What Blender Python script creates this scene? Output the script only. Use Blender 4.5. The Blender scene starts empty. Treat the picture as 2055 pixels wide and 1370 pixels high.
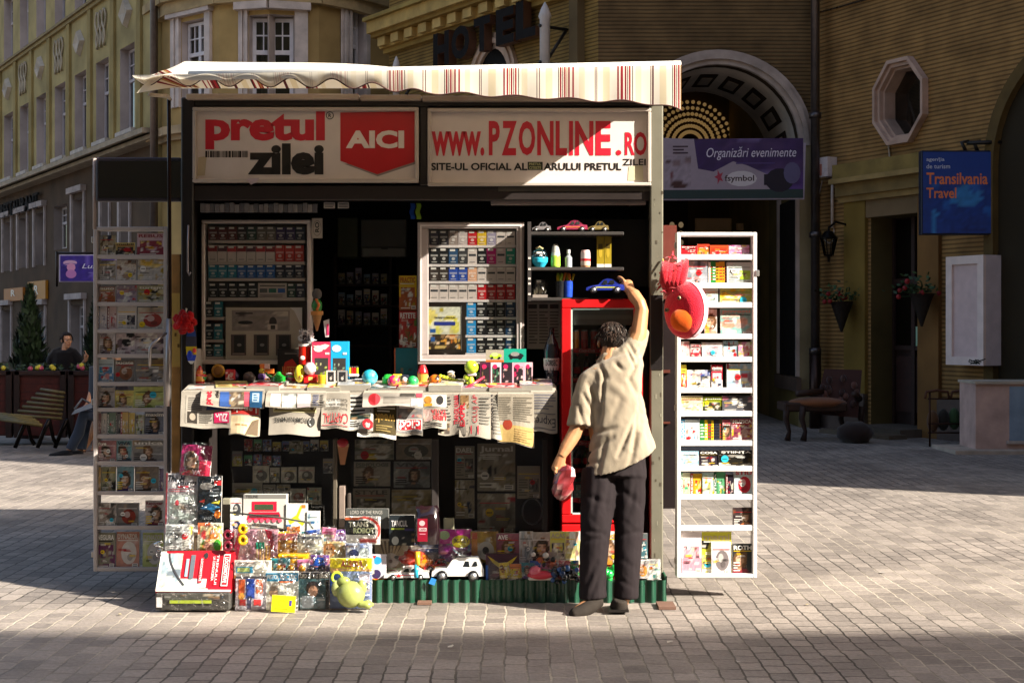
import bpy, math, random
from mathutils import Vector as V, Matrix, noise as MN
R = math.radians; PI = math.pi
S = bpy.context.scene
COL = S.collection
random.seed(11)

# ---------------------------------------------------------------- camera, sky, sun, exposure
F, CX, CY, EYE = 2900.0, 1027.5, 655.0, 1.71      # focal length and horizon measured in photo pixels; metres
cam = bpy.data.cameras.new('camera'); cam.sensor_width = 36; cam.lens = 36 * F / 2055
cam.shift_y = -30 / 2055; cam.clip_end = 500; cam.clip_start = 0.1
co = bpy.data.objects.new('camera', cam); COL.objects.link(co)
co.location = (0, 0, EYE); co.rotation_euler = (R(90), 0, 0); S.camera = co
S.view_settings.view_transform = 'Standard'; S.view_settings.look = 'None'
S.view_settings.exposure = 1.58; S.view_settings.gamma = 1
S.render.resolution_x = 1024; S.render.resolution_y = 682
S.cycles.max_bounces = 8; S.cycles.transparent_max_bounces = 16

AZ = math.atan2(0.890, -0.456); EL = R(31.5)
SUN = V((math.sin(AZ) * math.cos(EL), math.cos(AZ) * math.cos(EL), math.sin(EL)))
w = bpy.data.worlds.new('World'); S.world = w; w.use_nodes = True
nt = w.node_tree; bg = nt.nodes['Background']
sky = nt.nodes.new('ShaderNodeTexSky'); sky.sky_type = 'NISHITA'; sky.sun_disc = False
sky.sun_elevation = EL; sky.sun_rotation = AZ; sky.dust_density = 4.0; sky.ozone_density = 0.4; sky.air_density = 1.0
nt.links.new(sky.outputs[0], bg.inputs[0]); bg.inputs[1].default_value = 0.092
sl = bpy.data.lights.new('sun', 'SUN'); sl.energy = 5.0; sl.angle = R(0.5); sl.color = (1, 0.93, 0.81)
so = bpy.data.objects.new('sun', sl); COL.objects.link(so); so.location = (20, -12, 25)
so.rotation_euler = SUN.to_track_quat('Z', 'Y').to_euler()

# ---------------------------------------------------------------- colours and materials
def lin(c): return c / 12.92 if c <= 0.04045 else ((c + 0.055) / 1.055) ** 2.4
NC = dict(white='e8e4dc', cream='ded2b8', pale='cfc9c4', grey='8b8784', dgrey='4a4746', black='161414', red='c01a22', dred='7a1218',
          maroon='5a2028', pink='e08a9c', hot='d8246e', mag='b8208a', orange='e8701c', yellow='f0cc20', gold='b08a2c', lime='b4d02c',
          green='2e8a3c', dgreen='1c4a30', olive='6e6a34', teal='1f8a94', cyan='30b4d0', sky='9cc8e0', blue='2a55a8', navy='1c2848',
          purple='56388c', mauve='9a7a94', brown='5e3c24', tan='b89468', beige='cdbb98', skin='c89a78', mint='b8e0cc', ice='d4e4ea',
          rose='d8a8a8', hair='2e2018', wood='8a5a34')
_cc = {}
def hx(c):
    if not isinstance(c, str): return c
    if c not in _cc:
        h = NC.get(c, c)
        _cc[c] = tuple(lin(int(h[i:i + 2], 16) / 255) for i in (0, 2, 4))
    return _cc[c]
def mixc(a, b, t): a = hx(a); b = hx(b); return tuple(a[i] * (1 - t) + b[i] * t for i in range(3))

MATS = {}
def newmat(name):
    m = bpy.data.materials.new(name); m.use_nodes = True
    return m, m.node_tree, m.node_tree.nodes['Principled BSDF']
def nd(t, typ, **k):
    n = t.nodes.new(typ)
    for a, b in k.items(): setattr(n, a, b)
    return n
def basic(name, rough=.5, metal=0., spec=.5, nscale=6., namt=.12, bump=0., bscale=40., coat=0., sheen=0.):
    """surface colour from the mesh's own colour attribute, broken up by a little wear"""
    m, t, p = newmat(name)
    at = nd(t, 'ShaderNodeAttribute', attribute_name='Col')
    tc = nd(t, 'ShaderNodeTexCoord')
    no = nd(t, 'ShaderNodeTexNoise'); no.inputs['Scale'].default_value = nscale; no.inputs['Detail'].default_value = 5
    t.links.new(tc.outputs['Object'], no.inputs['Vector'])
    mr = nd(t, 'ShaderNodeMapRange'); mr.inputs[1].default_value = .3; mr.inputs[2].default_value = .7
    mr.inputs[3].default_value = 1 - namt; mr.inputs[4].default_value = 1 + namt * .4
    t.links.new(no.outputs[0], mr.inputs[0])
    mx = nd(t, 'ShaderNodeMix', data_type='RGBA', blend_type='MULTIPLY'); mx.inputs[0].default_value = 1
    t.links.new(at.outputs['Color'], mx.inputs[6]); t.links.new(mr.outputs[0], mx.inputs[7])
    t.links.new(mx.outputs[2], p.inputs['Base Color'])
    rr = nd(t, 'ShaderNodeMapRange'); rr.inputs[3].default_value = max(rough - .1, .02); rr.inputs[4].default_value = min(rough + .12, 1)
    t.links.new(no.outputs[0], rr.inputs[0]); t.links.new(rr.outputs[0], p.inputs['Roughness'])
    p.inputs['Metallic'].default_value = metal; p.inputs['Specular IOR Level'].default_value = spec
    p.inputs['Coat Weight'].default_value = coat; p.inputs['Coat Roughness'].default_value = .08
    p.inputs['Sheen Weight'].default_value = sheen
    if bump:
        n2 = nd(t, 'ShaderNodeTexNoise'); n2.inputs['Scale'].default_value = bscale; n2.inputs['Detail'].default_value = 4
        t.links.new(tc.outputs['Object'], n2.inputs['Vector'])
        b = nd(t, 'ShaderNodeBump'); b.inputs['Strength'].default_value = bump; b.inputs['Distance'].default_value = .01
        t.links.new(n2.outputs[0], b.inputs['Height']); t.links.new(b.outputs[0], p.inputs['Normal'])
    MATS[name] = m; return m
basic('paint', .45, spec=.4, bump=.05)
basic('matte', .85, spec=.2, bump=.1)
basic('stone', .85, spec=.2, nscale=3, namt=.3, bump=.35, bscale=25)
basic('plaster', .9, spec=.15, nscale=1.1, namt=.35, bump=.25, bscale=18)
basic('printed', .38, spec=.45, nscale=10, namt=.06)
basic('newsprint', .8, spec=.15, nscale=8, namt=.08, bump=.25, bscale=14)
basic('plastic', .28, spec=.5, nscale=8, namt=.05)
basic('shiny', .12, spec=.6, nscale=8, namt=.04, coat=.5)
basic('metal', .35, metal=.85, nscale=9, namt=.2)
basic('fabric', .9, spec=.15, nscale=5, namt=.12, bump=.25, bscale=220, sheen=.2)
basic('skin', .5, spec=.4, nscale=14, namt=.14, bump=.12, bscale=90)
basic('hairy', .6, spec=.25, nscale=60, namt=.5, bump=.9, bscale=120)
basic('leaf', .55, spec=.35, nscale=4, namt=.3)
basic('woodgrain', .6, spec=.3, nscale=12, namt=.3, bump=.3, bscale=30)
basic('fluff', .95, spec=.1, nscale=50, namt=.15, bump=.8, bscale=160, sheen=.5)

def glassmat(name, base, tint, rough, bump=0, bscale=20, gain=1.0):
    m, t, p = newmat(name); t.nodes.remove(p); out = t.nodes['Material Output']
    tr = nd(t, 'ShaderNodeBsdfTransparent'); tr.inputs[0].default_value = (*tint, 1)
    gl = nd(t, 'ShaderNodeBsdfGlossy'); gl.inputs['Roughness'].default_value = rough
    fr = nd(t, 'ShaderNodeFresnel'); fr.inputs[0].default_value = 1.45
    ad = nd(t, 'ShaderNodeMath', operation='MULTIPLY_ADD', use_clamp=True); ad.inputs[1].default_value = gain; ad.inputs[2].default_value = base
    t.links.new(fr.outputs[0], ad.inputs[0]); mx = nd(t, 'ShaderNodeMixShader')
    t.links.new(ad.outputs[0], mx.inputs[0]); t.links.new(tr.outputs[0], mx.inputs[1]); t.links.new(gl.outputs[0], mx.inputs[2])
    t.links.new(mx.outputs[0], out.inputs[0])
    if bump:
        tc = nd(t, 'ShaderNodeTexCoord'); n2 = nd(t, 'ShaderNodeTexNoise'); n2.inputs['Scale'].default_value = bscale; n2.inputs['Detail'].default_value = 3
        t.links.new(tc.outputs['Object'], n2.inputs['Vector'])
        b = nd(t, 'ShaderNodeBump'); b.inputs['Strength'].default_value = bump; b.inputs['Distance'].default_value = .03
        t.links.new(n2.outputs[0], b.inputs['Height'])
        t.links.new(b.outputs[0], gl.inputs['Normal']); t.links.new(b.outputs[0], fr.inputs['Normal'])
    MATS[name] = m
glassmat('glass', .0, (.93, .95, .94), .02)
glassmat('darkglass', .05, (.42, .44, .42), .03)
glassmat('film', .04, (.93, .93, .94), .14, .9, 26, .8)
glassmat('acrylic', .01, (.96, .97, .97), .06, .1, 8, .5)

def clothmat():
    m, t, p = newmat('canvas'); out = t.nodes['Material Output']; at = nd(t, 'ShaderNodeAttribute', attribute_name='Col')
    t.links.new(at.outputs['Color'], p.inputs['Base Color']); p.inputs['Roughness'].default_value = .9; p.inputs['Specular IOR Level'].default_value = .1
    tl = nd(t, 'ShaderNodeBsdfTranslucent'); t.links.new(at.outputs['Color'], tl.inputs[0]); mx = nd(t, 'ShaderNodeMixShader'); mx.inputs[0].default_value = .42
    t.links.new(p.outputs[0], mx.inputs[1]); t.links.new(tl.outputs[0], mx.inputs[2]); t.links.new(mx.outputs[0], out.inputs[0]); MATS['canvas'] = m
    m, t, p = newmat('lattice_glow'); at = nd(t, 'ShaderNodeAttribute', attribute_name='Col'); t.links.new(at.outputs['Color'], p.inputs['Emission Color']); p.inputs['Emission Strength'].default_value = .075; MATS['lattice_glow'] = m  # added emission stands in for the bright light behind the lattice holes
clothmat()

def ribmat():
    """long thin clay courses: ribs of real relief with dark joints, mostly shade painted into the colour"""
    m, t, p = newmat('rib_brick')
    at = nd(t, 'ShaderNodeAttribute', attribute_name='Col'); tc = nd(t, 'ShaderNodeTexCoord')
    sp = nd(t, 'ShaderNodeSeparateXYZ'); t.links.new(tc.outputs['Object'], sp.inputs[0])
    no = nd(t, 'ShaderNodeTexNoise'); no.inputs['Scale'].default_value = 2.5; no.inputs['Detail'].default_value = 6
    t.links.new(tc.outputs['Object'], no.inputs['Vector'])
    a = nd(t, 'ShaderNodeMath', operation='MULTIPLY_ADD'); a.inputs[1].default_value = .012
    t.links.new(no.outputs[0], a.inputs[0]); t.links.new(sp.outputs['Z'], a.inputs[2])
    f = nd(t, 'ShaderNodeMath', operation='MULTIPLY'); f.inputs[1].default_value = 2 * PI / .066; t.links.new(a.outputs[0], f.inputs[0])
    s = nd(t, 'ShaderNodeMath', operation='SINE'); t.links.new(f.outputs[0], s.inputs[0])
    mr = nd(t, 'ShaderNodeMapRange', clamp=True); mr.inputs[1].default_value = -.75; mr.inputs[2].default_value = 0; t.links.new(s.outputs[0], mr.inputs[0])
    mr.inputs[3].default_value = .5  # darkens the joints: shade between courses put into the colour
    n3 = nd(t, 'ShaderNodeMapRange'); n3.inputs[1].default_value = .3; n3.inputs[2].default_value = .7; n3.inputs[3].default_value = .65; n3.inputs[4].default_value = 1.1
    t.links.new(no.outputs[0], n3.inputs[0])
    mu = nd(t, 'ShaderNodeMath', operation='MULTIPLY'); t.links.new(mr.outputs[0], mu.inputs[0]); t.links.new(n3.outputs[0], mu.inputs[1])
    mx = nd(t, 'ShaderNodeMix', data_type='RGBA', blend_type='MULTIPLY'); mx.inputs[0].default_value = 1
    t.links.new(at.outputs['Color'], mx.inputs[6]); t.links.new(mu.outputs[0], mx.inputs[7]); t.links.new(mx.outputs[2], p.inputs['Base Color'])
    b = nd(t, 'ShaderNodeBump'); b.inputs['Strength'].default_value = .8; b.inputs['Distance'].default_value = .015
    t.links.new(mr.outputs[0], b.inputs['Height']); t.links.new(b.outputs[0], p.inputs['Normal'])
    p.inputs['Roughness'].default_value = .85; p.inputs['Specular IOR Level'].default_value = .2
    MATS['rib_brick'] = m
ribmat()

def settmat():
    """granite setts in courses running away from the camera"""
    m, t, p = newmat('setts')
    tc = nd(t, 'ShaderNodeTexCoord'); sp = nd(t, 'ShaderNodeSeparateXYZ'); t.links.new(tc.outputs['Object'], sp.inputs[0])
    n1 = nd(t, 'ShaderNodeTexNoise'); n1.inputs['Scale'].default_value = 1.3; n1.inputs['Detail'].default_value = 3
    n2 = nd(t, 'ShaderNodeTexNoise'); n2.inputs['Scale'].default_value = 9; n2.inputs['Detail'].default_value = 3
    for n in (n1, n2): t.links.new(tc.outputs['Object'], n.inputs['Vector'])
    def mth(op, x, y=None, z=None):
        n = nd(t, 'ShaderNodeMath', operation=op)
        for i, v in enumerate((x, y, z)):
            if v is None: continue
            if isinstance(v, (int, float)): n.inputs[i].default_value = v
            else: t.links.new(v, n.inputs[i])
        return n.outputs[0]
    s1 = nd(t, 'ShaderNodeSeparateColor'); t.links.new(n1.outputs['Color'], s1.inputs[0])
    s2 = nd(t, 'ShaderNodeSeparateColor'); t.links.new(n2.outputs['Color'], s2.inputs[0])
    x = mth('ADD', mth('MULTIPLY_ADD', s1.outputs[0], .045, sp.outputs['X']), mth('MULTIPLY', s2.outputs[0], .03))
    y = mth('ADD', mth('MULTIPLY_ADD', s1.outputs[1], .08, sp.outputs['Y']), mth('MULTIPLY', s2.outputs[1], .05))
    cb = nd(t, 'ShaderNodeCombineXYZ'); t.links.new(y, cb.inputs[0]); t.links.new(x, cb.inputs[1])
    br = nd(t, 'ShaderNodeTexBrick'); br.offset = .5; br.offset_frequency = 2; br.squash = 1.35; br.squash_frequency = 3
    t.links.new(cb.outputs[0], br.inputs['Vector'])
    br.inputs['Scale'].default_value = 1; br.inputs['Brick Width'].default_value = .15; br.inputs['Row Height'].default_value = .118
    br.inputs['Mortar Size'].default_value = .0065; br.inputs['Mortar Smooth'].default_value = .35; br.inputs['Bias'].default_value = 0
    br.inputs['Color1'].default_value = (.20, .172, .152, 1); br.inputs['Color2'].default_value = (.315, .27, .235, 1)
    n4 = nd(t, 'ShaderNodeTexNoise'); n4.inputs['Scale'].default_value = .45; n4.inputs['Detail'].default_value = 4
    t.links.new(tc.outputs['Object'], n4.inputs['Vector'])
    cr = nd(t, 'ShaderNodeValToRGB'); cr.color_ramp.elements[0].position = .46; cr.color_ramp.elements[0].color = (.07, .06, .05, 1)
    cr.color_ramp.elements[1].position = .56; cr.color_ramp.elements[1].color = (.46, .40, .32, 1)
    t.links.new(n4.outputs[0], cr.inputs[0]); t.links.new(cr.outputs[0], br.inputs['Mortar'])
    n5 = nd(t, 'ShaderNodeTexNoise'); n5.inputs['Scale'].default_value = 38; n5.inputs['Detail'].default_value = 6; n5.inputs['Roughness'].default_value = .7
    t.links.new(tc.outputs['Object'], n5.inputs['Vector'])
    mr = nd(t, 'ShaderNodeMapRange'); mr.inputs[1].default_value = .3; mr.inputs[2].default_value = .72; mr.inputs[3].default_value = .72; mr.inputs[4].default_value = 1.2
    t.links.new(n5.outputs[0], mr.inputs[0])
    m2 = nd(t, 'ShaderNodeMapRange'); m2.inputs[1].default_value = .3; m2.inputs[2].default_value = .7; m2.inputs[3].default_value = .78; m2.inputs[4].default_value = 1.15
    t.links.new(n1.outputs[0], m2.inputs[0])
    mx = nd(t, 'ShaderNodeMix', data_type='RGBA', blend_type='MULTIPLY'); mx.inputs[0].default_value = 1
    vo = nd(t, 'ShaderNodeTexVoronoi'); vo.inputs['Scale'].default_value = 2.6; t.links.new(tc.outputs['Object'], vo.inputs['Vector'])   # trodden-in gum and oil spots
    g1 = nd(t, 'ShaderNodeMapRange', clamp=True); g1.inputs[1].default_value = .035; g1.inputs[2].default_value = .09; g1.inputs[3].default_value = .5; g1.inputs[4].default_value = 1; t.links.new(mth('ADD', vo.outputs['Distance'], mth('MULTIPLY', s2.outputs[0], .08)), g1.inputs[0])
    t.links.new(br.outputs[0], mx.inputs[6]); t.links.new(mth('MULTIPLY', mth('MULTIPLY', mr.outputs[0], m2.outputs[0]), g1.outputs[0]), mx.inputs[7])
    t.links.new(mx.outputs[2], p.inputs['Base Color'])
    h = mth('ADD', mth('MULTIPLY', mth('SUBTRACT', 1.0, br.outputs[1]), 1.0), mth('MULTIPLY', n5.outputs[0], .3))
    h = mth('ADD', h, mth('MULTIPLY', s2.outputs[2], .8))
    b = nd(t, 'ShaderNodeBump'); b.inputs['Strength'].default_value = .6; b.inputs['Distance'].default_value = .014
    t.links.new(h, b.inputs['Height']); t.links.new(b.outputs[0], p.inputs['Normal'])
    p.inputs['Roughness'].default_value = .62; p.inputs['Specular IOR Level'].default_value = .35
    MATS['setts'] = m
settmat()

# ---------------------------------------------------------------- geometry helpers
def P(px, py, Y):
    """the point at distance Y whose photo position was measured as (px, py)"""
    return V(((px - CX) * Y / F, Y, EYE + (CY - py) * Y / F))
def root_loc(o):
    while o.parent: o = o.parent
    return o.location
_txt = {}
def text_tris(s, bold=0.0, shear=0.0):
    k = (s, bold, shear)
    if k not in _txt:
        c = bpy.data.curves.new('t', 'FONT'); c.body = s; c.size = 1; c.offset = bold; c.shear = shear; c.resolution_u = 3; c.fill_mode = 'FRONT'
        o = bpy.data.objects.new('t', c); COL.objects.link(o)
        dg = bpy.context.evaluated_depsgraph_get(); m = o.evaluated_get(dg).to_mesh()
        vs = [(v.co.x, v.co.y) for v in m.vertices]; fs = [tuple(p.vertices) for p in m.polygons]
        o.evaluated_get(dg).to_mesh_clear(); bpy.data.objects.remove(o); bpy.data.curves.remove(c)
        if vs:
            x0 = min(v[0] for v in vs); x1 = max(v[0] for v in vs); y0 = min(v[1] for v in vs); y1 = max(v[1] for v in vs)
            vs = [((a - x0) / max(x1 - x0, 1e-6), (b - y0) / max(y1 - y0, 1e-6)) for a, b in vs]
        _txt[k] = (vs, fs)
    return _txt[k]

class MB:
    """collects shapes and links them as ONE mesh object"""
    def __init__(self): self.v = []; self.f = []      # f: (indices, colour or per-corner colours, material, smooth)
    def face(self, pts, c, m='paint', smooth=False, cc=None):
        n = len(self.v); self.v += [V(p) for p in pts]; self.f.append((tuple(range(n, n + len(pts))), cc or hx(c), m, smooth))
    def mesh(self, vs, fs, c, m='paint', smooth=True, vc=None):
        n = len(self.v); self.v += [V(p) for p in vs]
        for f in fs:
            self.f.append((tuple(i + n for i in f), [vc[i] for i in f] if vc else hx(c), m, smooth))
    def hexa(self, a, c, m='paint'):
        """8 corners: front face bl br tr tl, then back face bl br tr tl"""
        self.mesh(a, [(0, 1, 2, 3), (5, 4, 7, 6), (4, 0, 3, 7), (1, 5, 6, 2), (3, 2, 6, 7), (4, 5, 1, 0)], c, m, False)
    def box(self, lo, hi, c, m='paint'):
        (x0, y0, z0), (x1, y1, z1) = lo, hi
        self.hexa([(x0, y0, z0), (x1, y0, z0), (x1, y0, z1), (x0, y0, z1), (x0, y1, z0), (x1, y1, z0), (x1, y1, z1), (x0, y1, z1)], c, m)
    def pbox(self, r, Y, d, c, m='paint'):
        """box whose front is the photo rectangle r at distance Y and that is d deep"""
        a = P(r[0], r[3], Y); b = P(r[2], r[1], Y); self.box((a.x, Y, a.z), (b.x, Y + d, b.z), c, m)
    def pbev(self, r, Y, d, c, m='paint', bev=.006):
        a = P(r[0], r[3], Y); b = P(r[2], r[1], Y); self.bevbox((a.x, Y, a.z), (b.x, Y + d, b.z), c, m, bev)
    def bevbox(self, lo, hi, c, m='paint', e=.006):
        x0, y0, z0 = lo; x1, y1, z1 = hi; e = min(e, (x1 - x0) * .3, (z1 - z0) * .3, (y1 - y0) * .3)
        o = [(x0, z0 + e), (x0 + e, z0), (x1 - e, z0), (x1, z0 + e), (x1, z1 - e), (x1 - e, z1), (x0 + e, z1), (x0, z1 - e)]
        i = [(x0 + e, z0 + e)] * 2 + [(x1 - e, z0 + e)] * 2 + [(x1 - e, z1 - e)] * 2 + [(x0 + e, z1 - e)] * 2
        n = [(x0 + e, z0 + e), (x1 - e, z0 + e), (x1 - e, z1 - e), (x0 + e, z1 - e)]
        vs = [(x, y0, z) for x, z in n] + [(x, y0 + e, z) for x, z in o] + [(x, y1, z) for x, z in o]
        fs = [(0, 1, 2, 3)]
        k = [0, 0, 1, 1, 2, 2, 3, 3]
        for j in range(8):
            j2 = (j + 1) % 8
            if k[j] == k[j2]: fs.append((k[j], 4 + j, 4 + j2))
            else: fs.append((k[j], 4 + j, 4 + j2, k[j2]))
            fs.append((4 + j, 12 + j, 12 + j2, 4 + j2))
        fs.append(tuple(12 + j for j in range(7, -1, -1)))
        self.mesh(vs, fs, c, m, False)
    def tube(self, pts, rad, c, m='paint', n=8, cap=True, ell=None):
        """swept round section; ell = per-point (side scale, depth scale)"""
        pts = [V(p) for p in pts]; k = len(pts)
        rad = [rad] * k if isinstance(rad, (int, float)) else list(rad)
        vs = []; up = None
        for i in range(k):
            d = (pts[min(i + 1, k - 1)] - pts[max(i - 1, 0)])
            if d.length < 1e-9: d = V((0, 0, 1))
            d.normalize()
            if up is None:
                up = V((0, 1, 0)) if abs(d.y) < .9 else V((1, 0, 0))
            a = d.cross(up)
            if a.length < 1e-5: a = d.orthogonal()
            a.normalize(); b = a.cross(d).normalized(); up = b
            e = ell[i] if ell else (1, 1)
            for j in range(n):
                t = 2 * PI * j / n; vs.append(pts[i] + a * (math.cos(t) * rad[i] * e[0]) + b * (math.sin(t) * rad[i] * e[1]))
        fs = [(i * n + j, i * n + (j + 1) % n, (i + 1) * n + (j + 1) % n, (i + 1) * n + j) for i in range(k - 1) for j in range(n)]
        if cap: fs += [tuple(range(n - 1, -1, -1)), tuple(range((k - 1) * n, k * n))]
        self.mesh(vs, fs, c, m, True)
    def ball(self, c0, r, c, m='plastic', n=14, k=9, fn=None, vcf=None):
        """ellipsoid; r scalar or (rx,ry,rz); fn may push points out; vcf colours them"""
        r = (r, r, r) if isinstance(r, (int, float)) else r; c0 = V(c0); vs = []; vc = []
        for i in range(k + 1):
            ph = PI * i / k - PI / 2
            for j in range(n):
                th = 2 * PI * j / n; d = V((math.cos(ph) * math.cos(th), math.cos(ph) * math.sin(th), math.sin(ph)))
                s = fn(d) if fn else 1; vs.append(c0 + V((d.x * r[0], d.y * r[1], d.z * r[2])) * s)
                if vcf: vc.append(hx(vcf(d)))
        fs = [(i * n + j, i * n + (j + 1) % n, (i + 1) * n + (j + 1) % n, (i + 1) * n + j) for i in range(k) for j in range(n)]
        self.mesh(vs, fs, c, m, True, vc or None)
    def lathe(self, c0, prof, c, m='plastic', n=14, cols=None):
        """profile [(radius, height)...] turned about the vertical through c0"""
        c0 = V(c0); vs = [c0 + V((r * math.cos(2 * PI * j / n), r * math.sin(2 * PI * j / n), h)) for r, h in prof for j in range(n)]
        for i in range(len(prof) - 1):
            self.mesh(vs[i * n:(i + 2) * n], [(j, (j + 1) % n, n + (j + 1) % n, n + j) for j in range(n)], cols[min(i, len(cols) - 1)] if cols else c, m, True)
        self.mesh(vs[:n], [tuple(range(n - 1, -1, -1))], cols[0] if cols else c, m, False); self.mesh(vs[-n:], [tuple(range(n))], cols[-1] if cols else c, m, False)
    def text(self, s, O, U, W, c, m='printed', bold=.0, shear=0., off=None):
        """lettering fitted to the parallelogram O, O+U, O+W"""
        vs, fs = text_tris(s, bold, shear); O = V(O) + (off or V((0, 0, 0))); U = V(U); W = V(W)
        if vs: self.mesh([O + U * a + W * b for a, b in vs], fs, c, m, False)
    def ptext(self, s, r, Y, c, m='printed', bold=.0, shear=0., rot=0):
        a = P(r[0], r[3], Y); b = P(r[2], r[1], Y); x = V((b.x - a.x, 0, 0)); z = V((0, 0, b.z - a.z))
        if rot == 0: self.text(s, a, x, z, c, m, bold, shear)
        elif rot == 180: self.text(s, b, -x, -z, c, m, bold, shear)
        elif rot == 90: self.text(s, a + x, z, -x, c, m, bold, shear)
        else: self.text(s, a + z, -z, x, c, m, bold, shear)
    def build(self, name, parent=None, mat=None, origin=None):
        if not self.v: return None
        if parent is not None: org = V(root_loc(parent))
        elif origin is not None: org = V(origin)
        else:
            xs = [p.x for p in self.v]; ys = [p.y for p in self.v]; zs = [p.z for p in self.v]
            org = V(((min(xs) + max(xs)) / 2, (min(ys) + max(ys)) / 2, min(zs)))
        me = bpy.data.meshes.new(name)
        me.from_pydata([tuple(p - org) for p in self.v], [], [f[0] for f in self.f])
        slots = []
        for f in self.f:
            k = mat or f[2]
            if k not in slots: slots.append(k)
        for k in slots: me.materials.append(MATS[k])
        ca = me.color_attributes.new('Col', 'FLOAT_COLOR', 'CORNER'); buf = []
        for i, f in enumerate(self.f):
            pl = me.polygons[i]; pl.material_index = slots.index(mat or f[2]); pl.use_smooth = f[3]
            if isinstance(f[1], list):
                for q in f[1]: buf += [*q, 1]
            else: buf += [*f[1], 1] * len(f[0])
        ca.data.foreach_set('color', buf); me.update()
        o = bpy.data.objects.new(name, me); COL.objects.link(o)
        if parent is not None: o.parent = parent
        else: o.location = org
        return o

def tag(o, label, cat, group=None):
    o['label'] = label; o['category'] = cat
    if group: o['group'] = group
    return o
def thing(name, label, cat, loc, group=None):
    o = bpy.data.objects.new(name, None); COL.objects.link(o); o.location = loc; o.empty_display_size = .1
    return tag(o, label, cat, group)
def struct(o, kind='structure'): o['kind'] = kind; return o
def remesh(mb, vox, it=6, fac=.5):
    """fuse overlapping closed shapes into one continuous skin; returns (verts, faces)"""
    me = bpy.data.meshes.new('t'); me.from_pydata([tuple(p) for p in mb.v], [], [f[0] for f in mb.f])
    o = bpy.data.objects.new('t', me); COL.objects.link(o)
    q = o.modifiers.new('r', 'REMESH'); q.mode = 'VOXEL'; q.voxel_size = vox
    if it: q = o.modifiers.new('s', 'SMOOTH'); q.iterations = it; q.factor = fac
    dg = bpy.context.evaluated_depsgraph_get(); e = o.evaluated_get(dg); m = e.to_mesh()
    vs = [v.co.copy() for v in m.vertices]; ns = [v.normal.copy() for v in m.vertices]; fs = [tuple(p.vertices) for p in m.polygons]
    e.to_mesh_clear(); bpy.data.objects.remove(o); bpy.data.meshes.remove(me)
    return vs, fs, ns

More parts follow.
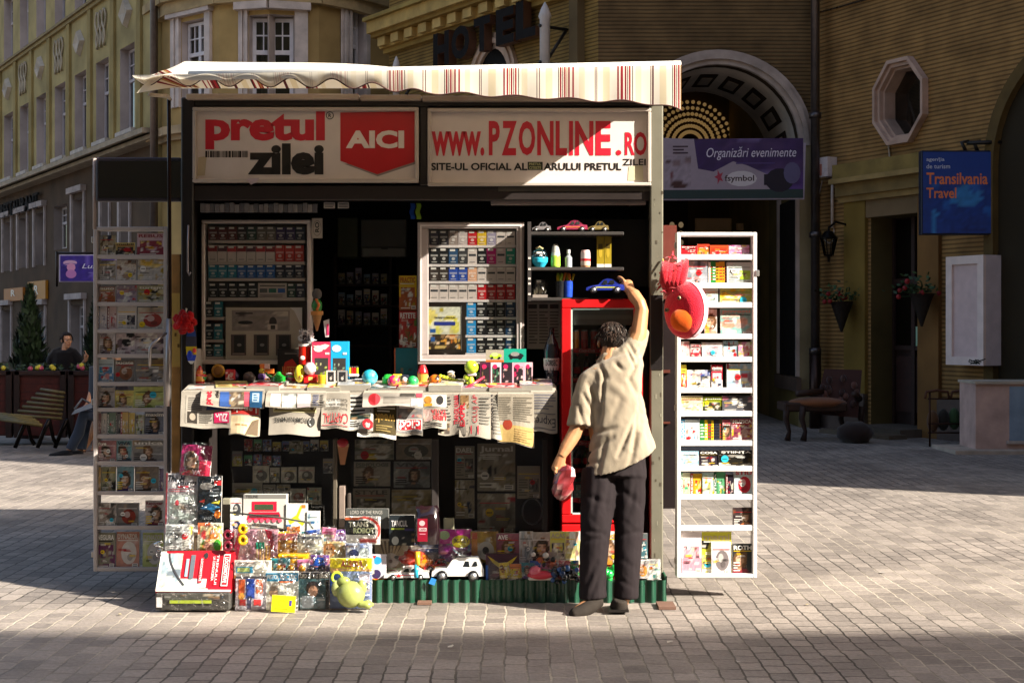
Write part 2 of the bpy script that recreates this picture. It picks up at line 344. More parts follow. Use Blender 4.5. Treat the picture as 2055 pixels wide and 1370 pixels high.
# ---------------------------------------------------------------- printed covers
EPS = .0006
class Face:
    """a printed front: u to the right, v up, drawn in layers a fraction of a millimetre apart"""
    def __init__(s, mb, O, U, W, m='printed'):
        s.mb = mb; s.O = V(O); s.U = V(U); s.W = V(W); s.N = s.U.cross(s.W).normalized(); s.k = 0; s.m = m
    def pt(s, u, v): return s.O + s.U * u + s.W * v + s.N * (EPS * s.k)
    def rect(s, u0, v0, u1, v1, c):
        s.k += 1; s.mb.face([s.pt(u0, v0), s.pt(u1, v0), s.pt(u1, v1), s.pt(u0, v1)], c, s.m)
    def poly(s, pts, c):
        s.k += 1
        for ax, lim, sg in ((0, 0, 1), (0, 1, -1), (1, 0, 1), (1, 1, -1)):       # keep inside the printed area
            out = []
            for i, p in enumerate(pts):
                q = pts[i - 1]; dp, dq = (p[ax] - lim) * sg, (q[ax] - lim) * sg
                if (dp < 0) != (dq < 0): t = dq / (dq - dp); out.append((q[0] + (p[0] - q[0]) * t, q[1] + (p[1] - q[1]) * t))
                if dp >= 0: out.append(p)
            pts = out
        if len(pts) > 2: s.mb.face([s.pt(*p) for p in pts], c, s.m)
    def ell(s, u, v, ru, rv, c, n=14, a0=0): s.poly([(u + ru * math.cos(2 * PI * i / n + a0), v + rv * math.sin(2 * PI * i / n + a0)) for i in range(n)], c)
    def text(s, u0, v0, u1, v1, t, c, bold=.02, rot=0, shear=0.):
        s.k += 1; o = s.N * (EPS * s.k); a = s.O + s.U * u0 + s.W * v0 + o; x = s.U * (u1 - u0); z = s.W * (v1 - v0)
        if rot == 180: a, x, z = a + x + z, -x, -z
        elif rot == 90: a, x, z = a + x, z, -x
        elif rot == 270: a, x, z = a + z, -z, x
        s.mb.text(t, a, x, z, c, s.m, bold, shear)
    def lines(s, u0, v0, u1, v1, n, c, rnd=None):
        s.k += 1; rnd = rnd or random; h = (v1 - v0) / n
        for i in range(n):
            e = u1 - (u1 - u0) * rnd.choice((0, 0, 0, .1, .35)); b = v0 + i * h
            s.mb.face([s.pt(u0, b + h * .25), s.pt(e, b + h * .25), s.pt(e, b + h * .7), s.pt(u0, b + h * .7)], c, s.m)
    def scene(s, u0, v0, u1, v1, cols, seed, n=9, m=9, nb=9, soft=0):
        n, m, nb = int(n * 1.6), int(m * 1.6), int(nb * 2.2)
        """soft patches of colour such as a small printed picture shows"""
        s.k += 1; r = random.Random(seed); cs = [hx(c) for c in cols]
        bl = [(r.uniform(0, 1), r.uniform(0, 1), r.choice((.05, .1, .2)) * r.uniform(.6, 1.3), r.choice((.05, .1, .2)) * r.uniform(.6, 1.3), mixc(r.choice(cs), r.choice(['white', 'black', 'tan', 'cream']), 0 if soft else r.choice((0, 0, .3, .5)))) for _ in range(nb)]
        vs, vc = [], []
        for j in range(m + 1):
            for i in range(n + 1):
                a, b = i / n, j / m; c = cs[0]
                for (x, y, p, q, k) in bl:
                    if ((a - x) / p) ** 2 + ((b - y) / q) ** 2 < 1: c = k
                d = r.uniform(.75, 1.12); vs.append(s.pt(u0 + (u1 - u0) * a, v0 + (v1 - v0) * b)); vc.append(tuple(min(x * d, .9) for x in c))
        s.mb.mesh(vs, [(j * (n + 1) + i, j * (n + 1) + i + 1, (j + 1) * (n + 1) + i + 1, (j + 1) * (n + 1) + i) for j in range(m) for i in range(n)], 'white', s.m, False, vc)
    def portrait(s, u, v, sc, asp, hair, skin, cloth):
        """a soft little printed portrait on a grid of colours"""
        s.k += 1; r = random.Random(int(u * 999 + v * 77 + sc * 31)); n, m = 15, 17; a = asp * sc; bgc = hx(getattr(s, 'bg', 'grey')); tl = r.uniform(-.25, .25)
        u0, u1, v0, v1 = max(0, u - .45 * a), min(1, u + .45 * a), max(0, v - .6 * sc), min(1, v + .36 * sc); vs, vc, on = [], [], []
        for j in range(m + 1):
            for i in range(n + 1):
                x, y = u0 + (u1 - u0) * i / n, v0 + (v1 - v0) * j / m; dx, dy = (x - u) / a, (y - v) / sc; dx += tl * dy; k = 1
                if (dx / .145) ** 2 + ((dy + .02) / .21) ** 2 < 1:
                    c = mixc(skin, 'cream', .35) if dx < .03 else mixc(skin, 'brown', .3)
                    if dy > .12 - .5 * dx * dx: c = hx(hair)
                    elif abs(dy - .04) < .03 and .03 < abs(dx) < .11: c = mixc(c, 'hair', .75)
                    elif abs(dy + .13) < .025 and abs(dx) < .05: c = mixc(c, 'dred', .6)
                elif (dx / .25) ** 2 + ((dy + .04) / .36) ** 2 < 1 and dy > -.3: c = mixc(hair, 'tan', r.uniform(0, .22))
                elif abs(dx) < .08 and dy > -.42: c = mixc(skin, 'brown', .35)
                elif (dx / .44) ** 2 + ((dy + .66) / .36) ** 2 < 1: c = mixc(cloth, 'black', r.uniform(0, .35))
                else: c = bgc; k = 0
                d = r.uniform(.85, 1.1); vs.append(s.pt(x, y)); vc.append(tuple(q * d for q in c)); on.append(k)
        fs = [(j * (n + 1) + i, j * (n + 1) + i + 1, (j + 1) * (n + 1) + i + 1, (j + 1) * (n + 1) + i) for j in range(m) for i in range(n)]
        s.mb.mesh(vs, [f for f in fs if any(on[q] for q in f)], 'white', s.m, False, vc)

def cover(fc, kind, bg, acc, title, seed):
    """a cover in one of a few layouts"""
    r = random.Random(seed); f = fc; asp = f.W.length / max(f.U.length, 1e-6); a2 = r.choice(['white', 'red', 'black', 'yellow', 'navy'])
    f.rect(0, 0, 1, 1, bg); f.bg = bg
    if kind == 'P':
        f.scene(0, 0, 1, 1, [bg, bg, mixc(bg, acc, .3)], seed, 7, 7, 4); f.portrait(.5 + r.uniform(-.12, .15), .5, .95, asp, r.choice(['hair', 'brown', 'black']), 'skin', acc)
        f.lines(.05, .08, .36, .42, 4, r.choice(['white', 'yellow', 'black']), r)
    elif kind == 'S':
        f.scene(.0, .0, 1, .8 if title else 1, [bg, acc, mixc(bg, acc, .5), bg, a2, 'white', mixc(acc, 'black', .4)], seed, 11, 11, 14)
        f.lines(.06, .06, .5, .2, 2, 'white', r)
    elif kind == 'C':
        f.lines(.07, .08, .45, .62, 7, mixc(bg, 'black', .6), r); f.scene(.52, .2, .94, .62, [acc, mixc(acc, 'white', .4), 'grey', 'dgrey'], seed, 6, 6, 6); f.lines(.52, .05, .94, .17, 2, mixc(bg, 'black', .5), r)
    elif kind == 'B':
        f.rect(0, .0, 1, .38, acc); f.scene(.1, .1, .9, .66, [acc, bg, 'white', a2], seed, 7, 7, 8); f.lines(.1, .03, .7, .09, 1, 'white', r)
    elif kind == 'F':
        f.scene(0, 0, 1, 1, [bg, mixc(bg, 'white', .3)], seed, 5, 5, 4); f.ell(.55, .42, .34, .32, acc); f.ell(.48, .5, .14, .14, mixc(acc, 'white', .45)); f.ell(.6, .3, .12, .1, mixc(acc, 'black', .4))
    elif kind == 'V':
        f.rect(.0, 0, .22, 1, acc); f.scene(.3, .1, .95, .7, [bg, acc, a2, 'white'], seed, 6, 8, 8)
    elif kind == 'K':                                   # spines packed side by side
        x = 0.0; i = 0
        cs = [bg, acc, 'white', 'black', 'yellow', acc, 'green']
        while x < .98:
            x2 = min(x + r.uniform(.09, .22), 1); f.k = 2 + i % 2; f.rect(x, 0, x2, r.uniform(.9, 1), r.choice(cs)); f.lines(x + .02, .15, x2 - .02, .8, 5, r.choice(['white', 'black', 'red']), r); x = x2; i += 1
        f.k = 5
    if kind in 'PSCBF':                                  # the small print every cover carries
        f.lines(.06, .74, .94, .79, 1, r.choice(['white', 'black', 'red', 'yellow']), r)
        if r.random() < .6: f.rect(.7, .03, .95, .13, 'white'); f.lines(.73, .04, .92, .12, 2, 'black', r)
        if r.random() < .5: x, y = r.uniform(.15, .8), r.uniform(.2, .65); f.ell(x, y, .11, .11 / asp, r.choice(['red', 'yellow', 'cyan', 'white'])); f.lines(x - .07, y - .03, x + .07, y + .03, 1, 'black', r)
        for _ in range(3): x, y = r.uniform(.05, .6), r.uniform(.15, .68); f.lines(x, y, x + r.uniform(.2, .35), y + .07, 2, r.choice(['white', 'black', 'white', 'yellow', 'red']), r)
    if title:
        tc = 'white' if sum(hx(bg)) < .9 else acc
        if kind == 'V': f.text(.03, .06, .19, .94, title, 'white', .03, 90)
        else: f.rect(0, .8, 1, 1, bg) if kind in 'SB' else None; f.text(.06, .8, .94, .95, title, tc, .03) if len(title) > 3 else f.text(.06, .78, .5, .95, title, tc, .03)

def card(name, label, cat, r, Y, th=.012, tilt=0., cov=None, side='white', group=None, m='printed', draw=None, lean=0.):
    """a flat printed thing; r photo rectangle of its front at distance Y; tilt leans it back; lean turns it in its own plane"""
    mb = MB(); a = P(r[0], r[3], Y); b = P(r[2], r[1], Y); w, h = b.x - a.x, b.z - a.z
    U = V((w * math.cos(lean), 0, w * math.sin(lean))); W = V((-math.sin(lean) * math.cos(tilt), math.sin(tilt), math.cos(lean) * math.cos(tilt))) * h
    B = U.cross(W).normalized() * -th
    mb.hexa([a, a + U, a + U + W, a + W, a + B, a + U + B, a + U + W + B, a + W + B], side, m)
    fc = Face(mb, a, U, W, m)
    if draw: draw(fc)
    elif cov: cover(fc, *cov)
    return tag(mb.build(name), label, cat, group)
ORD = ['first', 'second', 'third', 'fourth', 'fifth', 'sixth', 'seventh', 'eighth', 'ninth', 'tenth', 'eleventh', 'twelfth']

class Wall:
    """a vertical wall plane: s runs along it, z up, off towards the viewer"""
    def __init__(s, A, B):
        s.A = V((A[0], A[1], 0)); d = V((B[0] - A[0], B[1] - A[1], 0)); s.L = d.length; s.d = d.normalized(); s.n = V((s.d.y, -s.d.x, 0))
        if s.n.dot(-s.A) < 0: s.n = -s.n
    def at(s, u, z, off=0.): p = s.A + s.d * u + s.n * off; return V((p.x, p.y, z))
    def px(s, px, py):
        k = (px - CX) / F; # ray (k,1): A + d u = t (k,1)
        det = s.d.x * -1 + s.d.y * k; u = (-s.A.x * -1 + -s.A.y * k) / det
        p = s.A + s.d * u; return u, EYE + (CY - py) * p.y / F
    def box(s, mb, u0, z0, u1, z1, o0, o1, c, m='paint'):
        a = [s.at(u0, z0, o1), s.at(u1, z0, o1), s.at(u1, z1, o1), s.at(u0, z1, o1), s.at(u0, z0, o0), s.at(u1, z0, o0), s.at(u1, z1, o0), s.at(u0, z1, o0)]
        if s.d.cross(V((0, 0, 1))).dot(s.n) < 0: a = [a[i] for i in (1, 0, 3, 2, 5, 4, 7, 6)]
        mb.hexa(a, c, m)
    def holes(s, mb, u0, u1, z0, z1, hs, dep, c, m, rc=None):
        us = sorted({u0, u1, *[h[0] for h in hs], *[h[2] for h in hs]}); zs = sorted({z0, z1, *[h[1] for h in hs], *[h[3] for h in hs]})
        us = [u for u in us if u0 <= u <= u1]; zs = [z for z in zs if z0 <= z <= z1]
        for i in range(len(us) - 1):
            for j in range(len(zs) - 1):
                a, b = (us[i] + us[i + 1]) / 2, (zs[j] + zs[j + 1]) / 2
                if any(h[0] < a < h[2] and h[1] < b < h[3] for h in hs): continue
                mb.face([s.at(us[i], zs[j]), s.at(us[i + 1], zs[j]), s.at(us[i + 1], zs[j + 1]), s.at(us[i], zs[j + 1])], c, m)
        for (a, b, e, g) in hs:
            for (p, q) in (((a, b), (a, g)), ((e, b), (e, g)), ((a, b), (e, b)), ((a, g), (e, g))):
                mb.face([s.at(*p), s.at(*q), s.at(*q, -dep), s.at(*p, -dep)], rc or c, 'plaster')
# ================================================================ ground and sky-side setting
g = MB(); g.face([(-90, -60, 0), (90, -60, 0), (90, 120, 0), (-90, 120, 0)], 'grey', 'setts')
struct(g.build('ground', origin=(0, 0, 0)))

OLIVE = '9a8656'; OLIVE2 = 'aa9868'; BROWN = '5a4838'; TRIM = 'b09c84'; PALE = 'd0c0b4'
def frame_window(W, par, u0, z0, u1, z1, off, cols=2, rows=((.62, 2),), fr='ded6d0', fw=.06, glass='darkglass', back='3a3834'):
    """casement: frame (> pane) set at depth off"""
    mb = MB(); t = .05
    for (a, b, c, d) in ((u0, z0, u0 + fw, z1), (u1 - fw, z0, u1, z1), (u0 + fw, z0, u1 - fw, z0 + fw), (u0 + fw, z1 - fw, u1 - fw, z1)): W.box(mb, a, b, c, d, off, off + t, fr)
    h = z1 - z0; w_ = u1 - u0; tz = z0 + h * rows[0][0]
    W.box(mb, u0 + fw, tz - fw * .6, u1 - fw, tz + fw * .6, off, off + t + .012, fr)
    um = (u0 + u1) / 2
    W.box(mb, um - fw * .6, z0 + fw, um + fw * .6, tz - fw * .6, off, off + t - .003, fr); W.box(mb, um - fw * .6, tz + fw * .6, um + fw * .6, z1 - fw, off, off + t - .003, fr)
    if rows[0][1] > 1:
        zz = (tz + z1) / 2
        for a, b in ((u0 + fw, um - fw * .6), (um + fw * .6, u1 - fw)):
            W.box(mb, a, zz - .015, b, zz + .015, off, off + t - .01, fr)
            c = (a + b) / 2; W.box(mb, c - .013, tz + fw * .6, c + .013, z1 - fw, off, off + t - .012, fr)
    wd = mb.build('window', par)
    p = MB(); p.face([W.at(u0, z0, off + .01), W.at(u1, z0, off + .01), W.at(u1, z1, off + .01), W.at(u0, z1, off + .01)], 'white', glass); p.build('pane', wd)
    q = MB(); r = random.Random(int(u0 * 100) + int(z0 * 10)); c0 = hx(back)
    q.face([W.at(u0, z0, off - .25), W.at(u1, z0, off - .25), W.at(u1, z1, off - .25), W.at(u0, z1, off - .25)], back, 'matte')
    if r.random() < .75:                                  # a curtain behind the glass
        k = 9; ua, ub = (u0, u0 + w_ * .42) if r.random() < .5 else (u0 + w_ * .5, u1)
        for i in range(k):
            a, b = ua + (ub - ua) * i / k, ua + (ub - ua) * (i + 1) / k; o = off - .12 + .03 * (i % 2)
            q.face([W.at(a, z0, o), W.at(b, z0, off - .15 + .03 * ((i + 1) % 2)), W.at(b, z1, off - .15 + .03 * ((i + 1) % 2)), W.at(a, z1, o)], r.choice(['8a8074', '7c7468', '908a80']), 'fabric')
    q.build('curtain', wd)
    return wd

# ================================================================ long facade on the left
WL = Wall((-26.4, 63.0), (-8.22, 33.0))
lb = thing('tenement_building', 'long olive tenement facade at the left with diamond and lattice ornaments above tall windows', 'building', (-17, 48, 0))
u_end = WL.L
fl1 = [(8, 26), (40, 57), (73, 92), (110, 131), (150, 173), (193, 218), (241, 270)]
us = [(WL.px(a, 200)[0], WL.px(b, 200)[0]) for a, b in fl1]
pitch = (us[-1][0] - us[0][0]) / 6
us = [(us[0][0] - pitch * k, us[0][1] - pitch * k) for k in (4, 3, 2, 1)] + us
zt = WL.px(161, 146)[1]; zb = WL.px(161, 300)[1]; zs = WL.px(100, 68)[1]; zs2 = WL.px(100, 78)[1]
zc1 = WL.px(100, 338)[1]; zc0 = WL.px(100, 352)[1]
zu = zs + (zt - zb) * 1.05
mb = MB()
hs = [(a, zb, b, zt) for a, b in us] + [(a, zs + .02, b, zu) for a, b in us]
WL.holes(mb, 0, u_end, zc1, 24, hs, .32, OLIVE2, 'plaster', 'b8a8a0')
mb.face([WL.at(u_end, 0), WL.at(u_end, 24), WL.at(u_end, 24, -14), WL.at(u_end, 0, -14)], OLIVE2, 'plaster')
mb.face([WL.at(0, 24), WL.at(u_end, 24), WL.at(u_end, 24, -14), WL.at(0, 24, -14)], BROWN, 'plaster')
mb.build('wall', lb)
mb = MB()
low = [(8, 24, 446, 543, 1), (38, 56, 437, 537, 1), (71, 91, 427, 531, 1), (108, 134, 412, 500, 0), (147, 170, 398, 515, 1), (205, 221, 385, 500, 1), (243, 262, 372, 490, 1)]
grd = [(5, 24, 622, 725, 1), (70, 92, 622, 725, 1), (143, 171, 612, 725, 1)]
lh = []
RO = -.35
WLb = Wall(WL.at(0, 0, RO)[:2], WL.at(u_end, 0, RO)[:2])
for (a, b, t, bt, _) in low + grd: lh.append((WLb.px(a, t)[0], WLb.px((a + b) / 2, bt)[1], WLb.px(b, t)[0], WLb.px((a + b) / 2, t)[1]))
WLb.holes(mb, 0, u_end, 0, zc0, lh, .35, BROWN, 'plaster', '9a8c84'); mb.build('lower_wall', lb)
mb = MB()
for k, (a, b, c) in enumerate(((zc0, zc0 + .12, .05), (zc0 + .12, zc1 - .1, .16), (zc1 - .1, zc1 + .02, .26))): WL.box(mb, -.1, a, u_end + .1, b, RO - .05, c, 'a8967e', 'stone')
mb.build('cornice', lb)
mb = MB(); WL.box(mb, 0, zs2, u_end, zs - .05, .002, .09, 'a08c60', 'stone'); WL.box(mb, 0, zs - .05, u_end, zs + .02, .002, .16, '8e7c58', 'stone')
mb.build('string_course', lb)
mb = MB(); pz = [(us[i][1] + us[i + 1][0]) / 2 for i in range(len(us) - 1)] + [us[-1][1] + .5]
for u in pz:
    WL.box(mb, u - .16, zc1 + .03, u + .16, zs2 - .003, .002, .07, OLIVE, 'plaster')
mb.build('pilasters', lb)
zo0, zo1 = WL.px(161, 122)[1], WL.px(161, 52)[1]; zm = (zo0 + zo1) / 2
for i, (a, b) in enumerate(us):
    mb = MB(); um = (a + b) / 2; hw = (b - a) * .5
    if (i + 1) % 2:                                     # diamond with a boss
        q = [(um - hw * .75, zm), (um, zo0 + .1), (um + hw * .75, zm), (um, zo1 - .1)]
        mb.mesh([WL.at(x, z, .003) for x, z in q] + [WL.at(um + (x - um) * .8, zm + (z - zm) * .8, .12) for x, z in q] + [WL.at(um, zm, .06)], [(0, 1, 5, 4), (1, 2, 6, 5), (2, 3, 7, 6), (3, 0, 4, 7), (4, 5, 8), (5, 6, 8), (6, 7, 8), (7, 4, 8)], 'b8aa98', 'stone', False)
        mb.build('diamond_ornament', lb)
    else:                                               # interlaced strips
        for k in range(3):
            for s_ in (-1, 1):
                pts = [WL.at(um + hw * (-.55 + .55 * k) + s_ * hw * .22 * math.sin(t * PI * 2.0), zo0 + (zo1 - zo0) * t, .05 + .012 * s_) for t in [j / 12 for j in range(13)]]
                mb.tube(pts, .028, 'b8aa94', 'stone', 5)
        mb.build('lattice_ornament', lb)
for a, b in us:
    if b > WL.px(-20, 300)[0]:
        frame_window(WL, lb, a + .02, zb + .02, b - .02, zt - .02, -.26, fr='b8aeb0'); frame_window(WL, lb, a + .02, zs + .05, b - .02, zu - .02, -.26, fr='b8aeb0')
        m_ = MB(); WL.box(m_, a - .04, zb - .1, b + .1, zb - .002, .003, .12, 'c0b4a8', 'stone'); m_.build('sill', lb)
for (a, b, t, bt, k), h in zip(low + grd, lh):
    wd = frame_window(WLb, lb, h[0] + .02, h[1] + .02, h[2] - .02, h[3] - .02, -.28, fr='c0b4b0')
    if k:
        m_ = MB(); w_ = .16
        WLb.box(m_, h[0] - w_, h[1] - .05, h[0], h[3] + w_, .003, .06, 'b4a49c', 'stone'); WLb.box(m_, h[2], h[1] - .05, h[2] + w_ * .6, h[3] + w_, .003, .06, 'b4a49c', 'stone')
        WLb.box(m_, h[0] - w_ * 1.2, h[3] + w_, h[2] + w_, h[3] + w_ + .16, .003, .16, 'b4a49c', 'stone'); m_.build('surround', lb)
ls = MB(); ua = WLb.px(10, 420)[0]; ub = WLb.px(86, 395)[0]
zl = WLb.px(48, 428)[1]; zh = WLb.px(48, 398)[1]
for off in (.10, .12, .14, .16): ls.text('RESTAURANT', WLb.at(ua, zl, off), WLb.at(ub, zl, off) - WLb.at(ua, zl, off), V((0, 0, zh - zl)), '1a1512' if off < .16 else '2a2420', 'matte', .01)
for k in range(6): WLb.box(ls, ua + (ub - ua) * k / 6 + .12, zl + .1, ua + (ub - ua) * k / 6 + .15, zl + .14, .003, .12, 'black')
tag(ls.build('sign_lettering'), 'dark raised lettering fixed to the brown ground storey of the long left facade', 'sign')

# ================================================================ bowed corner building in the middle
bb = thing('bay_building', 'tan building with a bowed bay and white multi-pane windows rising behind the awning', 'building', (-5, 32, 0))
fp = []
for px_, y_ in ((312, 33.6), (345, 32.4), (440, 31.3), (540, 31.0), (640, 31.3), (700, 31.9), (800, 33.4)): fp.append(((px_ - CX) * y_ / F, y_))
FW = [Wall(fp[i], fp[i + 1]) for i in range(6)]
holes = {1: [(365, 415, 40, 215)], 2: [(500, 539.9, 30, 215)], 3: [(540.1, 591, 30, 215)], 5: [(703, 730, 12, 215)]}
mb = MB(); z_b = 0
for i, W in enumerate(FW):
    hh = []
    for (a, b, t, bt) in holes.get(i, []): hh.append((W.px(a, t)[0], W.px(a, bt)[1], W.px(b, t)[0], W.px((a + b) / 2, t)[1]))
    holes[i] = hh
    # openings: centre bay is split over two facets
    W.holes(mb, 0, W.L, z_b, 22, hh, .3, 'b0925e', 'plaster', 'c4b4ac')
mb.build('wall', bb)
zband = FW[1].px(360, 258)[1]
for i, W in enumerate(FW):
    mb = MB(); e = .03
    W.box(mb, -e, zband - .14, W.L + e, zband + .04, .002, .22 + .002 * i, 'b49a78', 'stone'); W.box(mb, -e, zband - .26, W.L + e, zband - .142, .002, .1 + .002 * i, 'a48a68', 'stone')
    mb.build('ledge', bb); mb = MB(); z2 = FW[3].px(545, 14)[1]; W.box(mb, -e, z2 + .1, W.L + e, z2 + .35, .002, .18 + .002 * i, 'b09870', 'stone'); W.box(mb, -e, z2 + .35, W.L + e, z2 + .55, .002, .3 + .002 * i, 'a89068', 'stone')
    mb.build('cornice', bb)
Wc = Wall((fp[2][0], 31.28), (fp[4][0], 31.28))
for W, h in ((FW[1], holes[1][0]), (FW[5], holes[5][0])):
    frame_window(W, bb, h[0] + .02, h[1], h[2] - .02, h[3] - .03, -.2, fr='d8d0d0', fw=.07)
# centre window spans the two shallow facets
h2, h3 = holes[2][0], holes[3][0]
pa = FW[2].at(h2[0], 0, -.1); pb = FW[3].at(h3[2], 0, -.1); Wm = Wall(pa[:2], pb[:2])
frame_window(Wm, bb, .02, h2[1], Wm.L - .02, h2[3] - .03, -.12, fr='d8d0d0', fw=.08)
for (W, a, b, t) in ((FW[1], 345, 426, 30), (FW[5], 684, 738, 4)):
    mb = MB(); ua, zt_ = W.px(a, t); ub = W.px(b, t)[0]; h = holes[1][0] if W is FW[1] else holes[5][0]
    for k in range(4): W.box(mb, ua + (h[0] - ua) * k / 4, h[1], ua + (h[0] - ua) * (k + .8) / 4, h[3] + .1, .002, .05 + .03 * (k % 2), 'ccbcb2', 'stone')
    W.box(mb, h[2], h[1], ub, h[3] + .1, .002, .08, 'ccbcb2', 'stone'); W.box(mb, ua - .05, h[3] + .1, ub + .05, h[3] + .24, .002, .16, 'ccbcb2', 'stone'); mb.build('surround', bb)
mb = MB(); u0 = FW[2].px(480, 30)[0]; u1 = FW[3].px(617, 30)[0]
for k in range(4): FW[2].box(mb, u0 + (h2[0] - u0) * k / 4, h2[1], u0 + (h2[0] - u0) * (k + .8) / 4, h2[3] + .1, .002, .05 + .03 * (k % 2), 'ccbcb2', 'stone')
FW[3].box(mb, h3[2], h3[1], u1, h3[3] + .1, .002, .08, 'ccbcb2', 'stone')
FW[2].box(mb, u0 - .05, h2[3] + .1, FW[2].L + .02, h2[3] + .26, .002, .19, 'ccbcb2', 'stone'); FW[3].box(mb, -.02, h2[3] + .1, u1 + .05, h2[3] + .26, .002, .187, 'ccbcb2', 'stone'); mb.build('surround', bb)
# rain pipe in the corner between the two houses
dp = MB(); a = P(309, 300, 32.6); dp.tube([(a.x, 32.6, 0), (a.x, 32.6, 20)], .09, '6a5e58', 'metal', 10)
for z in (2, 4.6, 7.2, 9.8): dp.tube([(a.x, 32.6, z), (a.x, 32.6, z + .12)], .115, '5a504c', 'metal', 10)
tag(dp.build('drainpipe'), 'brown metal drainpipe in the corner between the long left facade and the bowed building', 'drainpipe')

# ================================================================ hotel: three walls round the passage
A_, B_, C_, D_ = (-2.6, 30.6), (1.47, 24.65), (5.2, 24.65), (11.9, 11.1)
W1, W2, W3 = Wall(A_, B_), Wall(B_, C_), Wall(C_, D_)
hb = thing('hotel_building', 'olive ribbed-brick hotel with an arched passage, octagonal window and dark doorway', 'building', (4, 26, 0))
HT = 26
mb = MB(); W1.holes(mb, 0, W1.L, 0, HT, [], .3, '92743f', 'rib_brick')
mb.face([W1.at(0, 0), W1.at(0, HT), W1.at(0, HT, -8), W1.at(0, 0, -8)], OLIVE, 'plaster'); mb.build('left_wall', hb)
# cornice over the lettering
mb = MB(); zk = W1.px(900, 72)[1]; u0 = 0
for k, (a, b, o) in enumerate(((0, .09, .12), (.09, .30, .22), (.30, .38, .42), (.38, .62, .52), (.62, .70, .62))): W1.box(mb, -.05, zk + a, W1.L, zk + b, .002, o, ['a08448', 'b89654', '96783e', 'c0a060', '9a8248'][k], 'stone')
for k in range(13):
    u = .1 + k * W1.L / 13; W1.box(mb, u, zk + .11, u + .3, zk + .29, .2, .34, 'c8a868', 'stone')
mb.build('cornice', hb)
mb = MB(); ca = W1.px(993, 175); ro = (W1.px(1040, 175)[0] - W1.px(946, 175)[0]) / 2
for (r0, r1, o) in ((.72, .82, .07), (.82, .92, .12), (.92, 1.02, .08)):
    for i in range(16):
        t0, t1 = PI * i / 16, PI * (i + 1) / 16
        q = [(ca[0] + ro * r * math.cos(t), ca[1] + ro * r * 1.25 * math.sin(t)) for r, t in ((r0, t0), (r1, t0), (r1, t1), (r0, t1))]
        mb.hexa([W1.at(*p, o) for p in q] + [W1.at(*p, .001) for p in q], 'c8aa92', 'stone')
mb.build('arch_moulding', hb)
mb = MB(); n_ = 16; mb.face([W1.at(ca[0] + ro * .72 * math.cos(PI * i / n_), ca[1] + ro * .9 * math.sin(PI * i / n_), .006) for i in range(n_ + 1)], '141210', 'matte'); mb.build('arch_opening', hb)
mb = MB(); u = W1.px(1165, 60)[0]; W1.box(mb, u - .12, 0, u + .12, HT, .002, .16, '6e5c40', 'plaster'); mb.build('corner_pilaster', hb)
# passage wall with its round arch
cx, cz, r0 = 3.5, 4.78, 1.40
mb = MB()
def arch_pts(r, n=24): return [(cx + r * math.cos(PI - PI * i / n), cz + r * math.sin(PI - PI * i / n)) for i in range(n + 1)]
ap = arch_pts(r0); yb = 24.65
x0, x1 = B_[0], C_[0]
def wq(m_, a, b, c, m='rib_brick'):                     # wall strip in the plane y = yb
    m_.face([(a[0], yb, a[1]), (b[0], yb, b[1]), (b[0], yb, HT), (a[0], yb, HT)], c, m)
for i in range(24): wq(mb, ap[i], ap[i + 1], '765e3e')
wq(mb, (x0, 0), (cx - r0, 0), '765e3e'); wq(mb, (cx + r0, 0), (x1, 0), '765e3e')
mb.build('passage_wall', hb)
mb = MB()
for (ra, rb, o) in ((1.385, 1.47, .10), (1.47, 1.55, .15), (1.55, 1.63, .11)):
    pa, pb = arch_pts(ra), arch_pts(rb)
    for i in range(24):
        q = [pa[i], pa[i + 1], pb[i + 1], pb[i]]
        mb.hexa([(x, yb - o, z) for x, z in q] + [(x, yb + .001, z) for x, z in q], 'b0a096', 'stone')
for (xa, xb) in ((cx - 1.63, cx - 1.385), (cx + 1.385, cx + 1.63)): mb.box((xa, yb - .12, 0), (xb, yb + .001, cz), '8c7c5c', 'plaster')
mb.build('arch_moulding', hb)
mb = MB()                                              # barrel vault and side walls of the passage
for (ya, ye, c) in ((yb, yb + .3, '3c3024'), (yb + .3, yb + 2.9, 'd0c4b8')):  # front strip coloured dark to paint in the soffit's shadow
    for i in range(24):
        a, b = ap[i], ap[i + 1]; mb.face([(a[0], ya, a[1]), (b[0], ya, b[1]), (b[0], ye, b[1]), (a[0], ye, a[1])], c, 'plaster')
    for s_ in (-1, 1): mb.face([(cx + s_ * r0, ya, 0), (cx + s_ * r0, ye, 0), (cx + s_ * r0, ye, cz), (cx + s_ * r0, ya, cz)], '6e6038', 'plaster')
for s_ in (-1, 1): mb.face([(cx + s_ * r0, yb + 2.9, 0), (cx + s_ * r0, yb + 8, 0), (cx + s_ * r0, yb + 8, 14), (cx + s_ * r0, yb + 2.9, 14)], '8a7444', 'plaster')
mb.build('vault', hb)
mb = MB()
for k in range(9):
    t = PI * (k + .5) / 9
    for (hw, ye, r_, c) in ((.115, (.95, 2.25), .012, '33261e'), (.07, (1.25, 1.95), .03, 'a09488')):
        a, b = t - hw, t + hw; r = r0 - r_
        mb.hexa([(cx + r * math.cos(q), yb + y, cz + r * math.sin(q)) for q, y in ((a, ye[0]), (b, ye[0]), (b, ye[1]), (a, ye[1]))] + [(cx + r0 * math.cos(q), yb + y, cz + r0 * math.sin(q)) for q, y in ((a, ye[0]), (b, ye[0]), (b, ye[1]), (a, ye[1]))], c, 'plaster')
mb.build('coffers', hb)
mb = MB(); ye = yb + 8                                  # far end: round lattice over a dark door
mb.face([(x0, ye, 0), (x1, ye, 0), (x1, ye, 8), (x0, ye, 8)], '6a5236', 'plaster'); mb.build('passage_end', hb)
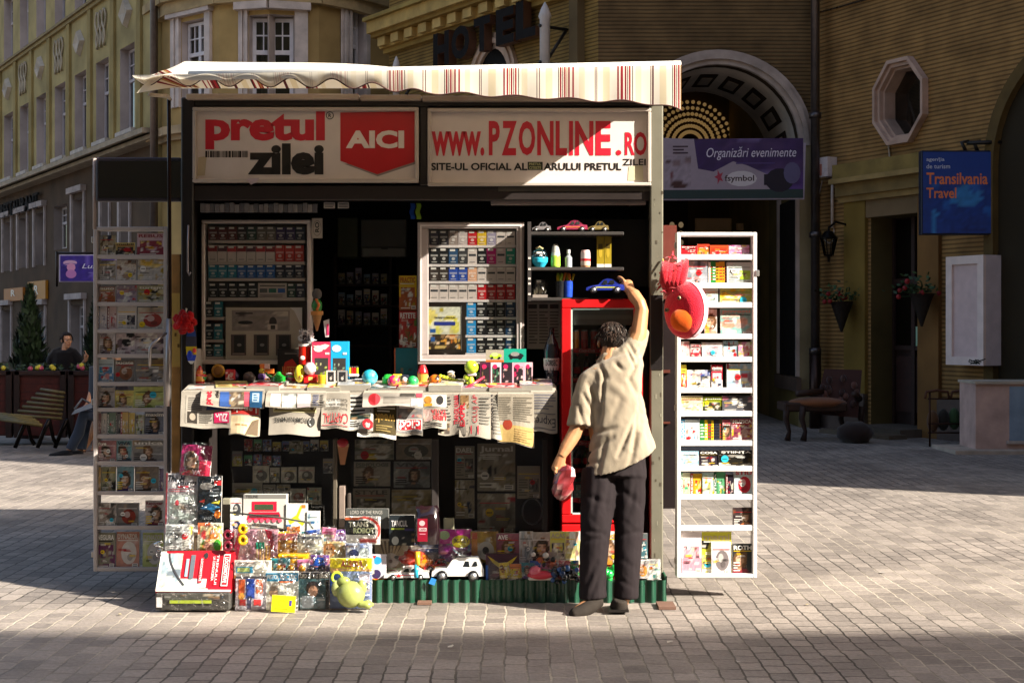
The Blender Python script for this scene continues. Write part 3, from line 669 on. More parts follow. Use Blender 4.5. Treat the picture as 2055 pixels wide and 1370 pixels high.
mb = MB(); fx, fz = P(1385, 288, ye - .05).x, P(1385, 288, ye - .05).z
mb.face([(fx + .96 * math.cos(PI * i / 20), ye - .03, fz + .96 * math.sin(PI * i / 20)) for i in range(21)], '3a2a1c', 'matte')
for j in range(6):
    r = .26 + j * .135
    for i in range(22):
        t = PI * (i + .5) / 22; mb.ball((fx + r * math.cos(t), ye - .05, fz + r * math.sin(t)), (.045, .02, .045), 'd8a860', 'lattice_glow', 6, 4)
mb.build('fan_lattice', hb)
mb = MB()
for j in range(10):
    for i in range(2): mb.ball((P(1348 + i * 18, 0, ye).x, ye - .06, 2.2 + j * .2), (.06, .02, .07), 'd8b888', 'lattice_glow', 6, 4)
mb.box((P(1330, 0, ye).x, ye - .05, 0), (P(1380, 0, ye).x, ye - .02, fz), '3a2c20', 'matte'); mb.build('side_lattice', hb)
mb = MB(); xs_ = cx + r0                                # tall window in the passage side wall
ya, ye2 = xs_ * F / (1604 - CX), xs_ * F / (1568 - CX)
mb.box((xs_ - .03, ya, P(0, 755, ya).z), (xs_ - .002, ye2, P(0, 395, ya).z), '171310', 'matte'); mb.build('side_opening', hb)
mb = MB()
for y in (ya - .1, ye2): mb.box((xs_ - .07, y, P(0, 755, ya).z), (xs_ - .004, y + .1, P(0, 385, ya).z), 'a8968a', 'stone')
mb.box((xs_ - .09, ya - .2, P(0, 785, ya).z), (xs_ - .004, ye2 + .2, P(0, 757, ya).z), '5e4c40', 'stone'); mb.build('side_surround', hb)
for (r, lab) in (((1395, 438, 1468, 475), 'large beige notice board'), ((1478, 448, 1502, 462), 'small beige notice plate')):
    o = MB(); o.pbev(r, 30.6, .05, 'd0a878', 'paint'); o.pbox((r[0] + 3, r[1] + 3, r[2] - 3, r[3] - 3), 30.595, .006, 'd8b080', 'printed'); tag(o.build('notice_board'), lab + ' hanging inside the arched passage behind the right-hand rack', 'notice board')

# right wall of the hotel
oc = W3.px(1811, 204); ou0, ou1 = W3.px(1762, 204)[0], W3.px(1863, 204)[0]; orz = (W3.px(1811, 122)[1] - W3.px(1811, 286)[1]) / 2; oru = (ou1 - ou0) / 2 * .96; oc = ((ou0 + ou1) / 2, oc[1])
def octo(k): return [(oc[0] + oru * k * math.cos(PI / 8 + PI / 4 * i) / math.cos(PI / 8), oc[1] + orz * k * math.sin(PI / 8 + PI / 4 * i) / math.cos(PI / 8)) for i in range(8)]
du0, du1 = W3.px(1748, 600)[0], W3.px(1848, 600)[0]; dz0, dz1 = W3.px(1795, 855)[1], W3.px(1795, 432)[1]
mb = MB(); sq = (oc[0] - oru, oc[1] - orz, oc[0] + oru, oc[1] + orz)
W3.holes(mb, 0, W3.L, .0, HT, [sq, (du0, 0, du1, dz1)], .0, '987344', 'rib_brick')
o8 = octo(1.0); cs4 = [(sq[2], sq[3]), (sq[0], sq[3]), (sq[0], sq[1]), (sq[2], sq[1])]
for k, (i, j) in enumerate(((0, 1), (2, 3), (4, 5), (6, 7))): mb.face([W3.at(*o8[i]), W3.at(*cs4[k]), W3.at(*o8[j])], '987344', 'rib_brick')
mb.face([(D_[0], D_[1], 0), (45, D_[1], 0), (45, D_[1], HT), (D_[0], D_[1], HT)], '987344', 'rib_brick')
mb.face([(C_[0], C_[1], HT), (D_[0], D_[1], HT), (45, D_[1], HT), (45, 50, HT), (5.2, 50, HT)], BROWN, 'plaster'); mb.face([W1.at(0, HT), (B_[0], B_[1], HT), (1.47, 50, HT), (-2.6, 50, HT)], BROWN, 'plaster')
mb.face([(45, D_[1], 0), (45, 50, 0), (45, 50, HT), (45, D_[1], HT)], OLIVE, 'plaster')
mb.build('right_wall', hb)
oct_ = MB()
for (ka, kb, o0, o1) in ((.95, 1.04, .0, .12), (.86, .95, -.04, .06), (.8, .86, -.2, -.02)):
    a, b = octo(ka), octo(kb)
    for i in range(8):
        j = (i + 1) % 8; q = [a[i], a[j], b[j], b[i]]
        oct_.hexa([W3.at(*p, o1) for p in q] + [W3.at(*p, -.5) for p in q], 'b89a88', 'stone')
ow = oct_.build('octagonal_window', hb)
mb = MB(); mb.face([W3.at(*p, -.24) for p in octo(.82)], 'white', 'darkglass'); mb.build('pane', ow)
mb = MB(); mb.face([W3.at(*p, -.48) for p in octo(.95)], '3a322c', 'matte'); mb.build('window_back', ow)
mb = MB()
for (a, b, t, bt, o, c) in ((1700, 1742, 395, 900, .07, '7c6430'), (1848, 1890, 395, 900, .07, '7c5a34')):
    ua, ub = W3.px(a, 600)[0], W3.px(b, 600)[0]; W3.box(mb, ua, 0, ub, W3.px(a, t)[1], .003, o, c, 'plaster')
ua, ub = W3.px(1693, 380)[0], W3.px(1895, 380)[0]; zl = dz1 + .28
W3.box(mb, du0 - .1, dz1, du1 + .1, zl, .003, .05, '7a6448', 'plaster')
for k, (z0_, z1_, o) in enumerate(((0, .1, .12), (.1, .3, .18), (.3, .38, .32), (.38, .62, .24))): W3.box(mb, ua, zl + z0_, ub, zl + z1_, .003, o, ['8a7044', '7e6840', '9a8050', '86703e'][k], 'stone')
mb.build('door_surround', hb)
for (a, b) in ((1655, 1742), (1890, 2010)):
    mb = MB(); ua, ub = W3.px(a, 820)[0], W3.px(b, 820)[0]; W3.box(mb, ua, 0, ub, .62, .003, .1, '5e5048', 'stone'); mb.build('plinth', hb)
dr = MB(); W3.box(dr, du0, dz0, du1, dz1, -.55, -.5, '2a1812', 'woodgrain')
um = du0 + (du1 - du0) * .42
for (a, b, z0_, z1_) in ((du0 + .06, um - .05, dz0 + .2, dz0 + 1.1), (um + .05, du1 - .06, dz0 + .2, dz0 + 1.1)): W3.box(dr, a, z0_, b, z1_, -.5, -.47, '38201a', 'woodgrain')
for (a, b) in ((du0, du0 + .05), (um - .04, um + .04), (du1 - .05, du1)): W3.box(dr, a, dz0, b, dz1, -.5, -.44, '34201a', 'woodgrain')
W3.box(dr, du0, dz0 + 2.25, du1, dz0 + 2.35, -.5, -.438, '34201a', 'woodgrain'); W3.box(dr, du0, dz0 + 1.2, du1, dz0 + 1.27, -.5, -.45, '34201a', 'woodgrain')
do = dr.build('door', hb)
mb = MB()
for (a, b, z0_, z1_) in ((du0 + .05, um - .04, dz0 + 1.28, dz0 + 2.24), (um + .04, du1 - .05, dz0 + 1.28, dz0 + 2.24), (du0 + .05, du1 - .05, dz0 + 2.36, dz1 - .03)): mb.face([W3.at(a, z0_, -.48), W3.at(b, z0_, -.48), W3.at(b, z1_, -.48), W3.at(a, z1_, -.48)], 'white', 'darkglass')
mb.build('pane', do)
mb = MB()
for (a, b, t, bt) in ((1790, 1807, 655, 700), (1809, 1824, 678, 702)):
    ua, z1_ = W3.px(a, t); ub = W3.px(b, t)[0]; z0_ = W3.px(a, bt)[1]; W3.box(mb, ua, z0_, ub, z1_, -.47, -.462, 'a8c8a8', 'newsprint')
mb.build('door_notice', do)
mb = MB(); W3.box(mb, du0 - .002, 0, du0 + .0, dz1, -.55, .0, '5e5030', 'plaster'); W3.box(mb, du1, 0, du1 + .002, dz1, -.55, 0, '5e5030', 'plaster'); W3.box(mb, du0, dz1, du1, dz1 + .002, -.55, 0, '5e5030', 'plaster')
W3.box(mb, du0 - .1, 0, du1 + .1, dz0, -.6, .5, '5a5046', 'stone'); W3.box(mb, du0 - .25, 0, du1 + .25, dz0 * .5, .5, .85, '625648', 'stone'); mb.build('doorstep', hb)
# unseen block added at the hotel corner to shade the bench and planters
mb = MB(); mb.bevbox((D_[0] - 1.3, D_[1] - 1.5, 9.2), (D_[0] + 1.6, D_[1] + 1, 24), '987344', 'rib_brick', .1); mb.build('shade_block', hb)
# portal at the frame's right edge
mb = MB(); pu = W3.px(2052, 400)[0]
for i in range(14):
    t0, t1 = PI / 2 * i / 14, PI / 2 * (i + 1) / 14; zc = W3.px(2030, 330)[1]; ra, rb = 1.6, 1.78
    q = [(pu + 1.15 - r * math.cos(t), zc + r * math.sin(t)) for r, t in ((ra, t0), (rb, t0), (rb, t1), (ra, t1))]
    W_ = [W3.at(*p, .12) for p in q] + [W3.at(*p, .001) for p in q]; mb.hexa(W_, '5a4828', 'stone')
W3.box(mb, pu - .63, 0, pu - .45, zc, .001, .12, '5a4828', 'stone'); mb.build('portal_moulding', hb)
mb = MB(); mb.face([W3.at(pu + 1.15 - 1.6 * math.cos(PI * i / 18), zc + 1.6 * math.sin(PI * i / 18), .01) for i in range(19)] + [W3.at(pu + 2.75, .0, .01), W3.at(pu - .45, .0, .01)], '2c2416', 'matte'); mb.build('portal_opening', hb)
dp = MB(); a = P(1636, 0, 24.3)
dp.tube([(a.x, 24.3, 1.25), (a.x, 24.3, HT)], .075, '6a6260', 'metal', 10); dp.tube([(a.x, 24.3, 0), (a.x, 24.3, 1.25)], .1, '3c2c26', 'metal', 10)
for z in (1.25, 3.2, 5.2, 7.2): dp.tube([(a.x, 24.3, z), (a.x, 24.3, z + .1)], .105, '5a5250', 'metal', 10)
tag(dp.build('drainpipe'), 'grey metal drainpipe running down the corner to the right of the arched passage', 'drainpipe')

# letters of the hotel sign: one thing, its letters are parts
hs_ = thing('hotel_sign', 'dark block letters HOTEL fixed under the cornice of the olive wall above the awning', 'sign', W1.at(W1.px(970, 90)[0], W1.px(970, 130)[1], .1))
for ch, (a, b, t, bt) in zip('HOTEL', ((873, 905, 68, 136), (910, 946, 55, 122), (955, 988, 38, 106), (1000, 1036, 20, 92), (1040, 1080, 3, 80))):
    mb = MB(); W = W1; a += 22; b += 22; ua, ub = W.px(a, 80)[0], W.px(b, 80)[0]; um = (a + b) / 2; z0_, z1_ = W.px(um, bt)[1] , W.px(um, t)[1]
    vs, fs = text_tris(ch, .05)
    for o, c in ((.3, '15100e'), (.12, '0e0b0a')): mb.mesh([W.at(ua + (ub - ua) * x, z0_ + (z1_ - z0_) * y, o) for x, y in vs], fs, c, 'matte', False)
    from collections import Counter
    ec = Counter(); 
    for f in fs:
        for i in range(len(f)): ec[tuple(sorted((f[i], f[(i + 1) % len(f)])))] += 1
    for (i, j), n_ in ec.items():
        if n_ == 1: p, q = vs[i], vs[j]; mb.face([W.at(ua + (ub - ua) * x, z0_ + (z1_ - z0_) * y, o) for (x, y), o in ((p, .12), (q, .12), (q, .3), (p, .3))], '5a3a28', 'paint')
    W.box(mb, (ua + ub) / 2 - .03, z0_ + .1, (ua + ub) / 2 + .03, z0_ + .16, .003, .13, 'black'); mb.build('letter', hs_)
# white pole signs with brackets on the hotel wall
for (x, t, bt, lab) in ((1140, 12, 200, 'tall pale banner pole on a black bracket right of the HOTEL letters'), (838, 118, 200, 'small pale banner pole on a black bracket left of the HOTEL letters')):
    u, z1_ = W1.px(x, t); z0_ = W1.px(x, bt)[1]; k = .09 if x > 1000 else .07
    root = thing('banner_pole', lab, 'banner pole', W1.at(u, z0_, .5), 'banner poles on the hotel wall')
    mb = MB(); p0, p1 = W1.at(u, z0_, .5), W1.at(u, z1_, .5); mb.tube([p0, p1 - V((0, 0, .3)), p1 - V((0, 0, .25)), p1 - V((0, 0, .12)), p1], [k, k, k * 1.3, k * .8, .01], 'c8beb8', 'paint', 8); mb.build('pole', root)
    mb = MB()
    for dz in (.42, 1.05):
        mb.tube([W1.at(u - .02, z1_ - dz, .002), W1.at(u, z1_ - dz, .62)], .03, '1c1614', 'paint', 6)
    mb.tube([W1.at(u, z1_ - .45, .05), W1.at(u, z1_ - 1.0, .45)], .028, '1c1614', 'paint', 6); mb.build('bracket', root)
# blue agency sign, faces down the square
st = thing('hanging_sign', 'blue travel agency sign with orange and white lettering projecting above the dark doorway', 'sign', P(1922, 470, 20.9))
mb = MB(); mb.pbev((1849, 302, 1995, 471), 20.9, .14, '10182c', 'paint', .01); mb.build('sign_box', st)
mb = MB(); Yb = 20.893; a, b = P(1852, 468, Yb), P(1992, 305, Yb); fc = Face(mb, a, V((b.x - a.x, 0, 0)), V((0, 0, b.z - a.z)))
fc.rect(0, 0, 1, 1, '123a86'); fc.scene(0, 0, 1, .62, ['123a86', '154294', '1a58a8', '123a86', '2a78b8', '0e2c6c'], 5, 12, 10, 9, 1)
fc.text(.05, .875, .31, .93, 'agen\u0163ia', 'b8c0d0', .01); fc.text(.05, .795, .39, .85, 'de turism', 'b8c0d0', .01)
fc.text(.05, .60, .93, .745, 'Transilvania', 'd87848', .02); fc.text(.05, .43, .48, .56, 'Travel', 'd87848', .02); mb.build('sign_face', st)
mb = MB()
for x in (1938, 1962): mb.tube([P(x, 303, 20.97), P(x - 8, 286, 20.97), P(x + 6, 284, 20.97)], .03, '141010', 'paint', 6)
mb.tube([P(1940, 287, 20.97), W3.at(W3.px(2010, 290)[0], P(0, 287, 20.97).z, 0)], .03, '141010', 'paint', 6); mb.build('bracket', st)
# cables stapled to the ribbed brick
for pts, lab in ((((1645, 26), (1690, 14), (1760, -6), (1830, -20)), 'thin dark cable sagging across the brick above the octagonal window'), (((1786, 292), (1790, 330), (1776, 362), (1768, 375)), 'thin pale cable dropping from the octagonal window to the door ledge')):
    mb = MB(); mb.tube([W3.at(*W3.px(*q), .03) for q in pts], .014, '241c18' if pts[0][0] < 1700 else 'a89880', 'plastic', 5); tag(mb.build('cable'), lab, 'cable')
# banner across the passage
bn = thing('event_banner', 'wide purple event banner slung across the arched passage behind the kiosk', 'banner', P(1474, 400, 23.9))
mb = MB(); a, b, c, d = P(1328, 402, 23.9), P(1614, 400, 23.9), P(1617, 287, 23.9), P(1328, 277, 23.9); bk = V((0, .04, 0)); mb.hexa([a, b, c, d, a + bk, b + bk, c + bk, d + bk], 'a89cb0', 'paint'); mb.build('panel', bn)
mb = MB(); o = V((0, -.012, 0)); ins = lambda p, x, z: p + o + V((x, 0, z)); a, b, c, d = ins(a, .02, .02), ins(b, -.02, .02), ins(c, -.02, -.02), ins(d, .02, -.02)
U_, W_ = b - a, d - a; fc = Face(mb, a, U_, W_)
fc.rect(0, 0, 1, 1, '3a2458'); fc.scene(0, 0, 1, 1, ['3a2458', '4c2c70', '5a3c84', '3a2458', '483060', '6a5a8a'], 3, 16, 8, 8, 1)
fc.poly([(0, .15), (.85, .15), (.78, .36), (.6, .55), (.5, .62), (.36, .45), (.25, .5), (.22, 1), (0, 1)], '9a8c98'); fc.rect(0, 0, 1, .15, '22383a')
fc.scene(.01, .18, .2, .72, ['9a8c98', '4a2c2c', '6a2c30', '7a6468', '9a8c98'], 8, 7, 7, 8, 1); fc.ell(.56, .33, .11, .13, 'c8c0c4'); fc.text(.44, .26, .65, .39, 'fsymbol', '3a2428', .02)
fc.poly([(.40 + .035 * math.cos(t * PI / 5) * (1 if t % 2 else .4), .36 + .13 * math.sin(t * PI / 5) * (1 if t % 2 else .4)) for t in range(10)], 'a03048')
fc.ell(.83, .3, .1, .2, '181428'); fc.rect(.72, .22, .84, .4, '181428'); fc.ell(.92, .42, .06, .18, '5a5478'); fc.lines(.07, .74, .19, .9, 3, '3a2838')
fc.text(.31, .64, .95, .86, 'Organiz\u0103ri evenimente', 'd8d0e0', .0, 0, .25); fc.lines(.52, .56, .83, .615, 1, '4a3870'); mb.build('print', bn)
# white display case, alarm box, lantern
wc = thing('notice_case', 'white empty wall display case right of the dark doorway', 'display case', W3.at(W3.px(1945, 700)[0], W3.px(1945, 730)[1], .2))
ua, ub = W3.px(1934, 620)[0], W3.px(2010, 620)[0]; z0_, z1_ = W3.px(1945, 731)[1], W3.px(1945, 516)[1]
mb = MB(); W3.box(mb, ua, z0_, ub, z1_, .004, .30, 'c4b8bc', 'paint'); mb.build('case', wc)
mb = MB(); t = .12
for q in ((ua, z0_, ua + t, z1_), (ub - t, z0_, ub, z1_), (ua + t, z0_, ub - t, z0_ + t), (ua + t, z1_ - t, ub - t, z1_)): W3.box(mb, *q, .3, .35, 'd8c4bc', 'paint')
mb.build('frame', wc); mb = MB(); W3.box(mb, ua + t, z0_ + t, ub - t, z1_ - t, .3, .315, 'ccb4b0', 'matte'); mb.build('back_board', wc)
mb = MB()
for k in range(7):
    p = [W3.at(ua + .45 + random.uniform(0, .35), z0_ + random.uniform(.02, .1), .353) for _ in range(3)]; mb.tube(p, .006, '1c2420', 'matte', 4)
mb.build('scribble', wc)
ab = thing('alarm_box', 'white alarm box with a pale conduit on the brick beside the grey drainpipe', 'alarm box', W3.at(W3.px(1671, 350)[0], W3.px(1671, 358)[1], .1))
ua, ub = W3.px(1661, 340)[0], W3.px(1680, 340)[0]; mb = MB(); W3.box(mb, ua, W3.px(1671, 356)[1], ub, W3.px(1671, 317)[1], .004, .2, 'd0c0bc', 'plastic'); W3.box(mb, ua + .05, W3.px(1671, 353)[1], ub - .15, W3.px(1671, 330)[1], .2, .207, 'b06a58', 'plastic'); mb.build('case', ab)
mb = MB(); u = W3.px(1676, 400)[0]; mb.tube([W3.at(u, W3.px(1676, 457)[1], .06), W3.at(u, W3.px(1676, 357)[1], .06)], .025, 'c0b0a4', 'plastic', 8)
mb.tube([W3.at(u + x, W3.px(1676, y)[1], .03) for x, y in ((0, 457), (.02, 480), (-.12, 488), (-.4, 470), (-.42, 400), (-.3, 360))], .008, 'b0a094', 'plastic', 5); mb.build('conduit', ab)
ln = thing('wall_lantern', 'black wall lantern on a curved bracket left of the dark doorway', 'lantern', W3.at(W3.px(1700, 525)[0], W3.px(1700, 525)[1], .3))
u, z = W3.px(1700, 490); c0 = W3.at(u, 0, .38)
mb = MB(); mb.lathe((c0.x, c0.y, 0), [(.02, W3.px(1700, 527)[1]), (.03, z - .22), (.07, z - .2), (.075, z - .18)], '14100e', 'metal', 6); mb.lathe((c0.x, c0.y, z), [(.15, .08), (.15, .1), (.07, .2), (.02, .22), (.015, .28)], '14100e', 'metal', 6)
for i in range(6): t_ = i * PI / 3; mb.tube([c0 + V((.07 * math.cos(t_), .07 * math.sin(t_), z - .2)), c0 + V((.14 * math.cos(t_), .14 * math.sin(t_), z + .09))], .009, '14100e', 'metal', 4)
mb.build('cage', ln); mb = MB(); mb.lathe((c0.x, c0.y, z), [(.066, -.19), (.13, .08)], 'white', 'glass', 6); mb.build('pane', ln)
mb = MB(); mb.tube([W3.at(u + .05, z + .1, .02), W3.at(u + .05, z + .32, .06), W3.at(u + .02, z + .36, .25), W3.at(u, z + .26, .38)], .02, '14100e', 'metal', 6); W3.box(mb, u, z + .05, u + .1, z + .3, .003, .03, '14100e', 'metal'); mb.build('bracket', ln)
rn = random.Random(4)
for (x, y, lab) in ((1718, 615, 'dark cone flower basket with red blooms hanging left of the doorway'), (1880, 600, 'dark cone flower basket with red blooms hanging beside the white display case')):
    u, z = W3.px(x, y); c0 = W3.at(u, 0, .3); fb = thing('flower_basket', lab, 'flower basket', (c0.x, c0.y, z - .4), 'flower baskets by the doorway')
    mb = MB(); mb.lathe((c0.x, c0.y, z), [(.015, -.42), (.17, .02), (.2, .08), (.18, .08)], '20160f', 'woodgrain', 10); mb.build('cone', fb)
    mb = MB()
    for k in range(90):
        p = V((c0.x + rn.gauss(-.08, .16), c0.y + rn.gauss(-.05, .12), z + .1 + abs(rn.gauss(0, .12)))); s_ = .045; d = V((rn.uniform(-1, 1), rn.uniform(-1, 1), rn.uniform(-.5, 1))).normalized() * s_; e = d.orthogonal().normalized() * s_ * .6
        mb.face([p - d, p + e, p + d, p - e], ['2c4420', '3a5228', '24381c'][k % 3], 'leaf')
    mb.build('foliage', fb); mb = MB()
    for k in range(8): q = V((c0.x + rn.gauss(-.12, .15), c0.y - .08 + rn.gauss(0, .08), z + .16 + rn.gauss(0, .08))); mb.ball(q, .04, '8a1c20', 'leaf', 6, 4); mb.tube([q, (c0.x, c0.y, z + .05)], .006, '2c4420', 'leaf', 4)
    mb.build('blooms', fb)

# ================================================================ things standing at the hotel's foot
Yc = 21.6
ac = thing('armchair', 'old carved armchair with patterned cushions beside the drainpipe', 'armchair', P(1655, 885, Yc))
q = lambda x, y, dy=0: P(x, y, Yc + dy)
mb = MB()
for (x, dy) in ((1580, 0), (1612, -.05), (1690, .5), (1730, .45)): mb.tube([q(x, 815, dy), q(x - 3, 840, dy), q(x + 4, 865, dy), q(x, 884, dy)], [.055, .045, .03, .05], '32201a', 'woodgrain', 8)
mb.pbev((1574, 808, 1700, 826), Yc - .05, .6, '38241a', 'woodgrain', .02); mb.build('frame', ac)
mb = MB(); a = q(1640, 808, .2); mb.ball(a, (.45, .33, .09), '7a4a2c', 'fabric', 16, 8); mb.build('seat', ac)
mb = MB(); mb.hexa([q(1632, 830, .3), q(1722, 838, .3), q(1730, 742, .42), q(1655, 740, .42), q(1632, 830, .45), q(1722, 838, .45), q(1730, 742, .55), q(1655, 740, .55)], '4c3430', 'fabric')
for k in range(16): mb.ball(q(1650 + rn.uniform(0, 72), 755 + rn.uniform(0, 70), .3 + .02), (.05, .02, .06), rn.choice(['6a4840', '3c2a28', '584038']), 'fabric', 6, 4)
mb.build('backrest', ac); mb = MB(); mb.tube([q(1600, 790, 0), q(1650, 785, .25)], .05, '38241a', 'woodgrain', 8); mb.build('armrest', ac); mb = MB(); mb.tube([q(1715, 790, -.1), q(1725, 800, .35)], .05, '38241a', 'woodgrain', 8); mb.build('armrest', ac)
mb = MB(); a = P(1715, 868, 21.3); mb.ball(a + V((0, 0, .0)), (.27, .25, .17), '2c201c', 'fabric', 14, 8, fn=lambda d: 1 + .06 * math.sin(9 * d.x + 5 * d.z)); tag(mb.build('floor_cushion'), 'dark round floor cushion beside the carved armchair', 'cushion')
wb = thing('wire_stand', 'low rusty wire stand with baskets in front of the dark doorway', 'stand', P(1905, 898, 20.6))
q = lambda x, y, dy=0: P(x, y, 20.6 + dy); mb = MB()
for x in (1866, 1955):
    for dy in (0, .5): mb.tube([q(x, 787, dy), q(x, 898, dy)], .014, '3c241a', 'metal', 6)
for y in (800, 850, 868): 
    for dy in (0, .5): mb.tube([q(1862, y, dy), q(1957, y, dy)], .012, '3c241a', 'metal', 6)
for k in range(8): mb.tube([q(1868 + k * 12, 850, 0), q(1868 + k * 12, 850, .5)], .007, '3c241a', 'metal', 5)
for (x0_, x1_) in ((1856, 1905), (1908, 1958)): mb.tube([q(x0_, 800), q(x0_ + 3, 786), q((x0_ + x1_) / 2, 783), q(x1_ - 3, 786), q(x1_, 800)], .02, '52301e', 'woodgrain', 6)
mb.build('frame', wb); mb = MB()
for (x, y, c) in ((1872, 845, '5a3c24'), (1893, 842, '2c2620'), (1915, 840, '3a5030'), (1935, 845, '4a2e20')): mb.ball(q(x, y, .2), (.09, .1, .16), c, 'fabric', 10, 7)
mb.build('baskets', wb)
bs = thing('stone_counter', 'pale stone counter with a blue-grey panel at the right edge of the photo', 'counter', P(2010, 905, 19.6))
mb = MB(); a = P(1958, 903, 19.6); mb.box((a.x, 19.6, .05), (a.x + 1.5, 20.3, P(0, 770, 19.6).z), 'c4a498', 'stone'); mb.build('body', bs)
mb = MB(); mb.box((a.x - .02, 19.56, P(0, 770, 19.6).z), (a.x + 1.52, 20.32, P(0, 765, 19.6).z), 'b8aa98', 'stone'); mb.build('top', bs)
mb = MB(); b = P(2026, 884, 19.595); mb.box((b.x, 19.585, b.z), (b.x + 1, 19.6, P(0, 772, 19.6).z - .02), '8494a4', 'stone'); mb.box((b.x - .04, 19.55, b.z - .04), (b.x + 1, 19.6, b.z - .001), 'b8aaa0', 'stone'); mb.build('panel', bs)
mb = MB(); mb.box((P(1913, 0, 19.4).x, 19.3, 0), (P(1913, 0, 19.4).x + 2, 20.4, .05), 'b0a090', 'stone'); mb.build('base_slab', bs)

# ================================================================ terrace on the left
for n_, (x0_, x1_) in enumerate(((-60, 22), (28, 131), (137, 215))):
    pl = thing('planter_fence', ['red-brown planter at the left edge of the photo, holding small flowers', 'red-brown planter behind the slatted bench, yellow flowers along its top', 'red-brown planter behind the seated pair, partly hidden by the left rack'][n_], 'planter', P((x0_ + x1_) / 2, 872, 20.8), 'planters fencing off the terrace')
    mb = MB(); mb.pbev((x0_, 752, x1_, 874), 20.8, .5, '431612', 'woodgrain', .01)
    for k in range(1, 7): mb.pbox((x0_ + 1, 752 + k * 17, x1_ - 1, 753.2 + k * 17), 20.795, .01, '30100e', 'woodgrain')
    mb.build('boards', pl); mb = MB()
    for x in (x0_ + 5, x1_ - 5): mb.pbev((x - 6, 744, x + 6, 878), 20.76, .08, '241412', 'woodgrain')
    mb.pbev((x0_, 744, x1_, 753), 20.76, .56, '2a1816', 'woodgrain'); mb.build('frame', pl); mb = MB()
    for k in range(260):
        p = P(rn.uniform(x0_ + 6, x1_ - 6), 743 - min(12, abs(rn.gauss(0, 6))), 20.9 + rn.uniform(0, .3)); s_ = .04; d = V((rn.uniform(-1, 1), rn.uniform(-1, 1), rn.uniform(-.3, 1))).normalized() * s_; e = d.orthogonal().normalized() * s_ * .5
        mb.face([p - d, p + e, p + d, p - e], rn.choice(['26381c', '34482a', '1e2c16']), 'leaf')
    mb.build('plants', pl); mb = MB()
    for k in range(6): q = P(rn.uniform(x0_ + 10, x1_ - 10), 740 - rn.uniform(0, 8), 20.85); mb.ball(q, .04, rn.choice(['c8b83c', 'b8506a', 'c8b83c']), 'leaf', 6, 4); mb.tube([q, P((x0_ + x1_) / 2, 750, 20.95)], .008, '2c4420', 'leaf', 4)
    mb.build('blooms', pl)
def thuja(x, yt, ybm, wpx, Y, lab):
    root = thing('conifer_tree', lab, 'tree', P(x, ybm, Y), 'potted conifers on the terrace'); b, t = P(x, ybm, Y), P(x, yt, Y); h = t.z - b.z; r = wpx / 2 * Y / F
    mb = MB(); mb.tube([b + V((0, 0, -.4)), b + V((0, 0, h * .9))], [.06, .015], '3a2a1c', 'woodgrain', 6); mb.build('trunk', root)
    mb = MB()
    for k in range(1500):
        z = rn.random() ** 1.2; th_ = rn.uniform(0, 2 * PI); ra = r * (1 - z) ** .75 * (1.06 if z > .12 else .8) * (.55 + .45 * math.sqrt(rn.random())) * (1 + .2 * math.sin(z * 27 + th_ * 3)); th = th_
        p = b + V((ra * math.cos(th), ra * math.sin(th), z * h)); d = V((math.cos(th) * .5 + rn.gauss(0, .3), math.sin(th) * .5 + rn.gauss(0, .3), 1)).normalized() * rn.uniform(.05, .1); e = d.cross(V((math.cos(th), math.sin(th), 0))).normalized() * .03
        mb.face([p - d, p + e, p + d, p - e], rn.choice(['20301c', '2a3c22', '1a2616', '34482a']), 'leaf')
    mb.build('crown', root)
    mb = MB(); mb.lathe((b.x, b.y, 0), [(r * .6, .0), (r * .8, b.z * .5 + .2)], '3a2a24', 'stone', 12); mb.build('pot', root)
thuja(60, 575, 755, 78, 22.2, 'dark conical conifer behind the slatted bench on the terrace')
thuja(196, 585, 755, 66, 22.6, 'dark conifer half hidden behind the left magazine rack')
ps = thing('hanging_sign', 'purple bar sign with white lettering projecting left of the kiosk', 'sign', P(175, 566, 24))
mb = MB(); mb.pbev((118, 511, 232, 566), 24, .1, 'b0a4c0', 'paint', .01); mb.build('sign_box', ps); mb = MB(); a, b = P(121, 564, 23.99), P(230, 513, 23.99); fc = Face(mb, a, V((b.x - a.x, 0, 0)), V((0, 0, b.z - a.z)))
fc.rect(0, 0, 1, 1, '3c2a8c'); fc.scene(0, 0, 1, 1, ['3c2a8c', '5040a4', '3c2a8c', '302078', '6c58b8'], 6, 10, 6, 7, 1); fc.ell(.18, .72, .13, .1, 'c8a0c0'); fc.rect(.08, .66, .3, .7, '8060a0'); fc.ell(.2, .54, .08, .16, 'd090b8'); fc.ell(.2, .28, .1, .17, 'b878b8'); fc.text(.4, .44, .98, .68, 'Luxury', 'e0e0f0', .0, 0, .3); fc.lines(.52, .3, .98, .36, 1, '8078b8'); mb.build('sign_face', ps)
mb = MB(); mb.tube([P(114, 505, 24.05), P(114, 575, 24.05)], .02, '2c2420', 'metal', 6); mb.tube([P(114, 508, 24.05), P(240, 508, 24.05)], .02, '2c2420', 'metal', 6); mb.build('bracket', ps)
os_ = MB(); W_ = WLb
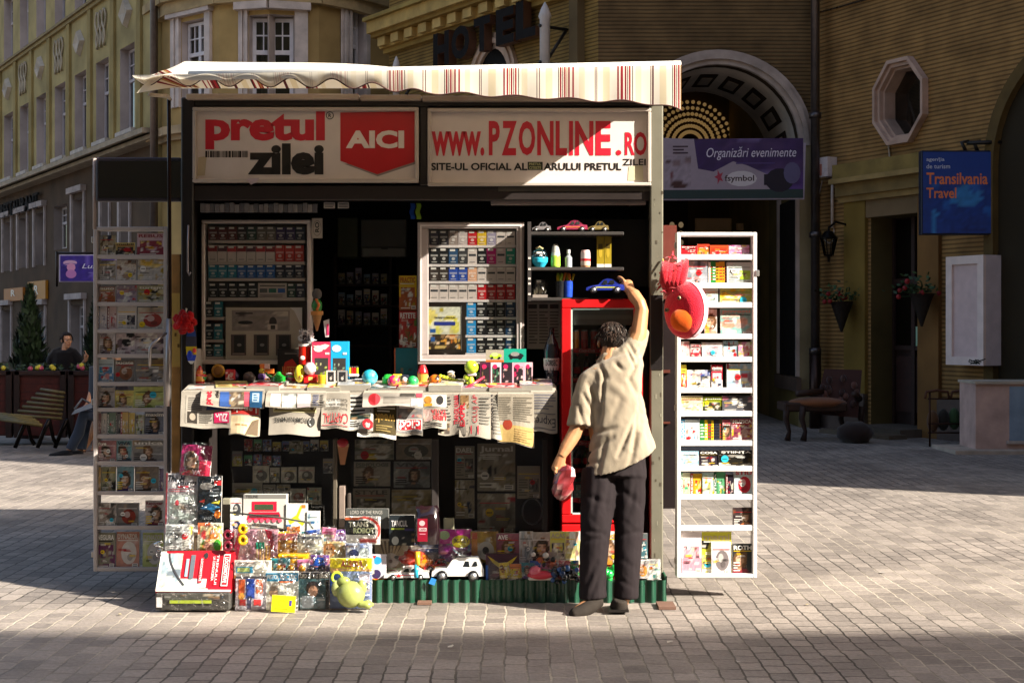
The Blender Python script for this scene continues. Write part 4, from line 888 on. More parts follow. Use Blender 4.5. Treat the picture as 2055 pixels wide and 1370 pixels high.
for (a, b, t, bt, c) in ((14, 52, 580, 605, 'b06a20'), (62, 98, 566, 602, 'b87818')):
    ua, z1_ = W_.px(a, t); ub = W_.px(b, t)[0]; z0_ = W_.px(a, bt)[1]
    k = MB(); p0 = W_.at(ua, z0_, .1); p1 = W_.at(ub, z0_, .1); p2 = W_.at(ub, z1_, .1); p3 = W_.at(ua, z1_, .1); bk = W_.n * -.08
    k.hexa([p0, p1, p2, p3, p0 + bk, p1 + bk, p2 + bk, p3 + bk], c, 'paint'); k.text('R', W_.at(ua + (ub - ua) * .4, z0_ + .15, .11), (p1 - p0) * .22, V((0, 0, (z1_ - z0_) * .5)), 'e8e0d0', 'printed', .02)
    tag(k.build('wall_sign'), ('lower' if a < 50 else 'upper') + ' of the two orange wall signs behind the conical conifer', 'sign')
# slatted bench, seen from its end
bn_ = thing('park_bench', 'slatted wooden bench with dark iron legs in front of the red planter', 'bench', P(70, 905, 19.7))
mb = MB()
for k in range(7):
    y = 781 + k * 8.6; x0_ = 82 - k * 9; mb.tube([P(x0_, y, 20.3 - k * .02), P(129 - k * 1.0, y + 7, 19.75 - k * .02)], .022, '64542c', 'woodgrain', 4)
mb.build('backrest', bn_); mb = MB()
for k in range(4): mb.tube([P(-40 + k * 14, 826 + k * 5, 20.0 - k * .1), P(66 + k * 6, 838 + k * 5, 19.5 - k * .1)], .024, '685a30', 'woodgrain', 4)
mb.build('seat', bn_)
for (x, Y_) in ((40, 19.6), (85, 19.5), (120, 20)):
    mb = MB(); mb.tube([P(x + 14, 842, Y_), P(x + 2, 868, Y_), P(x - 10, 898, Y_)], .03, '1c1614', 'metal', 6); mb.tube([P(x + 14, 842, Y_), P(x + 22, 880, Y_ + .3), P(x + 30, 892, Y_ + .3)], .028, '1c1614', 'metal', 6); mb.build('leg', bn_)

# ================================================================ house behind the photographer, whose roof shades the foreground
ob = thing('town_house', 'tall plain townhouse across the square behind the viewer, shading the foreground paving', 'building', (15, -10, 0))
mb = MB(); mb.box((-30, -22, 0), (75, -6.9, 19.3), 'a89878', 'plaster'); mb.build('wall', ob)
mb = MB(); mb.box((-30.2, -22.2, 19.3), (75.2, -6.55, 19.7), '6a4034', 'stone'); mb.build('roof', ob)
# ================================================================ the kiosk
YF = 9.1                                                # front plane of its posts
kx0, kx1 = P(363, 0, YF).x, P(1331, 0, YF).x
kz1 = P(0, 195, YF).z
DK = '1d1715'
ks = thing('newspaper_kiosk', 'dark metal newspaper kiosk with two large sign boards under a striped awning', 'kiosk', ((kx0 + kx1) / 2, 10.2, 0))
def kpart(name, mb, par=None): return mb.build(name, par or ks)
YB = 11.2
for r, c in (((363, 195, 388, 1206), DK), ((1305, 210, 1331, 1206), '6e6a5c')):
    mb = MB(); mb.pbev(r, YF, .09, c, 'paint', .008)
    if r[0] > 1000:                                     # peeled paint and worn patches on the right post
        rr = random.Random(2)
        for k in range(26):
            x, y = rr.uniform(1308, 1328), rr.uniform(380, 1180); mb.pbox((x, y, x + rr.uniform(1, 4), y + rr.uniform(2, 9)), YF - .0015, .001, rr.choice(['3a342c', '8c8878', '544c40']), 'paint')
        mb.pbox((1306, 592, 1330, 742), YF - .004, .003, '1a1414', 'paint')
    kpart('post', mb)
mb = MB(); mb.pbev((388, 195, 1305, 214), YF + .01, .08, DK, 'paint'); mb.pbev((388, 372, 1305, 402), YF + .03, .08, '241c1a', 'paint'); mb.pbox((1000, 375, 1305, 384), YF + .024, .005, '4a443c', 'paint')
mb.pbev((842, 214, 858, 372), YF + .012, .07, DK, 'paint')
kpart('crossbeam', mb)
mb = MB(); mb.box((kx0, YF + .1, kz1 - .12), (kx1, YB, kz1), '4a4440', 'paint'); kpart('roof', mb)
mb = MB(); mb.box((kx0, YB - .04, 0), (kx1, YB, kz1 - .12), '191513', 'paint'); mb.box((kx0 + .02, YF + .1, 0), (kx0 + .05, YB - .04, kz1 - .12), '2a2422', 'paint'); mb.box((kx1 - .05, YF + .1, 0), (kx1 - .02, YB - .04, kz1 - .12), '2c1c1a', 'paint')
mb.box((kx0 + .05, YF + .3, .0), (kx1 - .05, YB - .04, .16), '2a2624', 'paint'); kpart('shell', mb)
mb = MB(); mb.pbox((1256, 575, 1300, 1110), YF + .35, .03, '2a0e10', 'paint'); kpart('partition', mb)
# aluminium trim, shutter case
mb = MB(); mb.pbev((985, 400, 1297, 411), YF + .06, .05, '8c807c', 'paint', .004); kpart('shutter_case', mb)
mb = MB(); rr = random.Random(3)
for k in range(24): mb.pbox((402 + k * 9.8, 409 + rr.uniform(-2, 2), 411 + k * 9.8, 426), YF + .06 + .006 * (k % 3), .03, ['6a6668', '7c7878', '5c5a5e'][k % 3], 'plastic')
kpart('rolled_sheet', mb)
# sign boards
def sign_board(r, draw):
    mb = MB(); t = 7
    for q in ((r[0], r[1], r[2], r[1] + t), (r[0], r[3] - t, r[2], r[3]), (r[0], r[1] + t, r[0] + t, r[3] - t), (r[2] - t, r[1] + t, r[2], r[3] - t)): mb.pbev(q, YF - .005, .06, 'b8aea4', 'metal' if 0 else 'paint', .004)
    sb = kpart('sign_board', mb); m2 = MB(); Yp = YF + .04; a, b = P(r[0] + 2, r[3] - 2, Yp), P(r[2] - 2, r[1] + 2, Yp)
    fc = Face(m2, a, V((b.x - a.x, 0, 0)), V((0, 0, b.z - a.z)), 'printed'); fc.rect(0, 0, 1, 1, 'd4cac4'); kpart('panel', m2, sb)
    m3 = MB(); draw(m3, Yp - .003); kpart('lettering', m3, sb)
def draw1(m, Y):
    m.ptext('pretul', (412, 222, 652, 300), Y, 'c2142c', bold=.045)
    m.ptext('zilei', (497, 288, 650, 351), Y, '16100e', bold=.05)
    x = 412; rr = random.Random(5)
    while x < 497:
        w_ = rr.choice((1, 1, 1.6, 2.6, 4)); m.pbox((x, 303, x + w_, 316), Y, .001, '16100e', 'printed'); x += w_ + rr.choice((1, 1.4, 2.4))
    q = [P(683, 226, Y), P(683, 323, Y), P(757, 350, Y), P(832, 325, Y), P(832, 224, Y)]; m.face(q, 'b8121c', 'printed')
    q = [P(690, 329, Y + .001), P(758, 354, Y + .001), P(838, 328, Y + .001), P(832, 322, Y + .001)]; m.face(q, '8a807a', 'printed')
    m.ptext('AICI', (694, 262, 811, 298), Y - .002, 'e0d4cc', bold=.045)
    for i in range(16):
        t0, t1 = 2 * PI * i / 16, 2 * PI * (i + 1) / 16; m.face([P(662 + 8 * math.cos(t0), 232 + 8 * math.sin(t0), Y), P(662 + 8 * math.cos(t1), 232 + 8 * math.sin(t1), Y), P(662 + 6.4 * math.cos(t1), 232 + 6.4 * math.sin(t1), Y), P(662 + 6.4 * math.cos(t0), 232 + 6.4 * math.sin(t0), Y)], 'black', 'printed')
    m.ptext('R', (659, 228, 665, 236), Y, 'black', bold=.02)
    m.face([P(398, 316, Y), P(415, 314, Y), P(411, 352, Y), P(396, 353, Y)], 'beb094', 'printed')
def draw2(m, Y):
    m.ptext('www.', (866, 264, 972, 313), Y, 'c2142c', bold=.03)
    x = 979
    for ch, x1 in zip('PZONLINE', (1003, 1037, 1074, 1111, 1138, 1150, 1191, 1226)):
        m.ptext(ch, (x + 2, 243, x1, 312), Y, 'c2142c', bold=.035); x = x1 + 2
    m.ptext('.', (1236, 301, 1247, 312), Y, 'c2142c', bold=.04); m.ptext('RO', (1254, 265, 1298, 312), Y, 'c2142c', bold=.03)
    m.ptext('SITE-UL OFICIAL AL', (865, 327, 1058, 342), Y, '161414', bold=.03); m.ptext('ARULUI PRETUL', (1091, 327, 1247, 342), Y, '161414', bold=.03)
    m.ptext('ZILEI', (1249, 319, 1296, 332), Y, '161414', bold=.02)
    m.pbox((1059, 325, 1089, 341), Y - .001, .002, '20221a', 'printed'); m.ptext('PRETUL', (1062, 327, 1086, 332), Y - .003, 'a8a878', bold=.02); m.ptext('CITESTE', (1062, 334, 1086, 340), Y - .003, 'a8a878', bold=.02)
    m.face([P(1262, 334, Y), P(1290, 332, Y), P(1291, 362, Y), P(1260, 362, Y)], 'c8c0a0', 'printed')
sign_board((386, 215, 840, 366), draw1); sign_board((858, 217, 1307, 373), draw2)
mb = MB(); mb.face([P(496, 359, YF - .008), P(521, 357, YF - .008), P(514, 366, YF - .012), P(504, 371, YF - .006)], 'b8aab0', 'newsprint'); mb.face([P(496, 359, YF - .0085), P(504, 371, YF - .0065), P(499, 366, YF - .02)], 'b0a0a8', 'newsprint'); kpart('torn_sticker', mb)
# counter: a sloping ledge for papers
mb = MB(); a, b = P(366, 788, 8.95), P(1118, 788, 8.95)
zf, zk_ = P(0, 786, 8.95).z, P(0, 764, 9.25).z
mb.hexa([(a.x, 8.95, zf - .05), (b.x, 8.95, zf - .05), (b.x, 8.95, zf), (a.x, 8.95, zf), (a.x, 9.3, zk_ - .05), (b.x, 9.3, zk_ - .05), (b.x, 9.3, zk_), (a.x, 9.3, zk_)], '8a8478', 'paint'); kpart('counter', mb)
CT = lambda px, Y: P(px, 0, Y).x
def cz(Y): return zf + (zk_ - zf) * (Y - 8.95) / .35
# lower windows: pale columns and glass
for (r, c) in (((446, 1000, 462, 1090), '8a8674'), ((668, 880, 676, 1090), '5c5448'), ((680, 975, 692, 1090), '8a7a70'), ((697, 990, 703, 1090), '4a423c'), ((866, 880, 880, 1090), '3c3634'), ((1088, 880, 1100, 1090), '201a1a'), ((890, 1040, 911, 1092), '8c8a72')):
    mb = MB(); mb.pbev(r, YF + .03, .05, c, 'paint', .004); kpart('mullion', mb)
for r in ((462, 880, 670, 1092), (704, 880, 866, 1092), (911, 880, 1088, 1092)):
    m2 = MB(); m2.face([P(r[0], r[3], YF + .07), P(r[2], r[3], YF + .07), P(r[2], r[1], YF + .07), P(r[0], r[1], YF + .07)], 'white', 'glass'); kpart('lower_window', m2)
mb = MB(); mb.pbox((440, 862, 1110, 1110), YF + .36, .02, '2c2622', 'paint'); mb.pbox((440, 1100, 1110, 1112), YF + .04, .3, '3a3430', 'paint'); kpart('window_back', mb)
# opening side trims
mb = MB(); mb.pbev((365, 700, 392, 775), YF + .02, .3, 'b8b0a8', 'paint'); kpart('side_panel', mb)
# plinth under the goods with its green corrugated skirt
mb = MB(); mb.box((P(745, 0, 8.98).x, 8.98, 0), (P(1326, 0, 9).x, 9.12, .135), '2a2a24', 'paint'); mb.box((P(330, 0, 8.98).x, 8.98, 0), (P(744, 0, 8.98).x, 9.12, .1), '2a2622', 'paint'); kpart('plinth', mb)
for (xa_, xb_, ya_, yb_, z0_, z1_) in ((748, 1120, 9.122, 9.166, 0, .215), (335, 742, 8.935, 8.978, 0, .27), (335, 742, 9.122, 9.166, 0, .44)):
    mb = MB(); mb.box((P(xa_, 0, ya_).x, ya_, z0_), (P(xb_, 0, ya_).x, yb_, z1_), '5a4a3a', 'matte'); kpart('display_step', mb)
mb = MB(); N_ = 200; xa, xb = P(745, 0, 8.95).x, P(1336, 0, 8.95).x; vs = []
for i in range(N_ + 1):
    x = xa + (xb - xa) * i / N_; y = 8.955 + .012 * math.sin(x * 2 * PI / .068); vs += [(x, y, 0.0), (x, y, .142 + .002 * math.sin(i * 1.7))]
mb.mesh(vs, [(2 * i, 2 * i + 2, 2 * i + 3, 2 * i + 1) for i in range(N_)], '1e4634', 'plastic', True)
vs = [(xb, 8.955 + .25 * i / 20 , z) for i in range(21) for z in (0, .165)]; vs = [(x + .01 * math.sin(k * 1.3), y, z) for k, (x, y, z) in enumerate(vs)]
mb.mesh(vs, [(2 * i, 2 * i + 2, 2 * i + 3, 2 * i + 1) for i in range(20)], '245a40', 'plastic', True); kpart('corrugated_skirt', mb)
# awning: rear rail, bar, cloth top and underside, valance with scalloped hem
def stripes(x):
    """woven stripe pattern across the cloth"""
    u = (x / .3107 + .19) % 1.0
    for a, b, c in ((.0, .012, '3a2420'), (.03, .06, '8a2430'), (.075, .085, '5a2c28'), (.10, .13, '9a3038'), (.145, .155, 'a87848'), (.17, .2, '8a2430'), (.215, .225, '5a2c28'), (.245, .275, '9a3038'), (.30, .312, '3a2420'), (.62, .63, '5a2c30'), (.645, .655, '5a2c30'), (.668, .678, '5a2c30'), (.36, .46, 'e2d6bc'), (.78, .9, 'e0d2b4')):
        if a <= u < b: return c
    return 'ece4d6'
YW = 7.9
ax0, ax1 = P(268, 0, YW).x, P(1366, 0, YW).x
def bar_z(t): return P(0, 158 - 20 * t, YW).z if t < 1 else P(0, 138, YW).z
aw = MB(); aw.tube([(ax0 + .3, YW + .01, P(0, 152, YW).z), (ax1, YW, P(0, 132, YW).z)], .026, 'e8e4dc', 'paint', 10); awn = kpart('awning', aw)
NX = 330
def cloth_z(t, s):
    """t along the width, s from rear rail (0) to bar (1)"""
    zr = P(0, 192, 9.05).z + .05; zb_ = P(0, 155 - 24 * t, YW).z; bulge = max(0, 1 - (t / .56) ** 3) * min(1, t / .06) if t < .56 else 0
    return zr * (1 - s) + zb_ * s + math.sin(PI * min(1, s * 1.02)) * (.115 * bulge + .01) + .012 * math.sin(9 * t + 3) * math.sin(PI * s) * bulge
def cloth(dz, plain, name, m):
    mb = MB(); vs = []; cs = []
    for i in range(NX + 1):
        t = i / NX; x = ax0 + (ax1 - ax0) * t
        for j in range(9):
            s = j / 8; y = 9.06 + (YW - 9.06) * s; vs.append(V((x, y, cloth_z(t, s) + dz)))
    fs = []; n0 = len(mb.v); mb.v += vs
    for i in range(NX):
        c = hx('e6e0d2') if plain else hx(stripes(ax0 + (ax1 - ax0) * (i + .5) / NX))
        for j in range(8):
            k = n0 + i * 9 + j; mb.f.append(((k, k + 1, k + 10, k + 9), c, m, True))
    return kpart(name, mb, awn)
cloth(.004, True, 'cloth', 'canvas'); cloth(-.004, False, 'underside', 'canvas')
mb = MB(); vs = []; M_ = 6
def vb(t):                                               # hem height of the valance in photo pixels
    px_ = 268 + 1098 * t
    sc = 9 * math.cos(2 * PI * (px_ - 330) / 84 + PI)
    if px_ < 850: return 158 + (px_ - 330) * .026 + max(0, px_ - 700) * .1 + sc * (1 if px_ < 700 else max(.4, 1 - (px_ - 700) / 250))
    return 187 + (px_ - 850) * .048 + 3.2 * math.cos(2 * PI * (px_ - 880) / 105) + (14 * ((px_ - 1290) / 76) ** 2 if px_ > 1290 else 0)
def vt(t): return 153 - 21 * t
NV = 660
for i in range(NV + 1):
    t = i / NV; x = ax0 + (ax1 - ax0) * t; zt_, zb_ = P(0, vt(t), YW).z, P(0, vb(t), YW).z
    back = .12 * max(0, 1 - t / .55)
    for j in range(M_ + 1):
        s = j / M_; vs.append(V((x, YW - .027 + back * s * s + .007 * s * math.sin(2 * PI * i / NV * 13), zt_ + (zb_ - zt_) * s)))
n0 = len(mb.v); mb.v += vs
for i in range(NV):
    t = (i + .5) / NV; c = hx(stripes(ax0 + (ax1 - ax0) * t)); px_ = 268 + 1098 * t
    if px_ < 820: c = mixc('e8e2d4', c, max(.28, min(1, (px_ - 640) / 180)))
    for j in range(M_):
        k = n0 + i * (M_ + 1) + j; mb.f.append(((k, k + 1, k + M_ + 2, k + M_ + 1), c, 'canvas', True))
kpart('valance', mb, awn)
mb = MB(); pts = []
for i in range(NV + 1): pts.append(vs[i * (M_ + 1) + M_] + V((0, -.003, 0)))
mb.tube(pts[::4], .004, '4a2c28', 'fabric', 5); kpart('hem', mb, awn)
mb = MB(); n0 = len(mb.v); E = []                        # loose end of the cloth blown out at the left corner
for i in range(13):
    s = i / 12
    for j in range(15):
        q = j / 14; y = YW + .02 + .35 * s; zc_ = P(0, 186, YW).z + (P(0, 139, YW).z - P(0, 186, YW).z) * math.sin(PI * .5 * q) ; xx = P(272, 0, YW).x + (P(334, 0, YW).x - P(272, 0, YW).x) * q + .1 * s
        mb.v.append(V((xx, y, zc_ * (1 - s) + (P(0, 178, 8.3).z) * s + .0)))
for i in range(12):
    for j in range(14):
        k = n0 + i * 15 + j; mb.f.append(((k, k + 1, k + 16, k + 15), hx(['7a2430', 'e0d0b8', 'a8824c', '8a2430', 'e4d8c4'][j % 5] if j > 4 else 'e0d4bc'), 'canvas', True))
kpart('loose_corner', mb, awn)
mb = MB(); mb.tube([P(300, 190, 8.2), P(335, 193, 8.6), P(342, 200, 9)], .012, 'c8bca8', 'fabric', 5); kpart('cord', mb, awn)
mb = MB(); mb.pbev((372, 188, 720, 199), 9.05, .1, 'b0a090', 'paint'); mb.pbev((722, 190, 845, 201), 9.055, .1, 'a09080', 'paint'); mb.pbev((847, 192, 1325, 203), 9.05, .1, '8a7c70', 'paint'); kpart('rail', mb, awn)
# header panel on the left, hanging hook, crank rod, tan post, lower signs
mb = MB(); mb.pbev((193, 316, 362, 404), 9.3, .05, '3a343c', 'paint', .006); hd = kpart('header_panel', mb); mb = MB(); mb.pbox((197, 323, 362, 397), 9.294, .005, '14100f', 'shiny'); kpart('panel_face', mb, hd)
mb = MB(); mb.tube([P(190, 318, 9.33), P(190, 460, 9.33)], .012, 'a89890', 'paint', 6); kpart('panel_upright', mb, hd)
mb = MB(); mb.pbev((344, 510, 362, 960), 9.22, .05, 'b8884c', 'woodgrain', .004); tp = kpart('side_post', mb)
mb = MB(); mb.pbox((345, 588, 361, 736), 9.212, .007, 'd4b060', 'newsprint')
for (x, y) in ((351, 640), (354, 655), (350, 668), (356, 690)): mb.pbox((x, y, x + 4, y + 7), 9.209, .002, '7a5a2c', 'newsprint')
kpart('yellow_strip', mb, tp)
mb = MB(); mb.tube([P(339, 195, 8.9), P(340, 430, 9.0), P(341, 620, 9.1), P(339, 700, 9.1)], .012, '2a1c18', 'metal', 6); mb.tube([P(339, 640, 9.1), P(337, 815, 9.05)], .02, 'b0a8a4', 'metal', 6)
mb.tube([P(334, 668, 9.05), P(306, 690, 9.0), P(301, 700, 9.0), P(301, 735, 9.0)], .009, 'b8b0ac', 'metal', 6); tag(mb.build('awning_crank'), 'long awning crank with a bent steel handle hanging beside the left rack', 'crank')
mb = MB(); mb.tube([P(378, 453, YF - .02), P(377, 500, YF - .02), P(377, 545, YF - .02), P(380, 552, YF - .02), P(383, 546, YF - .02)], .006, 'a8a0a4', 'metal', 6); mb.tube([P(378, 453, YF - .02), P(378, 453, YF)], .006, 'a8a0a4', 'metal', 6); kpart('hook_rod', mb)
# side door edge on the right and its shelf brackets
mb = MB(); mb.pbox((1331, 452, 1358, 600), 9.5, .05, '6a3228', 'paint'); mb.pbox((1331, 600, 1356, 1020), 9.52, .05, '1a0f10', 'paint'); mb.pbox((1331, 742, 1345, 748), 9.5, .02, '5a2c20', 'paint'); mb.pbox((1331, 846, 1345, 850), 9.5, .02, '5a2c20', 'paint'); kpart('side_door', mb)

# ================================================================ interior: back shelves
def shelf_thing(name, label, cat, loc): return thing(name, label, cat, loc)
YS = 10.5
bs_ = thing('back_shelves', 'dark shelving at the back of the kiosk between the two cigarette cabinets', 'shelves', P(740, 770, YS))
mb = MB()
for y in (570, 612, 652, 692): mb.pbox((672, y, 838, y + 4), YS, .4, '3c2c28', 'woodgrain')
for x in (672, 783, 838): mb.pbox((x - 3, 510, x + 3, 770), YS - .005, .42, '32241f', 'woodgrain')
mb.build('shelf', bs_)
rr = random.Random(21)
wds = ['first', 'second', 'third', 'fourth', 'fifth', 'sixth']
for row, yb_ in enumerate((570, 612, 652)):
    for k in range(6):
        x = 679 + k * 17; h = rr.uniform(20, 33); c = rr.choice(['c8c4c0', 'a09ab0', '8aa0b8', 'd8d0c0', '8a8aa0', 'b8a888']); 
        card('boxed_gadget', f'small boxed gadget, {wds[k]} along the {["top", "middle", "bottom"][row]} shelf inside the kiosk', 'box', (x, yb_ - h, x + 13, yb_), YS + .1, .08, 0, ('B', c, rr.choice(['3a3a44', '504468', '48606c', '605c58']), '', rr.randint(0, 999)), '4a4644', 'boxed gadgets on the back shelves')
for (r, c, lab, nm) in (((677, 436, 718, 516), '54563e', 'olive storage box left of the grey wall unit inside the kiosk', 'storage_box'), ((724, 440, 816, 515), '6c6a62', 'grey wall unit with a lighter lower flap hanging inside the kiosk', 'wall_unit')):
    mb = MB(); mb.pbev(r, YS - .1, .3, c, 'paint')
    if nm == 'wall_unit': mb.pbev((726, 497, 814, 515), YS - .12, .02, '9a988e', 'paint'); mb.pbox((765, 498, 778, 500), YS - .124, .004, '3a3a38', 'paint')
    tag(mb.build(nm), lab, 'box')
for k, (x, lab) in enumerate(((650, 'left'), (678, 'right'))):
    card('notice_strip', f'{lab} of two small white notice strips stuck under the kiosk fascia', 'notice', (x, 406, x + 22, 418), YF + .08, .004, draw=lambda f: (f.rect(0, 0, 1, 1, 'b0aaa4'), f.lines(.08, .1, .92, .9, 3, '3a3634')), group='notice strips under the fascia')
for (x, c, lab) in ((823, '2450a8', 'blue ribbon hanging under the kiosk fascia'), (835, '9ac03a', 'lime green ribbon hanging under the kiosk fascia')):
    mb = MB(); vs = [P(x + dx + 1.5 * math.sin(j * 1.1), 408 + j * 4, 9.3 + .008 * math.sin(j + dx)) for j in range(9) for dx in (0, 9)]; mb.mesh(vs, [(2 * j, 2 * j + 1, 2 * j + 3, 2 * j + 2) for j in range(8)], c, 'fabric'); tag(mb.build('ribbon'), lab, 'ribbon')
card('hanging_magazine', 'yellow cookery magazine hanging left of the right cigarette cabinet', 'magazine', (801, 553, 836, 622), 9.55, .01, 0, ('B', 'e0b828', 'b05a2c', 'PRACTIC', 31)); card('hanging_magazine', 'red and green cookery magazine hanging below the yellow one inside the kiosk', 'magazine', (801, 624, 836, 697), 9.55, .01, 0, ('S', 'b83a34', '5a7a34', 'RETETE', 32))
card('storage_box', 'teal cardboard box with an orange edge behind the counter toys', 'box', (791, 698, 838, 778), 9.5, .12, 0, draw=lambda f: (f.rect(0, 0, 1, 1, '1c6a78'), f.rect(0, 0, .06, 1, 'c05a2c'), f.scene(.1, .02, .95, .5, ['1c6a78', '2c2c34', '3a3a40', 'a08060'], 4, 7, 7, 6)), side='c05a2c')

# ================================================================ cigarette cabinets
PK = 0
def packs(xs, y0, y1, Y, cols, cab, row, alt=''):
    """a row of packs standing side by side"""
    n = len(xs) - 1; rr = random.Random(int(xs[0] * 7 + y0))
    for k in range(n):
        c, cn = cols[k]
        def dr(f, c=c, k=k):
            f.rect(0, 0, 1, 1, c); l = sum(hx(c)) > 1.2
            if l: f.rect(0, .62, 1, .95, rr.choice(['8a2028', 'b03038', '5a2c38'])) if alt == 'red' else f.rect(.1, .52, .9, .66, '3a3c40')
            else: f.rect(.1, .5, .9, .62, mixc(c, 'white', .35)); f.ell(.5, .35, .2, .1, mixc(c, 'white', .5), 8)
            f.rect(.12, .84, .7, .97, 'd8d4cc'); f.lines(.2, .08, .8, .2, 1, mixc(c, 'white', .5) if not l else 'grey', rr)
        card('cigarette_pack', f'{cn} cigarette pack, {ORD[k]} along {row} of the {cab} cabinet', 'cigarette pack', (xs[k] + .5, y0 + rr.uniform(0, 1.5), xs[k + 1] - .5, y1), Y, .022, 0, draw=dr, side=mixc(c, 'black', .2), group=f'cigarette packs in the {cab} cabinet')
def lerp(a, b, n): return [a + (b - a) * i / n for i in range(n + 1)]
cl = thing('display_cabinet', 'left white-framed cigarette cabinet under the first sign board', 'cabinet', P(514, 731, 9.33))
mb = MB(); mb.pbox((404, 441, 624, 730), 9.42, .02, '6a5c54', 'paint')
for q in ((404, 441, 624, 448), (404, 722, 624, 731), (404, 448, 411, 722), (616, 448, 624, 722)): mb.pbev(q, 9.31, .11, 'c8bcb4', 'paint', .005)
mb.build('case', cl)
for y in (482, 525, 558, 597): 
    mb = MB(); mb.pbox((418, y, 612, y + 6), 9.335, .08, 'b4a89e', 'paint'); mb.build('shelf', cl)
for y in (636, 681, 715): 
    mb = MB(); mb.pbox((411, y, 449, y + 6), 9.335, .08, 'b4a89e', 'paint'); mb.build('shelf', cl)
mb = MB(); mb.face([P(411, 722, 9.315), P(616, 722, 9.315), P(616, 448, 9.315), P(411, 448, 9.315)], 'white', 'acrylic'); mb.build('pane', cl)
dr_ = ('5a1418', 'dark red'); nv = ('20283c', 'navy'); bk_ = ('1c1c1e', 'black'); wh = ('c8bcb4', 'white'); te = ('1c7a90', 'teal'); bl = ('1c5a9c', 'blue'); pu = ('3a2c58', 'purple'); gn = ('1c3c34', 'dark green')
packs(lerp(418, 612, 10), 455, 482, 9.345, [dr_, dr_, dr_, ('2c2024', 'dark brown'), gn, ('6a6058', 'grey'), ('70665c', 'grey'), pu, pu, nv], 'left', 'the top row')
packs(lerp(417, 610, 10), 492, 525, 9.345, [wh] * 7 + [('b83a34', 'red and white')] * 3, 'left', 'the second row', 'red')
packs(lerp(418, 610, 10), 531, 558, 9.345, [te, te, te, bl, bl, bl, bl, nv, nv, nv], 'left', 'the third row')
packs(lerp(418, 517, 5), 568, 597, 9.345, [bk_] * 5, 'left', 'the fourth row start'); packs(lerp(576, 612, 2), 568, 597, 9.345, [gn, nv], 'left', 'the fourth row end')
card('price_card', 'white card with three swatches on the fourth row of the left cabinet', 'card', (518, 568, 575, 600), 9.343, .01, draw=lambda f: (f.rect(0, 0, 1, 1, 'b8aca2'), f.rect(.06, .4, .32, .66, '5a5c5a'), f.rect(.38, .4, .64, .66, '2c6a5a'), f.rect(.7, .4, .95, .66, '2c5a9a'), f.lines(.06, .75, .95, .92, 1, '5a5450'), f.lines(.06, .1, .95, .3, 2, '7a706a')))
for row, (y0, y1) in enumerate(((604, 636), (648, 681), (690, 715))): packs([411, 429, 447], y0, y1, 9.345, [('1c2c34', 'dark'), ('1c707c', 'teal')], 'left', ['the upper', 'the middle', 'the lower'][row] + ' of the short shelves')
def poster_l(f):
    f.poly([(0, 0), (1, 0), (1, .62), (.9, .93), (.84, 1), (0, 1)], 'c4b8a4'); f.rect(.08, .55, .84, .95, '9a8c84'); f.scene(.1, .57, .82, .93, ['9a8c84', 'a8988e', '5a4c48', '9a8c84', 'b0a098'], 12, 10, 6, 7)
    f.ell(.62, .72, .05, .1, '3a302c'); f.rect(.55, .57, .68, .68, 'd0c0b0'); f.rect(.59, .58, .65, .66, '3a302c'); f.lines(.13, .86, .38, .92, 1, '3c3430'); f.ell(.26, .71, .1, .035, '28221f')
    for x in (.07, .37, .66): f.rect(x, .08, x + .2, .48, '5a4640'); f.rect(x + .04, .13, x + .18, .46, '1e1a1c'); f.ell(x + .11, .28, .03, .03, '8a8480'); f.rect(x + .02, .1, x + .18, .12, '9a8a80')
card('wall_poster', 'cream advert panel with three dark frames in the left cabinet', 'poster', (453, 617, 606, 721), 9.34, .012, draw=poster_l)
card('fuse_sticker', 'tall narrow sticker lettered RO beside the left cabinet', 'sticker', (626, 438, 647, 478), 9.3, .003, draw=lambda f: (f.rect(0, 0, 1, 1, 'b4aa9e'), f.ell(.5, .5, .42, .4, '8a8078'), f.ell(.5, .5, .36, .36, 'b4aa9e'), f.text(.3, .3, .7, .8, 'RO', '1c1816', .03, 90)))
cr_ = thing('display_cabinet', 'right grey-framed cigarette cabinet with a yellow concert poster in its corner', 'cabinet', P(944, 730, 9.25))
mb = MB(); mb.pbox((838, 446, 1052, 731), 9.33, .03, 'a0968e', 'paint')
for q in ((838, 446, 1052, 459), (838, 712, 1052, 731), (838, 459, 860, 712), (1036, 459, 1052, 712)): mb.pbev(q, 9.24, .09, 'a89c98', 'paint', .005)
for q in ((843, 451, 1047, 454), (843, 721, 1047, 724), (843, 454, 846, 721), (1044, 454, 1047, 721)): mb.pbox(q, 9.234, .006, 'd8d0cc', 'paint')
mb.build('case', cr_)
for y in (492, 530, 564, 601): mb = MB(); mb.pbox((860, y, 1036, y + 5), 9.255, .07, 'd0c8c4', 'paint'); mb.build('shelf', cr_)
for y in (636, 672, 708): mb = MB(); mb.pbox((934, y, 1036, y + 5), 9.255, .07, 'd0c8c4', 'paint'); mb.build('shelf', cr_)
mb = MB(); mb.face([P(860, 712, 9.243), P(1036, 712, 9.243), P(1036, 459, 9.243), P(860, 459, 9.243)], 'white', 'acrylic'); mb.build('pane', cr_)
xs9 = lerp(862, 1034, 9); rd = ('b01c24', 'red')
packs(xs9, 462, 492, 9.262, [('2c2838', 'dark blue'), ('2c2830', 'black'), ('8a7c74', 'grey'), ('b0a4a0', 'white'), rd, ('c8a428', 'yellow'), ('90889a', 'lilac'), wh, wh], 'right', 'the top row')
packs(xs9, 498, 530, 9.262, [bk_, bk_, ('2c4a6a', 'blue-grey'), ('3a3a3c', 'charcoal'), wh, bk_, ('c01c78', 'magenta'), ('c8b4b4', 'pinkish white'), ('1c8a74', 'green')], 'right', 'the second row')
